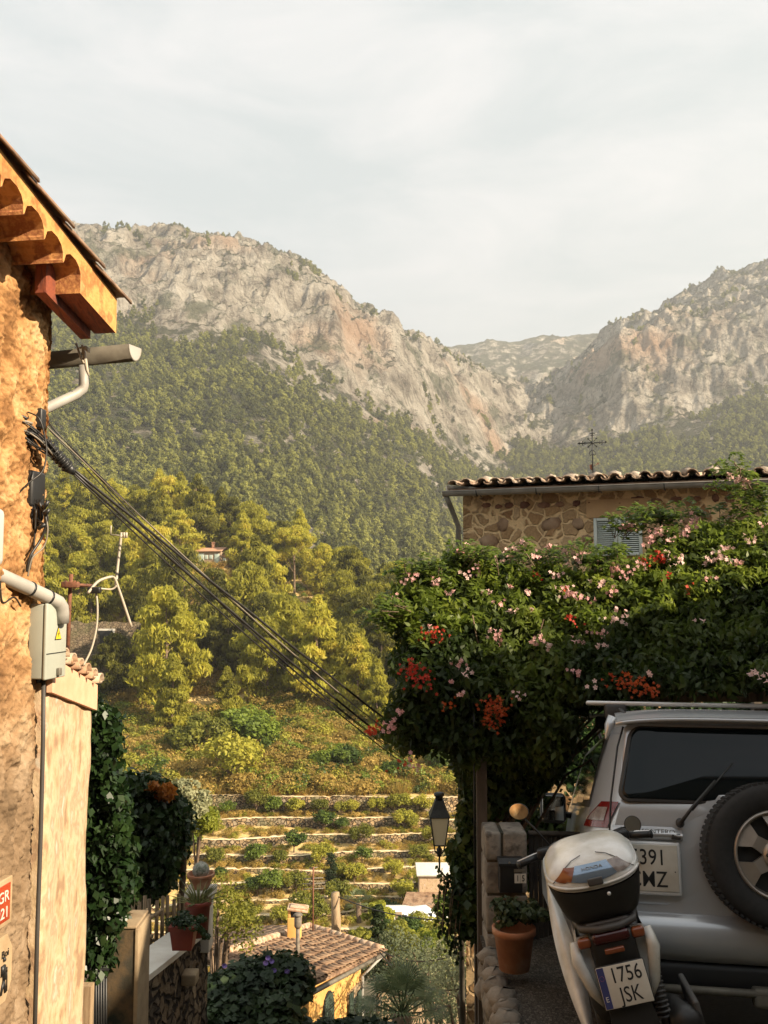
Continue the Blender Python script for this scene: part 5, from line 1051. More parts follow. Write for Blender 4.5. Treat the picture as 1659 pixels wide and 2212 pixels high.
def palm(name, loc, r, label, seed, n=26, h=1.2):
    o = empty(name, loc, label, 'palm'); rg = np.random.default_rng(seed); mb = MB(); mb.tube([(0, 0, -2.5), (0, 0, h)], [.22, .18], 8); mb.build('trunk', m_bark, o)
    for k in range(n):
        a = 2.4 * k; e = R(80 - 95 * (k / n)); V = []; F = []; st = r * .55 * rg.uniform(.8, 1.1); d = Vector((math.cos(a) * math.cos(e), math.sin(a) * math.cos(e), math.sin(e))); c0 = Vector((0, 0, h)); c1 = c0 + d * st; mb = MB(); mb.tube([c0, c1], [.018, .010], 4, False)
        sd_ = d.cross(Vector((0, 0, 1))); sd_ = sd_.normalized() if sd_.length > .01 else Vector((1, 0, 0)); up = sd_.cross(d)
        for j in range(19):
            t_ = R(-85 + 170 * j / 18); dl = d * math.cos(t_) + sd_ * math.sin(t_); L_ = r * .55 * (.75 + .25 * math.cos(t_)); wv = dl.cross(up) * .016 * r; m1 = c1 + dl * L_ * .55 + up * .02; m2 = c1 + dl * L_ - Vector((0, 0, L_ * .22)); mb.add([c1, m1 + wv, m2, m1 - wv], [(0, 1, 2, 3)])
        mb.build('frond', m_palm, o, recalc=False)
p = P(868, 2215, 18.5); palm('fan_palm', (p.x, 18.5, p.z - 1.0), 1.0, 'fan palm with stiff grey-green fronds below the yellow house', 9)
p = P(720, 1945, 69.5); palm('dwarf_palm', (P(775, 1950, 69).x, 69, p.z - .6), 1.2, 'small dark palm on the low terrace right of the wooden pole', 10, 14, .6)
m_yb = LEAF('bright yellow-green shrub', (.13, .17, .02), (.36, .36, .04), .45, .6, 1.2); m_sil = LEAF('silvery olive leaves', (.10, .12, .06), (.30, .30, .16), .35, .6, 1.0)
def bush(name, vx, vy, D, r, h, mat, label, seed, per=130, n=26, size=.07, grp='garden shrubs', cat='shrub'):
    p = P(vx, vy, D); o = empty(name, (p.x, D, p.z), label, cat, grp); rg = np.random.default_rng(seed); cl = []
    for _ in range(n): a = rg.random() * 6.28; q_ = math.sqrt(rg.random()); cl.append((r * q_ * math.cos(a), r * q_ * math.sin(a), h * (.15 + .75 * rg.random() * math.sqrt(1 - q_ * q_ * .8)), r * .3, r * .3, h * .18))
    link('crown', make_crown('crown', cl, per, size, mat, seed, nb=.55, up=.35, aspect=1.8), o); mb = MB()
    for c in cl[::5]: mb.tube([(0, 0, -1.5), (c[0] * .4, c[1] * .4, h * .2), c[:3]], [.05, .03, .01], 5, False)
    mb.build('stem', m_bark, o, recalc=False); return o
for i, a in enumerate([(900, 2062, 36, .9, 1.1, m_yb, 'bright yellow shrub between the cypress and the far tiled roof'), (868, 2040, 40, .9, 1.2, m_citrus, 'blue-green bush in front of the white van'), (925, 2045, 42, 1.3, 1.6, m_olive, 'rounded green tree left of the ivy column, above the yellow shrub'),
                       (950, 2090, 34, 1.0, 1.2, m_yb, 'yellow-green shrub behind the low tiled house'), (985, 2060, 44, 1.3, 1.6, m_olive, 'green tree beside the ivy column above the low house'), (850, 2075, 30, .8, 1.3, m_olive, 'green bush just right of the cypress'),
                       (880, 2130, 28, 1.3, 1.6, m_sil, 'pale olive tree behind the fan palm'), (950, 2215, 23, 1.8, 2.1, m_sil, 'large silvery olive tree at the bottom in front of the low house'), (1010, 2200, 20, 1.2, 1.6, m_sil, 'silvery bush against the wooden posts'), (900, 2250, 21, 1.3, 1.4, m_sil, 'silvery bush low behind the fan palm'),
                       (1000, 1985, 58, 1.6, 1.8, m_citrus, 'dark green garden tree left of the ivy column on the valley floor'), (820, 1990, 58, .9, 1.2, m_yb, 'small bright bush left of the white van'), (465, 2060, 15, .6, 1.2, m_olive, 'light green bush just behind the white pier')]): bush('garden_shrub', *a, 620 + i, per=110, size=.045 * a[2] / 22)
for i, vx in enumerate(range(470, 1000, 52)): bush('garden_shrub', vx, 2035 + (i % 3) * 6, 54 + (i * 5) % 9, .8, .9, [m_olive, m_citrus, m_scrub][i % 3], ['yellow-green', 'dark green', 'dry golden'][i % 3] + ' low bush on the valley floor, ' + ['behind the white pier', 'behind the left roof slope', 'above the left roof slope', 'left of the chimney', 'behind the chimney', 'behind the wooden pole', 'right of the wooden pole', 'above the tiled roof corner', 'beside the cypress top', 'under the white van', 'near the street lamp post'][i], 650 + i, per=60, size=.1)
bush('fig_bush', 385, 1765, 34, .95, 1.5, m_sil, 'pale blue-green bush above the dark creeper', 680, size=.07)
bush('fig_bush', 425, 1800, 36, .8, 1.3, m_yb, 'yellow-green bush right of the dark creeper', 681, size=.07)
# morning-glory bank
m_mg = LEAF('morning glory leaves', (.016, .032, .012), (.045, .075, .022), .25, .5, 2.5)
mg = empty('morning_glory_bank', P(560, 2200, 12), 'dark bank of morning glory with a few violet blooms below the tiled roof', 'climbing plant')
pl = [(455, 2135), (485, 2112), (530, 2100), (580, 2084), (610, 2080), (640, 2088), (650, 2115), (640, 2145), (622, 2170), (612, 2240), (450, 2260)]
_, (V, F) = foliage_poly(pl, lambda x, y: 12.4 - (y - 2060) / 180 * 1.2, 620, .085, 71, 1.0, .22, 46, nb=.65, up=.5, aspect=1.15, fold=.35); link('foliage', fastmesh('foliage', V - np.array(mg.location), F, m_mg), mg)
_, (V, F) = foliage_poly([(640, 2225), (800, 2222), (850, 2235), (850, 2270), (640, 2270)], lambda x, y: 12.8, 170, .085, 72, .8, .18, 46, nb=.65, up=.5); link('foliage', fastmesh('foliage', V - np.array(mg.location), F, m_mg), mg)
m_vio = M('violet bloom', (.42, .28, .75), .6)
for x_, y_ in ((579, 2069), (587, 2076), (574, 2080), (592, 2096), (540, 2104), (485, 2086), (620, 2098)):
    c0 = P(x_, y_, 12.0); mb = MB(); mb.lathe([(.003, .03), (.008, .012), (.024, -.0), (.034, -.003)], n=12, m=frame(c0, (1, 0, 0), (random.uniform(-.4, .4), 1, .2))); o_ = mb.build('bloom', m_vio, mg, recalc=False); o_.matrix_parent_inverse = Matrix.Translation(-Vector(mg.location))

# ================================================================ STREET LAMP
m_iron = M('black cast iron', (.012, .014, .014), .5, .3, c2=(.03, .032, .03), scale=30)
m_lglass = M('milky lantern glass', (.62, .55, .38), .35)
LD = 15.5; lp_ = P(949, 1800, LD); sl = empty('street_lamp', (lp_.x, LD, -7.5), 'black four-sided lantern with milky panes on an iron post beside the ivy column', 'street lamp'); z0 = lambda y: float(Zof(y, LD)) + 7.5
mb = MB(); px_ = P(1037, 1900, LD).x - lp_.x; mb.tube([(px_, 0, -1), (px_, 0, z0(1860)), (px_, 0, z0(1800))], [.06, .05, .03], 10); mb.tube([(px_, 0, z0(1960)), (px_ * .6, 0, z0(1925)), (px_ * .25, 0, z0(1905)), (0, 0, z0(1880)), (0, 0, z0(1850))], .018, 6); mb.tube([(0, 0, z0(1850)), (0, 0, z0(1835)), (0, 0, z0(1829))], [.035, .05, .02], 10); mb.build('post', m_iron, sl)
mb = MB()
for s in (-1, 1): mb.tube([(0, 0, z0(1850)), (s * .07, 0, z0(1838)), (s * .09, 0, z0(1826)), (s * .06, 0, z0(1822))], .012, 6)
mb.build('cradle', m_iron, sl)
def sq(z, h): return [(-h, -h, z), (h, -h, z), (h, h, z), (-h, h, z)]
zb_, zt_2, hb_, ht_ = z0(1824), z0(1762), .085, .145
mb = MB(); mb.add(sq(zb_, hb_) + sq(zt_2, ht_), q6); mb.build('glass', m_lglass, sl)
mb = MB()
for a, b in zip(sq(zb_, hb_ + .004), sq(zt_2, ht_ + .004)): mb.tube([a, b], .010, 5)
for z, h in ((zb_, hb_ + .004), (zt_2, ht_ + .006)):
    q_ = sq(z, h)
    for i in range(4): mb.tube([q_[i], q_[(i + 1) % 4]], .012, 5)
mb.build('frame', m_iron, sl)
mb = MB(); mb.add(sq(zt_2 + .005, ht_ + .025) + sq(z0(1745), ht_ * .78), q6); mb.add(sq(z0(1745), ht_ * .78) + sq(z0(1728), ht_ * .5), q6); mb.tube([(0, 0, z0(1729)), (0, 0, z0(1720)), (0, 0, z0(1719)), (0, 0, z0(1713)), (0, 0, z0(1711))], [.06, .065, .085, .085, .04], 12); mb.build('hood', m_iron, sl)

# ================================================================ RIGHT STONE HOUSE WITH THE IRON CROSS
m_hs = STONE('ochre rubble set in mortar', [(.30, .16, .07), (.46, .28, .13), (.58, .40, .22), (.50, .33, .17), (.40, .25, .12)], (.82, .57, .30), 5.6, .022, .13, cover=.12, warp=.45)
H0 = P(1000, 1075, 13.5); H1 = P(1648, 1045, 12.1); hd = Vector((H1.x - H0.x, H1.y - H0.y, 0)); HL = hd.length; hd.normalize(); hn = Vector((hd.y, -hd.x, 0)); HE = (H0.z + H1.z) / 2
rh = empty('ochre_stone_house', (H0.x, H0.y, -7), 'ochre stone house with clay tile eave, gutter and pale blue-grey shutters behind the blossoms', 'house'); Hb = obj_in(rh)
HM = Matrix(((hd.x, -hn.x, 0, H0.x), (hd.y, -hn.y, 0, H0.y), (0, 0, 1, HE), (0, 0, 0, 1)))   # x along the front, y into the house, z up from the eave
def rub(u_, v_): return HM @ Vector((HL * u_, .012 * float(fbm(np.array([u_ * 22, v_ * 34, 2.]), 3)) , -8 + 8.0 * v_))
mb = MB(); mb.grid(rub, 110, 150); mb.box((0, .03, -8), (HL, 5.5, 0), HM); Hb(mb, 'wall', m_hs)
# row of dark stones set in a band under the eave, corner quoins, window surround
m_bst = M('reddish band stone', (.10, .035, .02), .9, c2=[(.20, .09, .05), (.30, .17, .10)], scale=5, bump=.01); mb = MB(); x_ = .28
while x_ < HL - .1:
    w_ = random.uniform(.08, .2); h_ = random.uniform(.07, .12); mb.ell((0, 0, 0), (w_ / 2, .025, h_ / 2), 9, HM @ Matrix.Translation((x_ + w_ / 2, -.0, -.16 + random.uniform(-.015, .015))), .18); x_ += w_ + random.uniform(.03, .12)
Hb(mb, 'stone_band', m_bst)
m_bst2 = M('brown wall stone', (.22, .13, .07), .95, c2=[(.30, .19, .11), (.38, .26, .16)], scale=4, bump=.012); mb = MB()
for rr in range(8):
    x_ = random.uniform(.15, .6)
    while x_ < HL - .3:
        w_ = random.uniform(.14, .34); h_ = random.uniform(.11, .2)
        if not (1.85 < x_ + w_ / 2 < 2.95 and rr < 6) and random.random() < (.8 if rr < 2 else .62): mb.ell((0, 0, 0), (w_ / 2, .022, h_ / 2), 8, HM @ Matrix.Translation((x_ + w_ / 2, .0, -.42 - .23 * rr + random.uniform(-.03, .03))) @ Matrix.Rotation(random.uniform(-.3, .3), 4, 'Y'), .24)
        x_ += w_ + random.uniform(.06, .3)
Hb(mb, 'set_stones', m_bst2)
def hx(vx, vy=1110): d = P(vx, vy, 1.0); t_ = H0.dot(hn) / d.dot(hn); q_ = HM.inverted() @ (d * t_); return q_.x, q_.z
xa, za_ = hx(1283, 1120); xb, zb2 = hx(1390, 1192); wz0, wz1 = zb2 - .05, za_
mb = MB(); mb.box((xa - .10, -.022, wz1 + .01), (xb + .08, .05, wz1 + .26), HM); Hb(mb, 'lintel', M('smooth ochre lintel', (.50, .31, .15), .9, c2=(.44, .27, .13), scale=5, bump=.003))
m_shut = M('blue-grey shutter paint', (.50, .55, .50), .55, c2=(.58, .62, .56), scale=6); m_shin = M('shutter shadow gap', (.10, .12, .11), .7); wn = None
for side in (0, 1):
    c0_ = xa + (xb - xa) / 2 * side; c1_ = c0_ + (xb - xa) / 2 - .008; mb = MB(); s_ = .045
    for a_, b_ in (((c0_, -.06, wz0), (c0_ + s_, -.02, wz1)), ((c1_ - s_, -.06, wz0), (c1_, -.02, wz1)), ((c0_ + s_, -.058, wz1 - s_), (c1_ - s_, -.022, wz1)), ((c0_ + s_, -.058, wz0), (c1_ - s_, -.022, wz0 + s_))): mb.rbox(a_, b_, .004, 1, HM)
    sh_ = Hb(mb, 'shutter', m_shut); mb = MB(); k = 0; z = wz0 + s_ + .02
    while z < wz1 - s_ - .01: mb.rbox((-((c1_ - c0_) / 2 - s_), -.012, -.004), ((c1_ - c0_) / 2 - s_, .012, .004), .002, 1, HM @ Matrix.Translation(((c0_ + c1_) / 2, -.04, z)) @ Matrix.Rotation(R(35), 4, 'X')); z += .028
    q_ = mb.build('louvres', m_shut, sh_); q_.matrix_parent_inverse = Matrix.Translation(-Vector(rh.location)); mb = MB(); mb.box((c0_ + s_, -.024, wz0 + s_), (c1_ - s_, -.018, wz1 - s_), HM); q_ = mb.build('backing', m_shin, sh_); q_.matrix_parent_inverse = Matrix.Translation(-Vector(rh.location))
# eave, tiles, gutter
mb = MB(); mb.prism([HM @ Vector(v) for v in ((-.14, -.24, .03), (HL + 3, -.24, .03), (HL + 3, 2.6, .28), (-.14, 2.6, .28))], (0, 0, .05)); Hb(mb, 'roof_deck', m_tiledark)
mb = MB(); tiled_slope(mb, HM @ Vector((-.05, -.30, .09)), HM @ Vector((HL + 3, -.30, .09)), HM @ Vector((-.05, 2.6, .34)), HM @ Vector((HL + 3, 2.6, .34)), .20, .40, .078, 7); Hb(mb, 'roof_tiles', M('lichened tile', (.14, .085, .055), .9, c2=[(.26, .17, .11), (.38, .29, .21), (.12, .09, .07)], scale=4, bump=.006), recalc=False)
mb = MB()
for k in range(26): x_ = .0 + k * .31; s_ = random.uniform(.05, .10); mb.ell((0, 0, 0), (s_ * 1.3, s_, s_ * .8), 7, HM @ Matrix.Translation((x_ + random.uniform(-.08, .08), .02 + random.uniform(-.05, .15), .22)), .2)
Hb(mb, 'holding_stones', M('roof stones', (.22, .18, .14), .9, c2=(.38, .32, .26), scale=8, bump=.01))
mb = MB(); k = 0; x_ = -.1
while x_ < HL + 3: mb.tube([HM @ Vector((x_, 1.2, .27)), HM @ Vector((x_ + .42, 1.2, .275))], [.085, .075], 8); x_ += .38
Hb(mb, 'ridge_tiles', m_tile)
n_ = 10; vs = []; fs = []
for s, x_ in ((0, -.2), (1, HL + 3)):
    for i in range(n_ + 1): a = math.pi + math.pi * i / n_; vs.append(HM @ Vector((x_, -.34 + .065 * math.cos(a), .035 + .07 * math.sin(a))))
for i in range(n_): fs.append((i, i + 1, n_ + 2 + i, n_ + 1 + i))
mb = MB().add(vs, fs, True); mb.tube([HM @ Vector((-.2, -.405, .035)), HM @ Vector((HL + 3, -.405, .035))], .01, 6); mb.prism([HM @ Vector((-.2, -.34 + .065 * math.cos(a), .035 + .07 * math.sin(a))) for a in np.linspace(math.pi, 2 * math.pi, 9)], hd * .004); Hb(mb, 'gutter', M('eave zinc', (.22, .20, .17), .6, .2, c2=(.30, .27, .23), scale=6))
for x_ in np.arange(.3, HL + 2, .85): mb = MB(); mb.tube([HM @ Vector((x_, -.41, .04)), HM @ Vector((x_, -.385, -.02)), HM @ Vector((x_, -.34, -.045)), HM @ Vector((x_, -.22, .0)), HM @ Vector((x_, -.1, -.03))], .009, 5); Hb(mb, 'gutter_bracket', m_iron)
mb = MB(); mb.tube([HM @ Vector((-.16, -.33, -.03)), HM @ Vector((-.13, -.25, -.14)), HM @ Vector((-.06, -.05, -.45)), HM @ Vector((-.05, -.04, -7.5))], .038, 10); Hb(mb, 'downpipe', m_zinc)
mb = MB(); mb.prism([HM @ Vector(v) for v in ((-.16, -.3, .035), (-.16, 2.6, .28), (-.16, 2.6, .40), (-.16, -.3, .13))], hd * -.012); Hb(mb, 'verge_board', m_cop)
# iron weathervane cross
xc = max(np.linspace(0, 4, 400), key=lambda q_: -abs((HM @ Vector((q_, 1.2, .32))).x / (HM @ Vector((q_, 1.2, .32))).y - (1284 - CX) / FPX)); cp = HM @ Vector((xc, 1.2, .32)); ic = empty('iron_cross', cp, 'wrought iron cross with scrolls and a small arrow on the roof ridge', 'cross'); C_ = obj_in(ic); ps = cp.y / FPX   # metres per view pixel here
cl_ = lambda x, y: cp + Vector((hd.x * x * ps, hd.y * x * ps, y * ps))
Ht = (float(Zof(930, cp.y)) - cp.z) / ps
def crl(pts, r=.006): mb = MB(); mb.tube([cl_(*p_) for p_ in pts], r, 6); return mb
mb = crl([(0, -8), (0, Ht)], .010); C_(mb, 'shaft', m_iron); cy_ = Ht - 27
mb = crl([(-27, cy_), (27, cy_)], .010); mb.ell(cl_(0, cy_), (.03, .02, .03), 8); C_(mb, 'arm', m_iron)
def arrow(x, y, dx, dy, s=5): return [(x - dy * s * .6, y + dx * s * .6), (x + dx * s, y + dy * s), (x + dy * s * .6, y - dx * s * .6)]
for x, y, dx, dy in ((-27, cy_, -1, 0), (27, cy_, 1, 0), (0, Ht, 0, 1)):
    mb = MB(); mb.prism([cl_(*q_) + hn * .004 for q_ in arrow(x, y, dx, dy, 5)], -hn * .008); C_(mb, 'finial', m_iron)
    for s in (-1, 1):
        px, py = -dy * s, dx * s; c_ = []
        for t_ in np.linspace(0, 4.6, 12): rr = 3.6 - .45 * t_; c_.append((x - dx * 8 + px * 3.5 + (dx * math.cos(t_) + px * math.sin(t_)) * rr * -1, y - dy * 8 + py * 3.5 + (dy * math.cos(t_) + py * math.sin(t_)) * rr * -1))
        C_(crl(c_), 'scroll', m_iron)
for dx, dy in ((1, 1), (-1, 1), (1, -1), (-1, -1)): mb = crl([(0, cy_), (dx * 8, cy_ + dy * 8)], .006); mb.prism([cl_(*q_) + hn * .004 for q_ in arrow(dx * 8, cy_ + dy * 8, dx * .7, dy * .7, 4)], -hn * .008); C_(mb, 'ray', m_iron)
for s in (-1, 1): C_(crl([(0, cy_ - 16), (s * 5, cy_ - 19), (s * 7, cy_ - 24), (s * 4, cy_ - 28), (s * 1, cy_ - 25)]), 'scroll', m_iron); C_(crl([(0, 8), (s * 6, 7), (s * 7, 2), (s * 4, -1), (s * 1, 3)]), 'scroll', m_iron)
mb = crl([(-4, 24), (12, 33)], .005); mb.prism([cl_(*q_) + hn * .004 for q_ in ((-7, 30), (-1, 32), (0, 22), (-3, 18), (-6, 22))], -hn * .008); mb.prism([cl_(*q_) + hn * .004 for q_ in arrow(10, 32, .85, .5, 5)], -hn * .008); C_(mb, 'wind_arrow', m_rust)
# ---- tall house that closes the street on the right, outside the picture; its outline is shaped to shade car and vine
sh = empty('street_house', (5.4, 4.5, -3), 'unseen rendered house on the right, outline shaped to shade car and vine', 'house')
mb = MB(); gp_ = [(-6, -1), (-6, 4.75), (-2.3, 4.75), (-1.1, 5.95), (2.5, 3.25), (4.2, 1.9), (4.2, -1)]; mb.prism([(0, y, z) for y, z in gp_], (4, 0, 0)); mb.box((.3, -12, -1), (4, -7, 8.5)); mb.build('wall', M('grey house render', (.15, .13, .11), .9, c2=(.2, .17, .14), scale=2), sh)  # tall block behind the viewer added to cut sky light
mb = MB(); rp2 = [(-2.3, 4.77), (-1.1, 5.97), (2.5, 3.27), (4.4, 1.78)]
for k in range(3): (y0, z0_), (y1, z1_) = rp2[k], rp2[k + 1]; mb.prism([(-.08, y0, z0_), (4.2, y0, z0_), (4.2, y1, z1_), (-.08, y1, z1_)], (0, 0, .06))
mb.build('roof', m_tiledark, sh)

m_grst = M('grey street render', (.16, .145, .125), .9, c2=(.22, .20, .17), scale=2)
uh = empty('sky_block_house', (0, -6, -1), 'unseen plain house added behind the viewer to block sky light', 'house')  # added out of view so less sky light reaches the lane
mb = MB(); mb.box((-7, -6, -1), (9, 0, 8)); mb.build('wall', m_grst, uh); mb = MB(); mb.prism([(-7.3, -6.3, 8), (9.3, -6.3, 8), (9.3, .3, 8), (-7.3, .3, 8)], (0, 0, .2)); mb.build('roof', m_tiledark, uh)
# ================================================================ FLOWERING VINE OVER THE PERGOLA
m_vine = LEAF('vine leaves', (.030, .050, .010), (.16, .21, .03), .5, .45, 1.6, third=(.28, .30, .05))
m_pinkf = LEAF('pink trumpet petals', (.72, .38, .36), (.88, .62, .56), .35, .6, 9); m_redf = LEAF('red bracts', (.50, .035, .02), (.70, .10, .05), .45, .6, 8); m_dred = LEAF('orange-red bracts', (.42, .06, .015), (.62, .14, .03), .4, .6, 8)
VD = lambda x, y: 6.45 - np.clip((x - 1120) / 540, 0, 1.2) * .75 + np.clip((1480 - y) / 300, 0, 1.25) * 1.25
vn_ = empty('flowering_vine', (2.0, 7.2, -2.9), 'huge trumpet vine full of pink blossoms covering the pergola above the parked car', 'climbing plant'); OV_ = np.array(vn_.location)
polyA = [(850, 1340), (872, 1275), (892, 1245), (960, 1238), (990, 1205), (1030, 1218), (1100, 1240), (1180, 1240), (1250, 1262), (1330, 1262), (1390, 1245), (1430, 1185), (1470, 1165), (1540, 1150), (1600, 1150), (1700, 1150), (1850, 1140), (1850, 1470), (1659, 1470), (1500, 1480), (1330, 1495), (1260, 1530), (1200, 1600), (1180, 1670), (1130, 1640), (1060, 1680), (1010, 1650), (940, 1600), (880, 1620), (842, 1590), (855, 1540), (885, 1480), (868, 1440), (880, 1400)]
clsA, (V, F) = foliage_poly(polyA, VD, 2300, .029, 81, 1.1, .135, 72, droop=np.array([0, 0, -1.]), nb=.5, up=.35, aspect=2.1)
link('foliage', fastmesh('foliage', V - OV_, F, m_vine), vn_)
# paler leaves along the crest, sunlight put into their colour
polyT = [(858, 1335), (868, 1275), (892, 1240), (960, 1230), (990, 1200), (1040, 1212), (1100, 1228), (1180, 1225), (1250, 1245), (1330, 1240), (1400, 1215), (1440, 1180), (1500, 1145), (1600, 1130), (1850, 1130), (1850, 1230), (1659, 1240), (1500, 1290), (1420, 1330), (1300, 1350), (1150, 1345), (1000, 1360), (900, 1400)]
m_sun_leaf = LEAF('sun-tinted crest leaves', (.14, .19, .025), (.38, .42, .06), .55, .45, 4)
_, (V, F) = foliage_poly(polyT, lambda x, y: float(VD(x, y)) - .10, 620, .024, 86, .8, .10, 62, nb=.3, up=.5, aspect=2.6)
link('sun_tinted_leaves', fastmesh('sun_tinted_leaves', V - OV_, F, m_sun_leaf), vn_)
# feathery shoots that stand out of the mass
rg = np.random.default_rng(82); VV = []; mb = MB()
def sprig(a, b, n=9, ls=.045, side=.055, sag=.05):
    for i in range(n):
        f = (i + .5) / n; p = a.lerp(b, f) - Vector((0, 0, sag * f * f)); ax = (b - a).normalized(); sd_ = ax.cross(Vector((rg.normal() * .3, rg.normal() * .3, 1))).normalized()
        for s in (-1, 1): yield p + sd_ * s * side * (1 - .5 * f) , sd_ * s
tips = [(862, 1300, -1, .3), (838, 1322, -1, .0), (1005, 1195, -.2, 1), (1090, 1215, .1, 1), (1150, 1190, .3, 1), (1240, 1195, .0, 1), (1330, 1195, -.3, 1), (1340, 1130, .2, 1), (1395, 1110, .1, 1), (1440, 1110, -.2, 1), (1530, 1100, .0, 1), (1605, 1085, .3, 1), (1480, 1140, -.4, 1), (1560, 1110, .4, 1), (1635, 1090, 0, 1), (1590, 1010, -.1, 1), (1600, 1060, .8, .6), (1575, 1040, -.7, .5), (1620, 1080, .9, -.2), (880, 1225, -.3, 1), (950, 1225, 0, 1), (1040, 1200, .2, 1), (1290, 1195, .2, 1), (1480, 1095, .1, 1)]
C_l, N_l = [], []; mbs = MB()
for (x, y, dx, dz) in tips:
    D_ = float(VD(x, y)) - .1
    for k in range(9 if x < 1450 else 2):
        a = P(x - dx * 20 + rg.normal() * 12, y + dz * 26 + abs(rg.normal()) * 8, D_ + rg.normal() * .1); d = Vector((dx + rg.normal() * .5, rg.normal() * .3, dz + rg.normal() * .3)).normalized(); b = a + d * rg.uniform(.10, .20); mbs.tube([a, b], .003, 4, False)
        for j in range(2):
            a2 = a.lerp(b, .4 + .5 * j); d2 = (d + Vector((rg.normal(), rg.normal() * .5, rg.normal() * .4)) * .8).normalized(); b2 = a2 + d2 * .12
            for p, nn in sprig(a2, b2): C_l.append(p); N_l.append((nn.x * .2 + rg.normal() * .3, -.3 + rg.normal() * .3, 1))
# the long spray rising against the sky at the right
for a, b in ((P(1640, 1110, 7.2), P(1596, 1010, 7.2)), (P(1655, 1090, 7.2), P(1600, 1050, 7.15)), (P(1596, 1060, 7.15), P(1578, 1075, 7.1)), (P(1600, 1030, 7.15), P(1585, 1000, 7.1)), (P(1610, 1045, 7.1), P(1650, 1050, 7.1))):
    mbs.tube([a, a.lerp(b, .5) + Vector((.02, 0, .01)), b], .005, 5, False)
    for k in range(5):
        a2 = a.lerp(b, .15 + .2 * k); d2 = Vector((rg.normal(), rg.normal() * .4, rg.normal() * .6)).normalized(); 
        for p, nn in sprig(a2, a2 + d2 * .15): C_l.append(p); N_l.append((nn.x * .2 + rg.normal() * .3, -.3 + rg.normal() * .3, 1))
C_l = np.array([tuple(c) for c in C_l]); V, F = cards(C_l, np.array(N_l, float), .026 * (.7 + .6 * rg.random(len(C_l))), 2.4, .3, rg); m_shoot = LEAF('sun-tinted shoot leaves', (.10, .15, .02), (.26, .30, .05), .5, .45, 5); link('shoots', fastmesh('shoots', V - OV_, F, m_shoot), vn_)  # shoot leaves lightened in colour so the crest looks sunlit
for k in range(26):   # long woody canes inside
    a = P(1035 + rg.normal() * 12, 1990, 7.0); b = P(rg.uniform(1020, 1650), rg.uniform(1300, 1500), rg.uniform(6.8, 7.6)); mbs.tube([a, a.lerp(b, .35) + Vector((rg.normal() * .1, 0, .35)), b], [.014, .010, .005], 5, False)
o_ = mbs.build('canes', m_bark, vn_, recalc=False); o_.matrix_parent_inverse = Matrix.Translation(-Vector(vn_.location))
# blossoms: five-petalled trumpets in loose clusters
def blossoms(name, vx, vy, n, spread, mat, size, seed, D_=None, zs=.7):
    rg = np.random.default_rng(seed); c0 = np.array(P(vx, vy, (float(VD(vx, vy)) if D_ is None else D_) - .16)); V_, F_ = [], []; k0 = 0
    for i in range(n):
        c = c0 + rg.normal(size=3) * spread * np.array([1, .5, zs]); ax = Vector((rg.normal() * .7, -1 + rg.normal() * .4, rg.normal() * .6)).normalized(); u_ = ax.orthogonal().normalized(); w_ = ax.cross(u_); s = size * rg.uniform(.7, 1.15)
        for q_ in range(5):
            a = 2 * math.pi * q_ / 5 + rg.random() * .3; d = u_ * math.cos(a) + w_ * math.sin(a); e = u_ * -math.sin(a) + w_ * math.cos(a); cc = Vector(c)
            V_ += [tuple(cc - ax * s * .1), tuple(cc + d * s * .6 + e * s * .34 + ax * s * .25), tuple(cc + d * s * 1.0 + ax * s * .1), tuple(cc + d * s * .6 - e * s * .34 + ax * s * .25)]; F_.append((k0, k0 + 1, k0 + 2, k0 + 3)); k0 += 4
        V_ += [tuple(cc - ax * s * 1.6 + u_ * s * .12), tuple(cc - ax * s * 1.6 - u_ * s * .12), tuple(cc - u_ * s * .28), tuple(cc + u_ * s * .28)]; F_.append((k0, k0 + 1, k0 + 2, k0 + 3)); k0 += 4
    link(name, fastmesh(name, np.array(V_) - OV_, F_, mat), vn_)
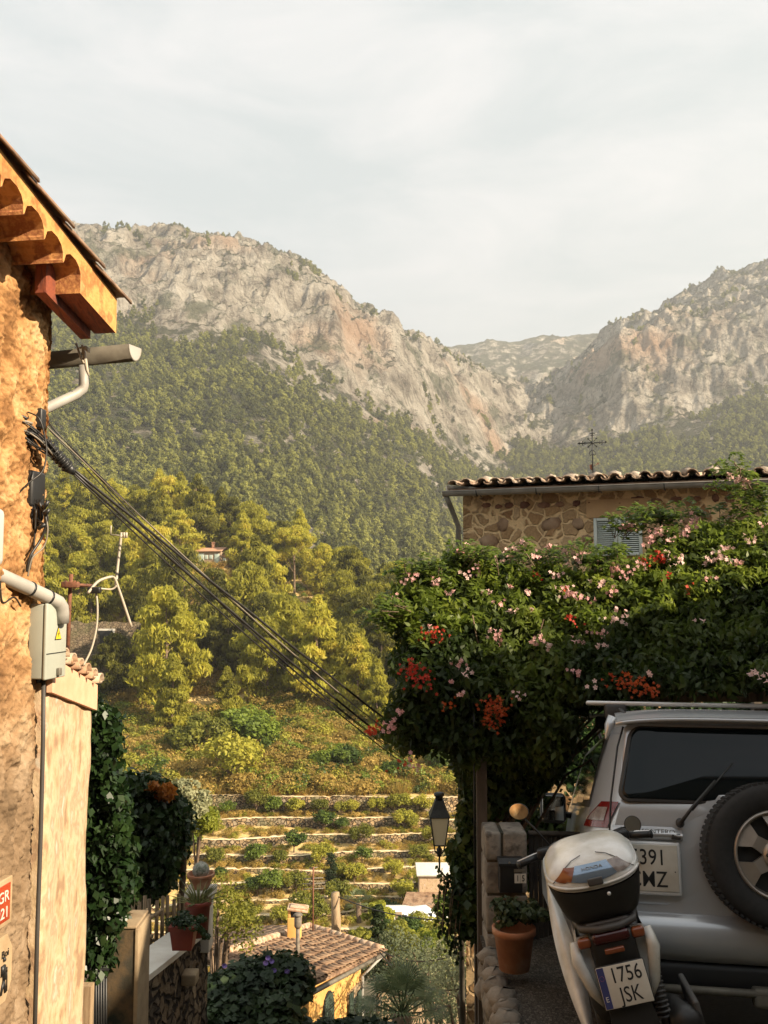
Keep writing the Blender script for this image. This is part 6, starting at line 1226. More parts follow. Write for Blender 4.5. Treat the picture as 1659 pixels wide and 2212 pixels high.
pk_ = [(1000, 1195, 6, .05), (1070, 1215, 7, .05), (1008, 1180, 3, .03), (890, 1250, 5, .04), (873, 1255, 4, .03), (855, 1292, 3, .03), (822, 1322, 3, .025), (838, 1320, 2, .02), (940, 1255, 5, .05), (968, 1275, 3, .04), (1030, 1230, 5, .05), (1010, 1245, 3, .04), (1095, 1190, 8, .06), (1128, 1180, 6, .05), (1155, 1200, 6, .05), (1190, 1180, 4, .04), (1215, 1190, 5, .04), (1240, 1210, 5, .05), (1262, 1200, 4, .04), (1100, 1265, 3, .03), (1140, 1280, 3, .03), (1215, 1275, 7, .05), (1235, 1285, 8, .05), (1262, 1300, 8, .05), (1300, 1260, 6, .05),
       (1325, 1280, 4, .04), (1085, 1300, 5, .045), (1110, 1318, 6, .04), (1062, 1370, 8, .05), (1080, 1378, 6, .05), (1160, 1385, 8, .05), (1185, 1398, 5, .04), (1170, 1375, 4, .03), (1255, 1380, 6, .05), (1300, 1395, 5, .04), (1345, 1335, 9, .06), (1320, 1340, 5, .04), (1300, 1365, 5, .04), (1245, 1450, 5, .04), (1330, 1230, 5, .05), (1355, 1240, 5, .05), (1380, 1225, 6, .05), (1350, 1140, 5, .035), (1368, 1135, 5, .035), (1425, 1150, 10, .06), (1405, 1165, 7, .05), (1450, 1165, 6, .05), (1500, 1130, 8, .06), (1480, 1150, 5, .05), (1440, 1200, 6, .05),
       (1470, 1210, 5, .06), (1548, 1205, 18, .07), (1570, 1185, 6, .05), (1595, 1035, 10, .045), (1578, 1030, 5, .03), (1612, 1040, 6, .035), (1620, 1165, 5, .05), (1590, 1215, 5, .05), (1530, 1250, 3, .04), (1650, 1140, 4, .04), (1648, 1460, 5, .04), (1625, 1450, 4, .04), (1280, 1480, 3, .03), (1122, 1505, 5, .04), (990, 1430, 6, .05), (1005, 1455, 4, .04), (970, 1470, 3, .04), (1000, 1500, 3, .04), (850, 1560, 6, .05), (838, 1580, 7, .05), (865, 1540, 4, .04), (880, 1640, 5, .05), (900, 1650, 4, .05), (925, 1360, 3, .04), (1150, 1320, 3, .03), (1200, 1245, 4, .05), (1050, 1280, 3, .03), (1510, 1340, 2, .03), (1400, 1450, 2, .04)]
for i, (x, y, n, s) in enumerate(pk_): blossoms('pink_blossom_cluster', x, y, int(n * (1.7 if y < 1300 else 1.1)), s * .62, m_pinkf, .018, 900 + i)
for i, (x, y, n, s, mt) in enumerate([(1425, 1205, 46, .055, m_redf), (1395, 1215, 16, .05, m_redf), (1440, 1245, 14, .05, m_redf), (1225, 1270, 8, .03, m_redf), (1230, 1335, 10, .04, m_redf), (1490, 1270, 10, .05, m_redf), (890, 1440, 60, .075, m_redf), (905, 1465, 45, .07, m_redf), (950, 1375, 34, .07, m_redf), (925, 1370, 16, .06, m_redf), (800, 1580, 26, .035, m_redf), (812, 1570, 18, .03, m_redf), (915, 1480, 20, .07, m_redf), (1070, 1528, 110, .085, m_dred), (1066, 1560, 40, .06, m_dred), (1370, 1480, 60, .10, m_dred), (1340, 1470, 25, .08, m_dred), (1400, 1490, 20, .06, m_dred), (970, 1520, 12, .08, m_dred), (870, 1650, 14, .06, m_redf), (1250, 1340, 6, .05, m_redf), (1160, 1240, 5, .05, m_redf)]): blossoms('red_bract_cluster', x, y, max(5, int(n * .75)), s * .62, mt, .013, 1000 + i)
link_pts = None
# hanging ivy curtain round the post
hc = empty('ivy_column', P(1010, 2000, 7.2), 'dark hanging curtain of ivy round the pergola post behind the street lamp', 'climbing plant')
polyC = [(990, 1640), (1010, 1600), (1150, 1560), (1230, 1560), (1215, 1640), (1160, 1700), (1130, 1740), (1075, 1745), (1050, 1800), (1048, 1900), (1045, 2010), (1025, 2030), (1000, 1995), (1000, 1960), (995, 1900), (985, 1845), (1004, 1790), (1010, 1740), (1008, 1690)]
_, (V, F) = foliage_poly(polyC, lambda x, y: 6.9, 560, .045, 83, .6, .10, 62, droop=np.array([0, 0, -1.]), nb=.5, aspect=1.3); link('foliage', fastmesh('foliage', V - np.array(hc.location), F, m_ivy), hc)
for k in range(9):
    x0 = 948 + k * 5 + random.uniform(-5, 5); y0 = 1965 + k * 9; mb = MB(); pts = [P(x0 + 12, y0 - 90, 6.9), P(x0 + 4, y0 - 30, 6.85), P(x0, y0 + 40, 6.85)]; mb.tube(pts, .003, 4, False); o_ = mb.build('hanging_shoot', m_bark, hc, recalc=False); o_.matrix_parent_inverse = Matrix.Translation(-Vector(hc.location))
    C_l = np.array([tuple(pts[0].lerp(pts[2], f) + Vector(rng.normal(size=3) * .018)) for f in np.linspace(0, 1, 34)]); V, F = cards(C_l, np.stack([rng.normal(size=34), -1 - rng.random(34), rng.random(34)], -1), np.full(34, .028), 1.3, .3, rng, np.array([0, 0, -1.])); link('shoot_leaves', fastmesh('shoot_leaves', V, F, m_ivy), o_).matrix_parent_inverse = Matrix.Identity(4)
# shrubs in the dark behind the car
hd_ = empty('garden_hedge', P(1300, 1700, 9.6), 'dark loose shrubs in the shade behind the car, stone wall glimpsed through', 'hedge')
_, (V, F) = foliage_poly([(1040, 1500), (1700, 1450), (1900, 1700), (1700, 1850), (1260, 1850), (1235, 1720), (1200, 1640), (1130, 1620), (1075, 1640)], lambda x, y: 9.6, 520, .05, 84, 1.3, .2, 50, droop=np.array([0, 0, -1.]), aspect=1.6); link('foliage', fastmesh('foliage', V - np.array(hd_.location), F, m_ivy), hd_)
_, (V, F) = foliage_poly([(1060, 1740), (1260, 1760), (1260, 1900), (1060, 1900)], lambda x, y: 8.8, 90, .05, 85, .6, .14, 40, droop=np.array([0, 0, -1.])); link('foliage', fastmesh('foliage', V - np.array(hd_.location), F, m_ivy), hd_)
# pergola: posts and beams under the vine
m_dwd = M('old grey timber', (.07, .055, .04), .9, c2=(.13, .10, .075), scale=6, stretch=(3, 3, .5), bump=.004)
pg = empty('pergola', (2.0, 7.2, -3.2), 'dark timber and iron pergola carrying the vine', 'pergola'); G = obj_in(pg)
for vx_, D_ in ((1040, 6.6), (1032, 7.3), (1640, 8.2)): a_ = P(vx_, 1700, D_); mb = MB(); mb.box((a_.x - .035, a_.y - .035, -4.6), (a_.x + .035, a_.y + .035, -.75)); G(mb, 'post', m_dwd)
for z_, D_ in ((-.78, 6.8), (-.72, 7.6)): mb = MB(); mb.box((P(900, 1500, D_).x, D_ - .03, z_ - .04), (4.6, D_ + .03, z_ + .04)); G(mb, 'beam', m_wood)
mb = MB(); mb.tube([P(1023, 1500, 6.45), P(1026, 1900, 6.5)], .008, 6); G(mb, 'iron_rod', m_iron)

# ================================================================ RIGHT: STONE PILLAR, LETTER BOX, GATE, POT, BED
m_lime = STONE('grey limestone blocks', [(.17, .15, .13), (.26, .23, .20), (.21, .19, .17)], (.07, .06, .05), 3.2, .02, .07)
def rough(fn, nu, nv, amp, sc_, seed): 
    return lambda u, v: fn(u, v)
pp_ = P(1094, 1930, 6.0); sp_ = empty('stone_pillar', (pp_.x, 6.1, -3.3), 'grey stone gate pillar carrying the black letter box', 'pillar'); S = obj_in(sp_)
xl, xr = P(1049, 1900, 6).x, P(1140, 1900, 6).x; ztp = float(Zof(1797, 6)); random.seed(3); z = -3.6; blocks = MB()
while z < ztp - .02:
    h = min(random.uniform(.16, .24), ztp - z); sw = random.choice([.0, .4, .55, .62]); 
    for x0, x1 in (((xl, xl + (xr - xl) * sw - .006), (xl + (xr - xl) * sw + .006, xr)) if sw else ((xl, xr),)): blocks.rbox((x0 + random.uniform(-.004, .004), 6.0 + random.uniform(-.006, .006), z + .004), (x1, 6.28, z + h - .004), .018, 3)
    z += h
S(blocks, 'blocks', M('rough limestone', (.13, .115, .095), .95, c2=[(.20, .18, .15), (.27, .24, .20), (.10, .09, .075)], scale=7, bump=.012, bscale=25)); mb = MB(); mb.box((xl + .012, 6.012, -3.6), (xr - .012, 6.27, ztp - .01)); S(mb, 'mortar', m_conc)
# letter box 15
lb = empty('letter_box', P(1102, 1915, 5.96), 'black letter box numbered 15 on the stone pillar', 'letter box'); Lb = obj_in(lb)
a_, b_ = P(1078, 1926, 5.93), P(1127, 1868, 5.93)
mb = MB(); mb.rbox((a_.x, 5.90, a_.z), (b_.x, 5.99, b_.z), .006); Lb(mb, 'case', m_black)
mb = MB(); mb.prism([(a_.x - .006, 5.885, b_.z), (a_.x - .006, 5.99, b_.z + .015), (a_.x - .006, 5.99, b_.z + .035), (a_.x - .006, 5.93, b_.z + .04), (a_.x - .006, 5.885, b_.z + .018)], (b_.x - a_.x + .012, 0, 0)); Lb(mb, 'lid', m_black)
mb = MB(); mb.rbox((P(1089, 0, 5.9).x, 5.894, P(0, 1884, 5.9).z), (P(1112, 0, 5.9).x, 5.899, P(0, 1877, 5.9).z), .001); Lb(mb, 'slot', m_zinc); mb = MB(); mb.ell(P(1101, 1864, 5.89), (.008, .006, .008), 8); Lb(mb, 'lock', m_zinc)
mb = MB(); xa_, xb_ = P(1090, 0, 5.9).x, P(1113, 0, 5.9).x; za2, zb3 = P(0, 1907, 5.9).z, P(0, 1887, 5.9).z; mb.box((xa_, 5.892, za2), ((xa_ + xb_) / 2 - .001, 5.898, zb3)); mb.box(((xa_ + xb_) / 2 + .001, 5.892, za2), (xb_, 5.898, zb3)); n_ = Lb(mb, 'number_plate', M('number plate cream', (.62, .58, .50), .5))
for ch, f in (('1', .27), ('5', .75)): o_ = text(ch, 'numeral', .052, m_black, None, Matrix.Translation((xa_ + (xb_ - xa_) * f, 5.890, (za2 + zb3) / 2)) @ Matrix.Rotation(R(90), 4, 'X'), .0008, sx=.8); o_.parent = n_; o_.matrix_parent_inverse = Matrix.Translation(-Vector(lb.location))
# slatted gate
sg_ = empty('slatted_gate', P(1165, 1930, 6.1), 'dark slatted timber gate between the stone pillar and the scooter', 'gate'); G = obj_in(sg_); m_dw = M('dark stained timber', (.022, .018, .014), .7, c2=(.045, .035, .025), scale=8)
for k in range(12): a_ = P(1146 + k * 10, 2080, 6.12 + k * .02); b_ = P(1146 + k * 10, 1806, 6.12 + k * .02); mb = MB(); mb.box((a_.x, a_.y, -3.6), (a_.x + .026, a_.y + .02, b_.z)); G(mb, 'slat', m_dw)
mb = MB(); a_, b_ = P(1142, 1800, 6.1), P(1268, 1803, 6.36); mb.tube([a_, b_], .018, 6); G(mb, 'rail', m_dw); mb = MB(); mb.tube([P(1142, 2000, 6.15), P(1268, 2000, 6.4)], .018, 6); G(mb, 'rail', m_dw)
# terracotta pot with its plant
m_pl = LEAF('pot plant leaves', (.015, .028, .010), (.05, .07, .025), .25, .4, 8)
pz = P(1111, 2092, 5.55); o_ = pot_round('terracotta_pot', pz, .118, .235, m_terra, 'rimmed terracotta pot with a leafy plant at the foot of the stone pillar', None, .74, .018)
cl = [(rng.normal() * .07, rng.normal() * .06, .27 + rng.random() * .10, .05, .05, .035) for _ in range(40)]; V, F = clumpcloud(cl, 36, .024, rng, aspect=1.5); link('plant', fastmesh('plant', V, F, m_pl), o_)
# raised bed with a boulder edge and gravel top
zbed = float(Zof(2092, 5.6)); rb = empty('raised_bed', (.9, 5.0, -3), 'raised bed edged with rough pale boulders, gravel on top', 'bed'); Rb = obj_in(rb)
m_bould = M('pale edge boulder', (.15, .13, .105), .95, c2=[(.23, .20, .16), (.30, .26, .21)], scale=5, bump=.015, bscale=18); m_grav = STONE('fine gravel', [(.09, .08, .065), (.14, .125, .10), (.19, .17, .14)], (.05, .045, .04), 60, .006, .1)
mb = MB(); mb.grid(lambda u, v: Vector((.62 + .9 * u, 3.7 + 2.5 * v, zbed - .03 - (1 - v) * .10 + .012 * float(noise(np.array([u * 9, v * 22, 0.]))))), 30, 60); mb.box((.64, 3.6, -3.4), (1.4, 6.2, zbed - .17)); Rb(mb, 'gravel', m_grav)
random.seed(12)
y_ = 3.75
while y_ < 5.95:
    s = random.uniform(.06, .10); mb = MB(); c_ = Vector((.655 + random.uniform(-.015, .02), y_ + s, zbed - .06 - (5.9 - y_) * .03)); mb.ell(c_, (.085, s * 1.15, .055), 9, None, .16); Rb(mb, 'boulder', m_bould); y_ += s * 1.75
for r_ in range(5):
    y_ = 3.75
    while y_ < 6.0: s = random.uniform(.07, .13); mb = MB(); mb.ell((.63 + random.uniform(-.01, .02), y_ + s, zbed - .17 - r_ * .13), (.06, s * 1.1, .075), 8, None, .16); Rb(mb, 'boulder', m_bould) if r_ < 2 else None; y_ += s * 1.9
# street surface under the vehicles
m_asph = M('worn asphalt', (.040, .038, .035), .9, c2=(.065, .06, .055), scale=30, bump=.003, bscale=90)
mb = MB(); mb.grid(lambda u, v: Vector((-1.8 + 9 * u, -6 + 18 * v, 0)), 2, 60)
mb.v = [(x, y, float(np.interp(y, [-6, 12], [.6, -5.0])) if False else (-1.50 - .215 * y)) for x, y, z in mb.v]; mb.v = [(max(x, .95 if y > 4.2 else x), y, z + (.0 if y < 9 else 0)) for x, y, z in mb.v]
o_ = mb.build('street', m_asph); o_['kind'] = 'structure'

# ================================================================ PARKED CAR (seen from behind)
m_silver = M('silver car paint', (.55, .56, .57), .28, .45, c2=(.52, .53, .54), scale=3, coat=.6)
m_trim = M('dark grey trim', (.035, .033, .030), .55); m_cglass = M('tinted car glass', (.003, .006, .007), .05, spec=.3)
m_tyre = M('tyre rubber', (.012, .012, .011), .8, c2=(.02, .019, .018), scale=30); m_alloy = M('alloy wheel', (.42, .38, .33), .38, .7, c2=(.36, .32, .28), scale=12)
m_redl = M('red lens', (.16, .012, .010), .15, coat=.5); m_clr = M('clear lens', (.34, .30, .27), .15, coat=.6, c2=(.22, .17, .15), scale=40); m_amb = M('amber lens', (.22, .06, .02), .2, coat=.5)
m_plate = M('plate reflective cream', (.62, .58, .49), .45, c2=(.52, .47, .38), scale=8); m_chrome = M('brushed metal rail', (.78, .78, .76), .35, .25)
cary, carz = 5.02, -2.47
car = empty('parked_car', (2.0, cary, carz), 'silver four-wheel-drive car with rear spare wheel, roof bars and tinted windows, seen from behind', 'car')
car.rotation_euler = (R(-12.5), 0, R(-9))
def CP(mb, name, mat, par=car): return mb.build(name, mat, par)
PROF = [(.0, .50), (.55, .50), (.80, .52), (.875, .62), (.905, .80), (.90, 1.02), (.875, 1.16), (.845, 1.26), (.80, 1.42), (.745, 1.60), (.70, 1.71), (.62, 1.775), (.40, 1.815), (.0, 1.83)]
def catm(pts, n):
    P_ = [np.array(p) for p in pts]; o = []
    for i in range(len(P_) - 1):
        a, b, c, d = P_[max(i - 1, 0)], P_[i], P_[i + 1], P_[min(i + 2, len(P_) - 1)]
        for k in range(n): t = k / n; o.append(.5 * (2 * b + (c - a) * t + (2 * a - 5 * b + 4 * c - d) * t * t + (3 * b - a - 3 * c + d) * t ** 3))
    o.append(P_[-1]); return np.array(o)
pr_ = catm(PROF, 6); NP = len(pr_)
def yrear(z): return .12 + .02 * abs(z - .9) + max(0, z - 1.25) * .22
def bodypt(s, y, side, off=0):
    """s in 0..1 along the half profile; y local"""
    k = s * (NP - 1); i = min(int(k), NP - 2); f = k - i; x, z = pr_[i] * (1 - f) + pr_[i + 1] * f; dx, dz = pr_[i + 1] - pr_[i]; l_ = math.hypot(dx, dz); nx_, nz_ = dz / l_, -dx / l_
    yr = yrear(z); d = y - yr; sh = 0
    if d < .40: sh = .15 * (1 - max(0, d) / .40) ** 2.2
    if y > 3.25:                      # windscreen and bonnet
        cap = 1.83 - min(1, (y - 3.25) / .75) * .68; z = min(z, cap)
    xx = x - sh * min(1, x * 2) ; zz = z - (sh * .6 if z > 1.7 else 0); return Vector((side * (xx + nx_ * off), max(y, yr), zz + nz_ * off))
ysts = [0, .01, .03, .06, .10, .15, .2, .26, .33, .4] + list(np.arange(.5, 4.61, .12))
for_side = []
mb = MB()
for side in (-1, 1):
    mb.grid(lambda u, v: bodypt(v, yrear(np.interp(v, [0, 1], [.5, 1.8])) * 0 + ysts[min(int(round(u * (len(ysts) - 1))), len(ysts) - 1)] + yrear(float(np.interp(v * (NP - 1), range(NP), pr_[:, 1]))), side), len(ysts) - 1, NP - 1)
# rear closing face
mb.grid(lambda u, v: (lambda a: Vector((a.x * (2 * u - 1), a.y - .035 * (1 - (2 * u - 1) ** 2), a.z)))(bodypt(v, 0, 1)), 24, NP - 1)
body = CP(mb, 'body', m_silver)
def rface(x, z, off=0): return Vector((x, yrear(z) - .035 * (1 - (x / .82) ** 2) - off, z))
def rpatch(x0, x1, z0, z1, off, thick, r=.05, nseg=6, bulge=0, topin=0.0):
    """rounded panel following the rear face"""
    pts = []
    for cx, cz, a0 in ((x1 - r, z0 + r, -90), (x1 - r, z1 - r, 0), (x0 + r, z1 - r, 90), (x0 + r, z0 + r, 180)):
        for k in range(nseg + 1): a = R(a0 + 90 * k / nseg); pts.append((cx + r * math.cos(a), cz + r * math.sin(a)))
    pts = [((x - math.copysign(topin * (z - z0) / (z1 - z0), x)), z) for x, z in pts]
    mb = MB(); cx, cz = (x0 + x1) / 2, (z0 + z1) / 2; rings = [(1, 0 * thick), (1, thick), (.97, thick + .002), (.75, thick + .002 + bulge), (.4, thick + .002 + bulge), (.0, thick + .002 + bulge)]; vs = []; n = len(pts)
    for sc__, o__ in rings:
        for x, z in pts: xx, zz = cx + (x - cx) * sc__, cz + (z - cz) * sc__; vs.append(rface(xx, zz, off + o__))
    fs = [(i * n + k, i * n + (k + 1) % n, (i + 1) * n + (k + 1) % n, (i + 1) * n + k) for i in range(len(rings) - 1) for k in range(n)]; mb.add(vs, fs, True); return mb
tg = CP(rpatch(-.755, .755, .74, 1.74, .002, .010, .05, 6, 0, .11), 'tailgate', m_silver)
seam = MB(); seam.tube([rface(-.765, .74, .004), rface(-.762, 1.1, .006), rface(-.745, 1.3, .006), rface(-.69, 1.6, .006), rface(-.65, 1.72, .006)], .006, 5); seam.build('seam', m_black, tg)
CP(rpatch(-.715, .715, 1.285, 1.725, .012, .006, .07, 6, 0, .10), 'window_rubber', m_trim); CP(rpatch(-.695, .695, 1.305, 1.72, .02, .004, .06, 6, 0, .10), 'rear_window', m_cglass)
# roof spoiler
mb = MB(); mb.grid(lambda u, v: Vector(((2 * u - 1) * (.70 - .02 * v), .14 + .30 * v - .03 * (1 - (2 * u - 1) ** 2), 1.745 + .075 * v ** .7 + .03 * (1 - (2 * u - 1) ** 4))), 24, 6); mb.grid(lambda u, v: Vector(((2 * u - 1) * .70, .14 + .10 * v - .03 * (1 - (2 * u - 1) ** 2), 1.745 - .03 * v + .03 * (1 - (2 * u - 1) ** 4))), 24, 2)
mb.tube([Vector(((2 * u - 1) * .70, .15 - .03 * (1 - (2 * u - 1) ** 2), 1.733 + .03 * (1 - (2 * u - 1) ** 4))) for u in np.linspace(0, 1, 25)], .014, 6); CP(mb, 'roof_spoiler', m_silver)
mb = MB(); mb.tube([(-.715, .17, 1.775), (-.735, .17, 1.72), (-.76, .13, 1.64)], [.028, .03, .008], 8); mb.tube([(.715, .17, 1.775), (.735, .17, 1.72), (.76, .13, 1.64)], [.028, .03, .008], 8); CP(mb, 'spoiler_end', m_silver)
# side windows and pillars
for side in (-1, 1):
    for y0, y1, s0, s1 in ((.62, 1.35, .555, .735), (1.40, 2.25, .545, .735), (2.30, 3.2, .54, .735)):
        mb = MB(); mb.grid(lambda u, v: bodypt(s0 + (s1 - s0) * v, (y0 + (.10 if y0 < 1 else 0) * v) + (y1 - y0 - .1 * v * (y0 > 2)) * u, side, .006), 10, 10); CP(mb, 'side_window', m_cglass)
    mb = MB(); mb.grid(lambda u, v: bodypt(.53 + .225 * v, .52 + 2.85 * u, side, .003), 20, 12); CP(mb, 'window_surround', m_trim)
    # upright tail lamp on the corner
    mb = MB(); mb.grid(lambda u, v: bodypt(.445 + .105 * v, .13 + .03 * (1 - v) + (.30 - .16 * v) * u, side, .012), 10, 8); tl = CP(mb, 'tail_lamp', m_redl)
    mb = MB(); mb.grid(lambda u, v: bodypt(.47 + .06 * v, .19 + (.19 - .10 * v) * u, side, .017), 8, 6); mb.build('clear_lens', m_clr, tl)
# bumper
mb = MB(); secp = [(.0, .70), (-.07, .695), (-.10, .66), (-.105, .58), (-.085, .50), (-.02, .46)]
xs = np.linspace(-1, 1, 41); 
mb.grid(lambda u, v: (lambda yy, zz, x: Vector((x * .92, .15 + yy - .05 * (1 - x * x) + .22 * max(0, abs(x) - .85) ** 2 * 10, zz)))(secp[int(round(v * 5))][0], secp[int(round(v * 5))][1], 2 * u - 1), 40, 5); CP(mb, 'rear_bumper', m_silver)
for side in (-1, 1):
    mb = MB(); mb.rbox((side * .66 - .085, .005, .545), (side * .66 + .085, .05, .635), .03, 4); fl = CP(mb, 'fog_lamp', m_trim); mb = MB(); mb.rbox((side * .66 - .06, -.002, .56), (side * .66 + .06, .01, .62), .02, 4); mb.build('lens', m_redl, fl)
    mb = MB(); mb.grid(lambda u, v: Vector((side * (.915 + .01 * v), .16 + .9 * u, .47 + .22 * v)), 8, 3); CP(mb, 'bumper_corner', m_silver)
mb = MB(); mb.rbox((-.78, .12, .695), (.84, .2, .745), .01); CP(mb, 'step_gap', m_black); mb = MB(); mb.rbox((-.80, .08, .30), (.80, .5, .47), .05); CP(mb, 'underbody', m_black); mb = MB(); mb.box((-.86, .3, .34), (.86, 4.3, .55)); CP(mb, 'chassis', m_black)
mb = MB(); mb.tube([(-.62, .02, .33), (.25, .02, .33)], .022, 8); CP(mb, 'tow_bar', m_zinc); mb = MB(); mb.rbox((-.05, .0, .26), (.07, .1, .36), .02); CP(mb, 'tow_hook', m_zinc)
# number plate with frame and the garnish bar above it
PX0, PX1, PZ0, PZ1 = -.745, -.385, .80, 1.075
mb = MB(); mb.rbox((PX0, .045, PZ0 - .008), (PX1 + .005, .08, PZ1), .012, 4); fr_ = CP(mb, 'plate_frame', m_chrome); mb = MB(); mb.rbox((PX0 + .016, .039, PZ0 + .012), (PX1 - .012, .047, PZ1 - .018), .004, 3); mb.build('number_plate', m_plate, fr_)
def rtext(s, x, z, size, par, off=.0375, sx=.8, mat=m_black, nm='lettering'): 
    p = rface(x, z, off) if off > .05 else Vector((x, .0385, z)); return text(s, nm, size, mat, par, Matrix.Translation(p) @ Matrix.Rotation(R(90), 4, 'X'), .0007, sx=sx)
rtext('5391', (PX0 + PX1) / 2 + .005, PZ1 - .088, .118, fr_, sx=.84); rtext('CMZ', (PX0 + PX1) / 2 + .002, PZ0 + .072, .118, fr_, sx=.84)
for dx, dz in ((-.12, -.02), (.12, -.02)): mb = MB(); mb.ell(((PX0 + PX1) / 2 + dx + .03, .038, (PZ0 + PZ1) / 2 + dz), (.004, .003, .004), 6); mb.build('rivet', m_trim, fr_)
gbm = MB(); gbm.grid(lambda u, v: rface(PX0 + (PX1 - PX0 + .02) * u, 1.083 + .072 * v - .012 * (u > .92) * v, .016 + .05 * math.sin(math.pi * min(1, v * .9 + .1))), 16, 8); gbm.grid(lambda u, v: rface(PX1 + .02, 1.083 + .06 * v, .0 + .06 * u), 2, 2); gb_ = CP(gbm, 'handle_garnish', m_silver)
rtext('MONTERO', (PX0 + PX1) / 2 + .06, 1.128, .036, gb_, .064, 1.15, M('badge silver', (.20, .19, .18), .4, .5), 'badge_lettering')
mb = MB(); mb.rbox(rface(PX1 - .01, 1.09, .064) - Vector((.03, 0, 0)), rface(PX1 - .01, 1.12, .05) + Vector((.02, .01, .0)), .004); mb.build('handle_end', m_trim, gb_)
mb = MB(); mb.tube([rface(-.82, .782, .013), rface(.82, .782, .013)], .006, 5); CP(mb, 'tailgate_crease', m_trim)
# wiper
mb = MB(); mb.ell(rface(-.37, 1.18, .03), (.025, .03, .028), 10); mb.tube([rface(-.37, 1.18, .055), rface(-.30, 1.27, .06), rface(-.16, 1.42, .055)], [.012, .009, .006], 6); mb.tube([rface(-.30, 1.25, .04), rface(-.05, 1.52, .04)], .005, 5); CP(mb, 'rear_wiper', m_trim)
def wheel(mb_t, c, r, w_, mtx): pass
def make_wheel(par, name, c, r, w_, facing, spokes=6, cover=True):
    """tyre lathe, rim, spokes; facing: rotation matrix taking +Z to the outer side"""
    m_ = Matrix.Translation(c) @ facing; h = w_ / 2; mb = MB(); mb.lathe([(r * .60, -h * .7), (r * .70, -h * .98), (r * .88, -h), (r * .97, -h * .86), (r * .998, -h * .5), (r, 0), (r * .998, h * .5), (r * .97, h * .86), (r * .88, h), (r * .70, h * .98), (r * .60, h * .7)], n=56, m=m_); t_ = mb.build(name, m_tyre, par)
    mb = MB(); tread = []
    for k in range(72):
        a = 2 * math.pi * k / 72
        for s in (-1, 0, 1): mm_ = m_ @ Matrix.Rotation(a, 4, 'Z') @ Matrix.Translation((r * 1.0, 0, s * h * .58)); mb.box((-.012, -.010, -h * .27), (.0025, .010, h * .27), mm_)
    mb.build('tread', m_tyre, t_)
    mb = MB(); mb.lathe([(r * .62, h * .72), (r * .60, h * .86), (r * .57, h * .84), (r * .55, h * .35), (r * .53, h * .2), (.0, h * .15)], n=48, m=m_); rim = mb.build('rim', m_alloy, t_)
    mb = MB(); mb.lathe([(r * .545, h * .22), (0, h * .21)], n=40, m=m_); mb.build('rim_well', m_black, rim)
    for k in range(spokes):
        a = 2 * math.pi * (k + .5) / spokes; mm_ = m_ @ Matrix.Rotation(a, 4, 'Z'); mb = MB(); w0_, w1_ = r * .11, r * .21
        mb.prism([mm_ @ Vector(v) for v in ((r * .12, -w0_, h * .75), (r * .36, -w0_ * .8, h * .78), (r * .57, -w1_, h * .62), (r * .57, w1_, h * .62), (r * .36, w0_ * .8, h * .78), (r * .12, w0_, h * .75))], mm_.to_3x3() @ Vector((0, 0, -h * .35))); mb.build('spoke', m_alloy, rim)
    mb = MB(); mb.lathe([(r * .22, h * .6), (r * .22, h * .82), (r * .16, h * .88), (r * .10, h * .89), (0, h * .9)], n=28, m=m_); mb.build('hub', m_alloy, rim)
    for k in range(6): a = 2 * math.pi * k / 6; mb = MB(); mb.lathe([(0, 0), (.012, 0), (.012, .012), (0, .014)], n=8, m=m_ @ Matrix.Rotation(a, 4, 'Z') @ Matrix.Translation((r * .155, 0, h * .86))); mb.build('wheel_nut', m_trim, rim)
    return t_
back = Matrix.Rotation(R(90), 4, 'X')
make_wheel(car, 'spare_wheel', Vector((.105, -.055, 1.035)), .380, .22, back, 6)
for side in (-1, 1):
    for y_ in (.95, 3.7): make_wheel(car, 'wheel', Vector((side * .78, y_, .37)), .385, .25, Matrix.Rotation(R(90 * side), 4, 'Y'), 6)
    mb = MB(); mb.tube([(side * .62, .35, 1.80), (side * .64, .5, 1.845), (side * .64, 2.6, 1.855), (side * .60, 2.8, 1.80)], .016, 8); CP(mb, 'roof_rail', m_trim)
for y_ in (.62, 1.55):
    mb = MB(); mb.rbox((-.845, y_ - .035, 1.885), (.845, y_ + .035, 1.91), .011, 3); rb_ = CP(mb, 'roof_bar', m_chrome)
    for side in (-1, 1): mb = MB(); mb.rbox((side * .66 - .07, y_ - .045, 1.80), (side * .66 + .07, y_ + .045, 1.892), .02, 3); mb.build('bar_foot', m_trim, rb_)
# door mirrors
for side in (-1, 1):
    mb = MB(); mb.rbox((-.11, -.05, -.125), (.11, .09, .125), .05, 5, Matrix.Translation((side * 1.03, 2.78, 1.22))); mr_ = CP(mb, 'door_mirror', m_trim); mb = MB(); mb.rbox((-.088, -.056, -.10), (.088, -.046, .10), .004 + .0, 3, Matrix.Translation((side * 1.03, 2.78, 1.22))); mb.build('mirror_glass', M('mirror glass', (.55, .57, .56), .03, 1.0), mr_)
    mb = MB(); mb.tube([(side * .86, 2.85, 1.16), (side * .95, 2.84, 1.17)], .03, 6); mb.build('mirror_arm', m_trim, mr_)

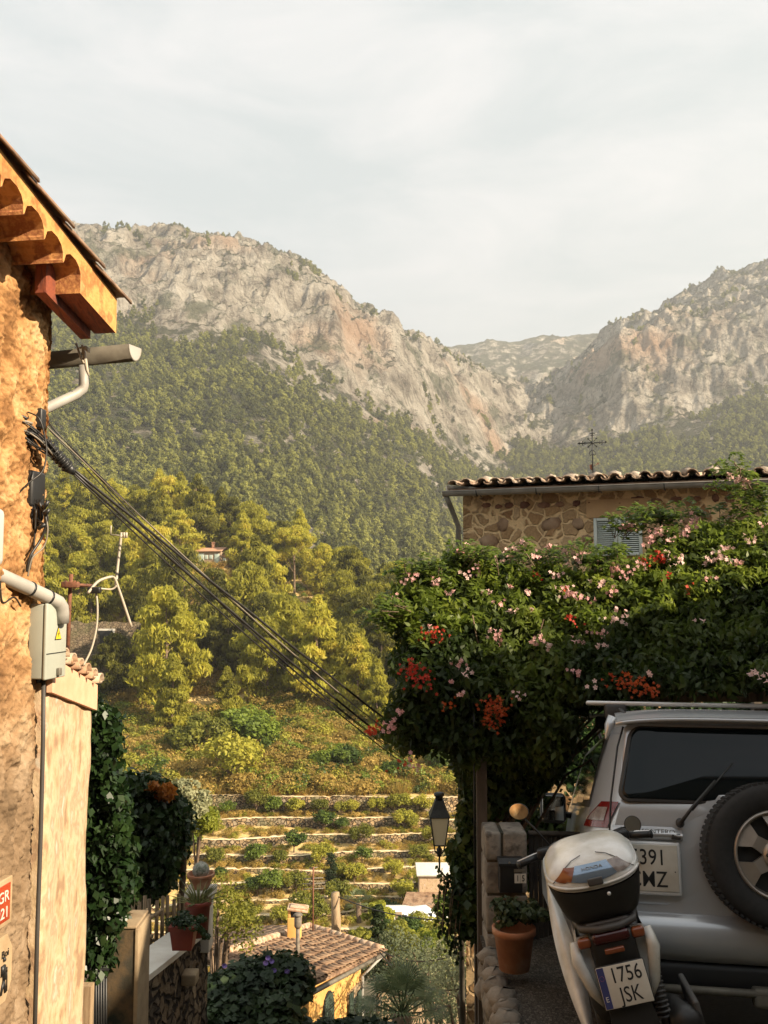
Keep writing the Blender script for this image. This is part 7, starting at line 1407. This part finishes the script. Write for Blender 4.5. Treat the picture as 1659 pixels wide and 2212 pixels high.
# ================================================================ SCOOTER ON ITS SIDE STAND
m_sw = M('white scooter plastic', (.76, .75, .72), .25, coat=.3, c2=(.50, .465, .38), scale=4); m_blk = M('black scooter plastic', (.014, .013, .012), .42, c2=(.02, .019, .017), scale=12); m_gry = M('grey plastic', (.07, .065, .06), .5); m_dkred = M('dark red lens', (.05, .006, .006), .2, coat=.4); m_mirror = M('scooter mirror glass', (.75, .73, .68), .02, 1.0); m_blue = M('smoked reflective panel', (.28, .36, .46), .12, .6)
cs = P(1277, 1885, 4.35); LEAN = R(15); SG = -2.42
sct = empty('motor_scooter', (cs.x + math.sin(LEAN) * 1.08, 4.28, cs.z - 1.08 * math.cos(LEAN) * 1.0), 'white and black scooter with white-lidded top case, leaning on its stand behind the car', 'scooter')
sct.matrix_world = Matrix.Translation(sct.location) @ Matrix.Rotation(R(-9), 4, 'Z') @ Matrix.Rotation(R(-7), 4, 'X') @ Matrix.Rotation(-LEAN, 4, 'Y')
sct.rotation_euler = sct.matrix_world.to_euler()
SP = lambda mb, name, mat, par=sct: mb.build(name, mat, par)
def sup(rx, ry, rz, e=.6, c=(0, 0, 0), z0=-1, z1=1, nu=36, nv=12, fn=None):
    """superellipsoid band between two relative heights"""
    mb = MB()
    def f(u, v):
        a = 2 * math.pi * u; z = z0 + (z1 - z0) * v; k = max(0, 1 - abs(z) ** (2 / e)) ** (e / 2); ca, sa = math.cos(a), math.sin(a); x = rx * k * math.copysign(abs(ca) ** e, ca); y = ry * k * math.copysign(abs(sa) ** e, sa); p = Vector((x, y, rz * z)); p = fn(p) if fn else p; return p + Vector(c)
    mb.grid(f, nu, nv); return mb
# top case: lid dome sloping up to the front, black tub below
lidf = lambda p: Vector((p.x * (1 - .14 * max(0, p.z / .165)), p.y, p.z + .075 * (p.y / .22) * (1 if p.z > -.02 else 1) * .8 + (.022 * (abs(p.x) / .23) ** 2 if p.z < .03 else 0)))
tcx = sup(.226, .20, .112, .62, (0, .16, 1.06), -.12, 1.0, 40, 14, lidf); tc_o = SP(tcx, 'top_case_lid', m_sw)
tub = MB(); tub.grid(lambda u, v: (lambda a, k: Vector((k * .225 * math.copysign(abs(math.cos(a)) ** .62, math.cos(a)), .16 + k * .21 * math.copysign(abs(math.sin(a)) ** .62, math.sin(a)), .845 + .20 * v + .06 * (math.copysign(abs(math.sin(a)) ** .62, math.sin(a))) * v + (.02 * abs(math.cos(a)) * v))))(2 * math.pi * u, .66 + .34 * v ** .55), 40, 10); tub.add([(.148 * math.cos(2 * math.pi * k / 20), .16 + .138 * math.sin(2 * math.pi * k / 20), .847) for k in range(20)], [list(range(20))]); tub_o = SP(tub, 'top_case_tub', m_blk)
mb = MB(); mb.lathe([(0, .006), (.008, .006), (.009, 0)], n=14, m=Matrix.Translation((.045, -.055, .965)) @ Matrix.Rotation(R(90), 4, 'X')); mb.build('lock', m_chrome, tub_o)
def lidpt(x, z, off=.004):
    """point on the back of the lid, x sideways, z relative -.02..1"""
    e = .62; k = max(1e-6, 1 - abs(z) ** (2 / e)) ** (e / 2); cx_ = min(.999, abs(x) / (.232 * k)); ca = cx_ ** (1 / e); sa = -math.sqrt(max(0, 1 - ca * ca)); p = Vector((x, .20 * k * math.copysign(abs(sa) ** e, sa), .115 * z)); return lidf(p) + Vector((0, .16, 1.06)) + Vector((x * .06, -1, 1.0)).normalized() * off
mb = MB(); mb.grid(lambda u, v: lidpt((-.115 + .23 * u) * (.70 + .30 * (1 - v)) + .0, .16 + .60 * v + .10 * (abs(2 * u - 1) ** 2) * (1 - v)), 16, 10); mb.build('reflector_panel', m_blue, tc_o)
for s in (-1, 1): mb = MB(); mb.grid(lambda u, v: lidpt(s * (.115 + .075 * u) * (.72 + .28 * (1 - v)), .24 + .50 * v * (1 - .2 * u) + .10 * u, .005), 6, 8); mb.build('side_reflector', m_clr if s > 0 else m_amb, tc_o)
text('HONDA', 'badge_lettering', .022, m_zinc, tc_o, frame(lidpt(.0, .62, .009), (1, 0, 0), (0, -.75, 1)) @ Matrix.Rotation(0, 4, 'X'), .0005, sx=1.2)
mb = MB(); mb.tube([lidpt(x, -.02 + .0, .006) for x in np.linspace(-.215, .215, 21)], .007, 6); mb.build('lid_rim', m_sw, tc_o)
for s in (-1, 1): mb = MB(); mb.tube([lidpt(s * x, z, .003) for x, z in ((.195, .12), (.17, .45), (.135, .72), (.09, .88), (.04, .94))], .0022, 5); mb.build('lid_groove', m_gry, tc_o)
mb = MB(); mb.rbox((-.035, -.062, 1.012), (.035, -.045, 1.045), .006, 3); mb.build('latch', m_gry, tub_o)
# grab rail, rack, seat, tail
mb = MB(); mb.tube([(-.12, .55, .80), (-.15, .25, .83), (-.12, .02, .825), (-.05, -.03, .82), (.05, -.03, .82), (.12, .02, .825), (.15, .25, .83), (.12, .55, .80)], .017, 8); mb.rbox((-.10, .0, .825), (.10, .3, .845), .008); SP(mb, 'grab_rail', m_gry)
SP(sup(.17, .36, .075, .7, (0, .55, .76), -1, 1), 'seat', m_blk)
for s in (-1, 1):
    mb = MB(); mb.grid(lambda u, v: Vector((s * (.085 + .10 * math.sin(math.pi * min(1, v * .6 + .25)) - .05 * (1 - u) * v), .0 + .75 * u + .05 * (1 - v), .79 - .30 * v * (1 - .1 * u) - .05 * u)), 14, 10); mb.grid(lambda u, v: Vector((s * (.085 + .10 * math.sin(math.pi * min(1, v * .6 + .25)) - .05 * v) - s * .06 * u, .05 * (1 - v) + .02 * u, .79 - .30 * v)), 3, 10); SP(mb, 'side_fairing', m_sw)
    mb = MB(); mb.rbox((s * .125 - .03, -.03, .75), (s * .125 + .03, .02, .795), .014, 4, Matrix.Identity(4)); SP(mb, 'turn_signal', m_amb)
    mb = MB(); mb.tube([(s * .17, .02, .78), (s * .175, .0, .70), (s * .14, .0, .56), (s * .10, .02, .48)], [.02, .03, .024, .01], 8); SP(mb, 'tail_cover', m_sw)
mb = MB(); mb.rbox((-.105, -.03, .60), (.105, .10, .80), .03, 4); SP(mb, 'tail_panel', m_blk); mb = MB(); mb.rbox((-.085, -.045, .755), (.085, -.01, .805), .018, 4); SP(mb, 'tail_lamp', m_dkred)
mb = MB(); mb.prism([(-.075, -.02, .66), (.075, -.02, .66), (.11, -.075, .36), (-.11, -.075, .36)], (0, .035, 0)); mb.grid(lambda u, v: Vector((-.10 + .20 * u, -.06 - .02 * math.sin(math.pi * u) + .03 * v, .38 - .24 * v)), 8, 5); SP(mb, 'rear_mudguard', m_blk)
mb = MB(); mb.rbox((-.045, -.060, .715), (.045, -.035, .738), .006, 3); SP(mb, 'orange_reflector', m_amb)
pm = Matrix.Translation((0, -.085, .59)) @ Matrix.Rotation(R(-12), 4, 'X'); mb = MB(); mb.rbox((-.112, -.004, -.09), (.112, .004, .09), .004, 2, pm); pf2 = SP(mb, 'plate_holder', m_blk); mb = MB(); mb.rbox((-.108, -.008, -.085), (.108, -.003, .085), .004, 2, pm); mb.build('number_plate', m_plate, pf2)
mb = MB(); mb.box((-.106, -.0095, -.082), (-.074, -.0075, .083), pm); mb.build('country_band', M('plate blue band', (.03, .035, .13), .5), pf2)
Tm = lambda x, z: pm @ Matrix.Translation((x, -.0085, z)) @ Matrix.Rotation(R(90), 4, 'X')
text('1756', 'lettering', .088, m_black, pf2, Tm(.018, .040), .0006, sx=.82); text('JSK', 'lettering', .088, m_black, pf2, Tm(.018, -.042), .0006, sx=.82); text('E', 'lettering', .03, m_wpaint, pf2, pm @ Matrix.Translation((-.090, -.0100, -.045)) @ Matrix.Rotation(R(90), 4, 'X'), .0005)
mb = MB()
for k in range(12): a = 2 * math.pi * k / 12; mb.ell(pm @ Vector((-.090 + .010 * math.cos(a), -.0098, .04 + .010 * math.sin(a))), (.0017, .0008, .0017), 5)
mb.build('star_ring', M('star red', (.35, .10, .12), .5), pf2)
# wheels, engine, exhaust, stand
def small_wheel(c, r, w_, nm): 
    m_ = Matrix.Translation(c) @ Matrix.Rotation(R(90), 4, 'Y'); mb = MB(); h = w_ / 2; mb.lathe([(r * .68, -h * .6), (r * .8, -h), (r * .93, -h * .8), (r, 0), (r * .93, h * .8), (r * .8, h), (r * .68, h * .6)], n=36, m=m_); t_ = SP(mb, nm, m_tyre); mb = MB(); mb.lathe([(r * .70, -h * .5), (r * .62, -h * .4), (r * .2, -h * .2), (r * .2, h * .2), (r * .62, h * .4), (r * .7, h * .5)], n=30, m=m_); mb.build('rim', m_gry, t_)
small_wheel((0, .30, .27), .27, .13, 'rear_wheel'); small_wheel((0, 1.55, .27), .27, .11, 'front_wheel')
mb = MB(); mb.rbox((-.17, .25, .20), (-.06, .85, .42), .05, 4); mb.rbox((-.13, .5, .3), (.13, 1.0, .55), .06, 4); SP(mb, 'engine_cover', m_blk); mb = MB(); mb.rbox((-.17, .12, .36), (.17, 1.05, .80), .09, 5); SP(mb, 'body_shell', m_blk)
mb = MB(); mb.tube([(.20, .75, .25), (.215, .50, .28), (.225, .0, .36), (.225, -.03, .365)], [.03, .06, .075, .05], 14); ex = SP(mb, 'exhaust', m_blk); mb = MB(); mb.rbox((.27, .0, .30), (.30, .45, .44), .012, 3); mb.build('heat_shield', m_gry, ex)
mb = MB(); mb.tube([(.14, .08, .33), (.15, .06, .68)], .022, 8); [mb.tube([(.14 + .0005 * k, .08 - .0005 * k, .38 + .02 * k), (.14 + .0005 * k, .08, .388 + .02 * k)], .034, 10) for k in range(12)]; SP(mb, 'shock_absorber', m_gry)
mb = MB(); mb.tube([(-.12, .65, .28), (-.26, .55, .03)], .012, 6); SP(mb, 'side_stand', m_gry)
# leg shield, floor, front
mb = MB(); mb.grid(lambda u, v: (lambda a: Vector((.30 * math.sin(a) * (1 - .45 * (1 - v) ** 2) * (1 - .35 * max(0, v - .75) * 4 * .5), 1.12 + .10 * math.cos(a) - .16 * v, .30 + .72 * v)))(R(-95 + 190 * u)), 24, 16); SP(mb, 'leg_shield', m_sw)
mb = MB(); mb.rbox((-.19, .75, .28), (.19, 1.2, .33), .03, 3); SP(mb, 'footboard', m_blk)
mb = MB(); mb.grid(lambda u, v: Vector((-.20 - .085 * math.sin(math.pi * (.12 + v * .72)) + (.02 + .085 * math.sin(math.pi * min(1, .08 + v * .95)) ** 1.3) * u, .35 + .60 * v - .06 * math.sin(math.pi * u), .24 + .72 * v)), 10, 24); SP(mb, 'leg_shield_edge', m_sw)
mb = MB(); mb.tube([(0, 1.5, .3), (0, 1.15, 1.0)], .03, 8); mb.tube([(-.09, 1.5, .28), (-.09, 1.35, .6)], .022, 8); mb.tube([(.09, 1.5, .28), (.09, 1.35, .6)], .022, 8); SP(mb, 'fork', m_gry); SP(sup(.10, .25, .12, .8, (0, 1.5, .45), -.3, 1), 'front_mudguard', m_sw)
mb = MB(); mb.tube([(-.27, .88, 1.05), (-.15, 1.0, 1.08), (.15, 1.0, 1.08), (.27, .88, 1.05)], .013, 8); hb_2 = SP(mb, 'handlebar', m_gry); 
for s in (-1, 1):
    mb = MB(); mb.tube([(s * .25, .90, 1.053), (s * .37, .83, 1.04)], [.018, .018], 10); mb.tube([(s * .37, .83, 1.04), (s * .375, .827, 1.04)], .022, 10); mb.build('grip', m_black, hb_2); mb = MB(); mb.tube([(s * .22, .96, 1.06), (s * .28, .98, 1.055), (s * .38, .92, 1.045)], .006, 6); mb.build('brake_lever', m_chrome, hb_2); mb = MB(); mb.rbox((s * .22 - .04, .86, 1.03), (s * .22 + .04, .95, 1.09), .018, 3); mb.build('switch_housing', m_black, hb_2)
SP(sup(.15, .14, .07, .8, (0, 1.04, 1.0), -1, 1), 'handlebar_cowl', m_blk)
for s, x_, z_, rx, rz in ((-1, -.30, 1.30, .056, .044), (1, .30, 1.09, .046, .046)):
    m_ = Matrix.Translation((x_, .98, z_)) @ Matrix.Rotation(R(-6), 4, 'X') @ Matrix.Rotation(R(18 if s < 0 else 8), 4, 'Y') @ Matrix.Rotation(R(-10 if s < 0 else 12), 4, 'Z')
    mb = MB(); mb.tube([(s * .18, .97, 1.08), ((s * .18 + x_) / 2, .99, (1.08 + z_) / 2), (x_ , 1.0, z_ - .02)], .006, 6); mi = SP(mb, 'mirror', m_black); mb = MB(); mb.lathe([(0, .022), (.6, .02), (.95, .008), (1.05, -.002), (1.05, -.010), (.98, -.012)], n=32, m=m_ @ Matrix.Diagonal((rx, 1, rz, 1)) @ Matrix.Rotation(R(-90), 4, 'X') @ Matrix.Diagonal((1, 1, 1, 1))); mb.build('mirror_shell', m_black, mi)
    mb = MB(); mb.lathe([(0, 0), (.5, 0), (1, 0)], n=32, m=m_ @ Matrix.Translation((0, -.011, 0)) @ Matrix.Diagonal((rx, 1, rz, 1)) @ Matrix.Rotation(R(-90), 4, 'X')); mb.build('mirror_glass', m_mirror, mi)

# each tree its own words: order from the left among look-alikes
ORDN = ['leftmost', 'second from left', 'third from left', 'fourth from left', 'fifth from left', 'sixth from left', 'seventh from left', 'eighth from left', 'ninth from left', 'tenth from left', 'eleventh from left', 'twelfth from left', 'thirteenth from left']
from collections import defaultdict
dd_ = defaultdict(list)
for o_ in sc.objects:
    if o_.parent is None and o_.get('label') and o_.get('group') in ('pines on the near hillside', 'small trees on the terraces', 'garden shrubs'): dd_[o_['label']].append(o_)
for k_, v_ in dd_.items():
    if len(v_) > 1:
        v_.sort(key=lambda o: o.location.x / o.location.y)
        for i_, o_ in enumerate(v_): o_['label'] = (ORDN[i_] if i_ < len(v_) - 1 or i_ == 0 else 'rightmost') + ' ' + k_ if i_ < len(ORDN) else k_

# FIXSUB: sub-parts hang on parts that already sit at the scene origin
for o_ in list(sc.objects):
    if o_.parent and o_.parent.parent and o_.matrix_parent_inverse != Matrix.Identity(4): o_.matrix_parent_inverse = Matrix.Identity(4)

# ================================================================ HAZE
m = bpy.data.materials.new('haze'); m.use_nodes = True; m.node_tree.nodes.clear()
o_ = N(m.node_tree, 'ShaderNodeOutputMaterial'); v_ = N(m.node_tree, 'ShaderNodeVolumePrincipled', ins={'Color': (.93, .95, .95, 1), 'Density': .00027, 'Anisotropy': .2})
m.node_tree.links.new(v_.outputs[0], o_.inputs['Volume'])
hz = MB().box((-3200, -60, -60), (3600, 3700, 760)).build('haze', m); tag(hz, kind='stuff')
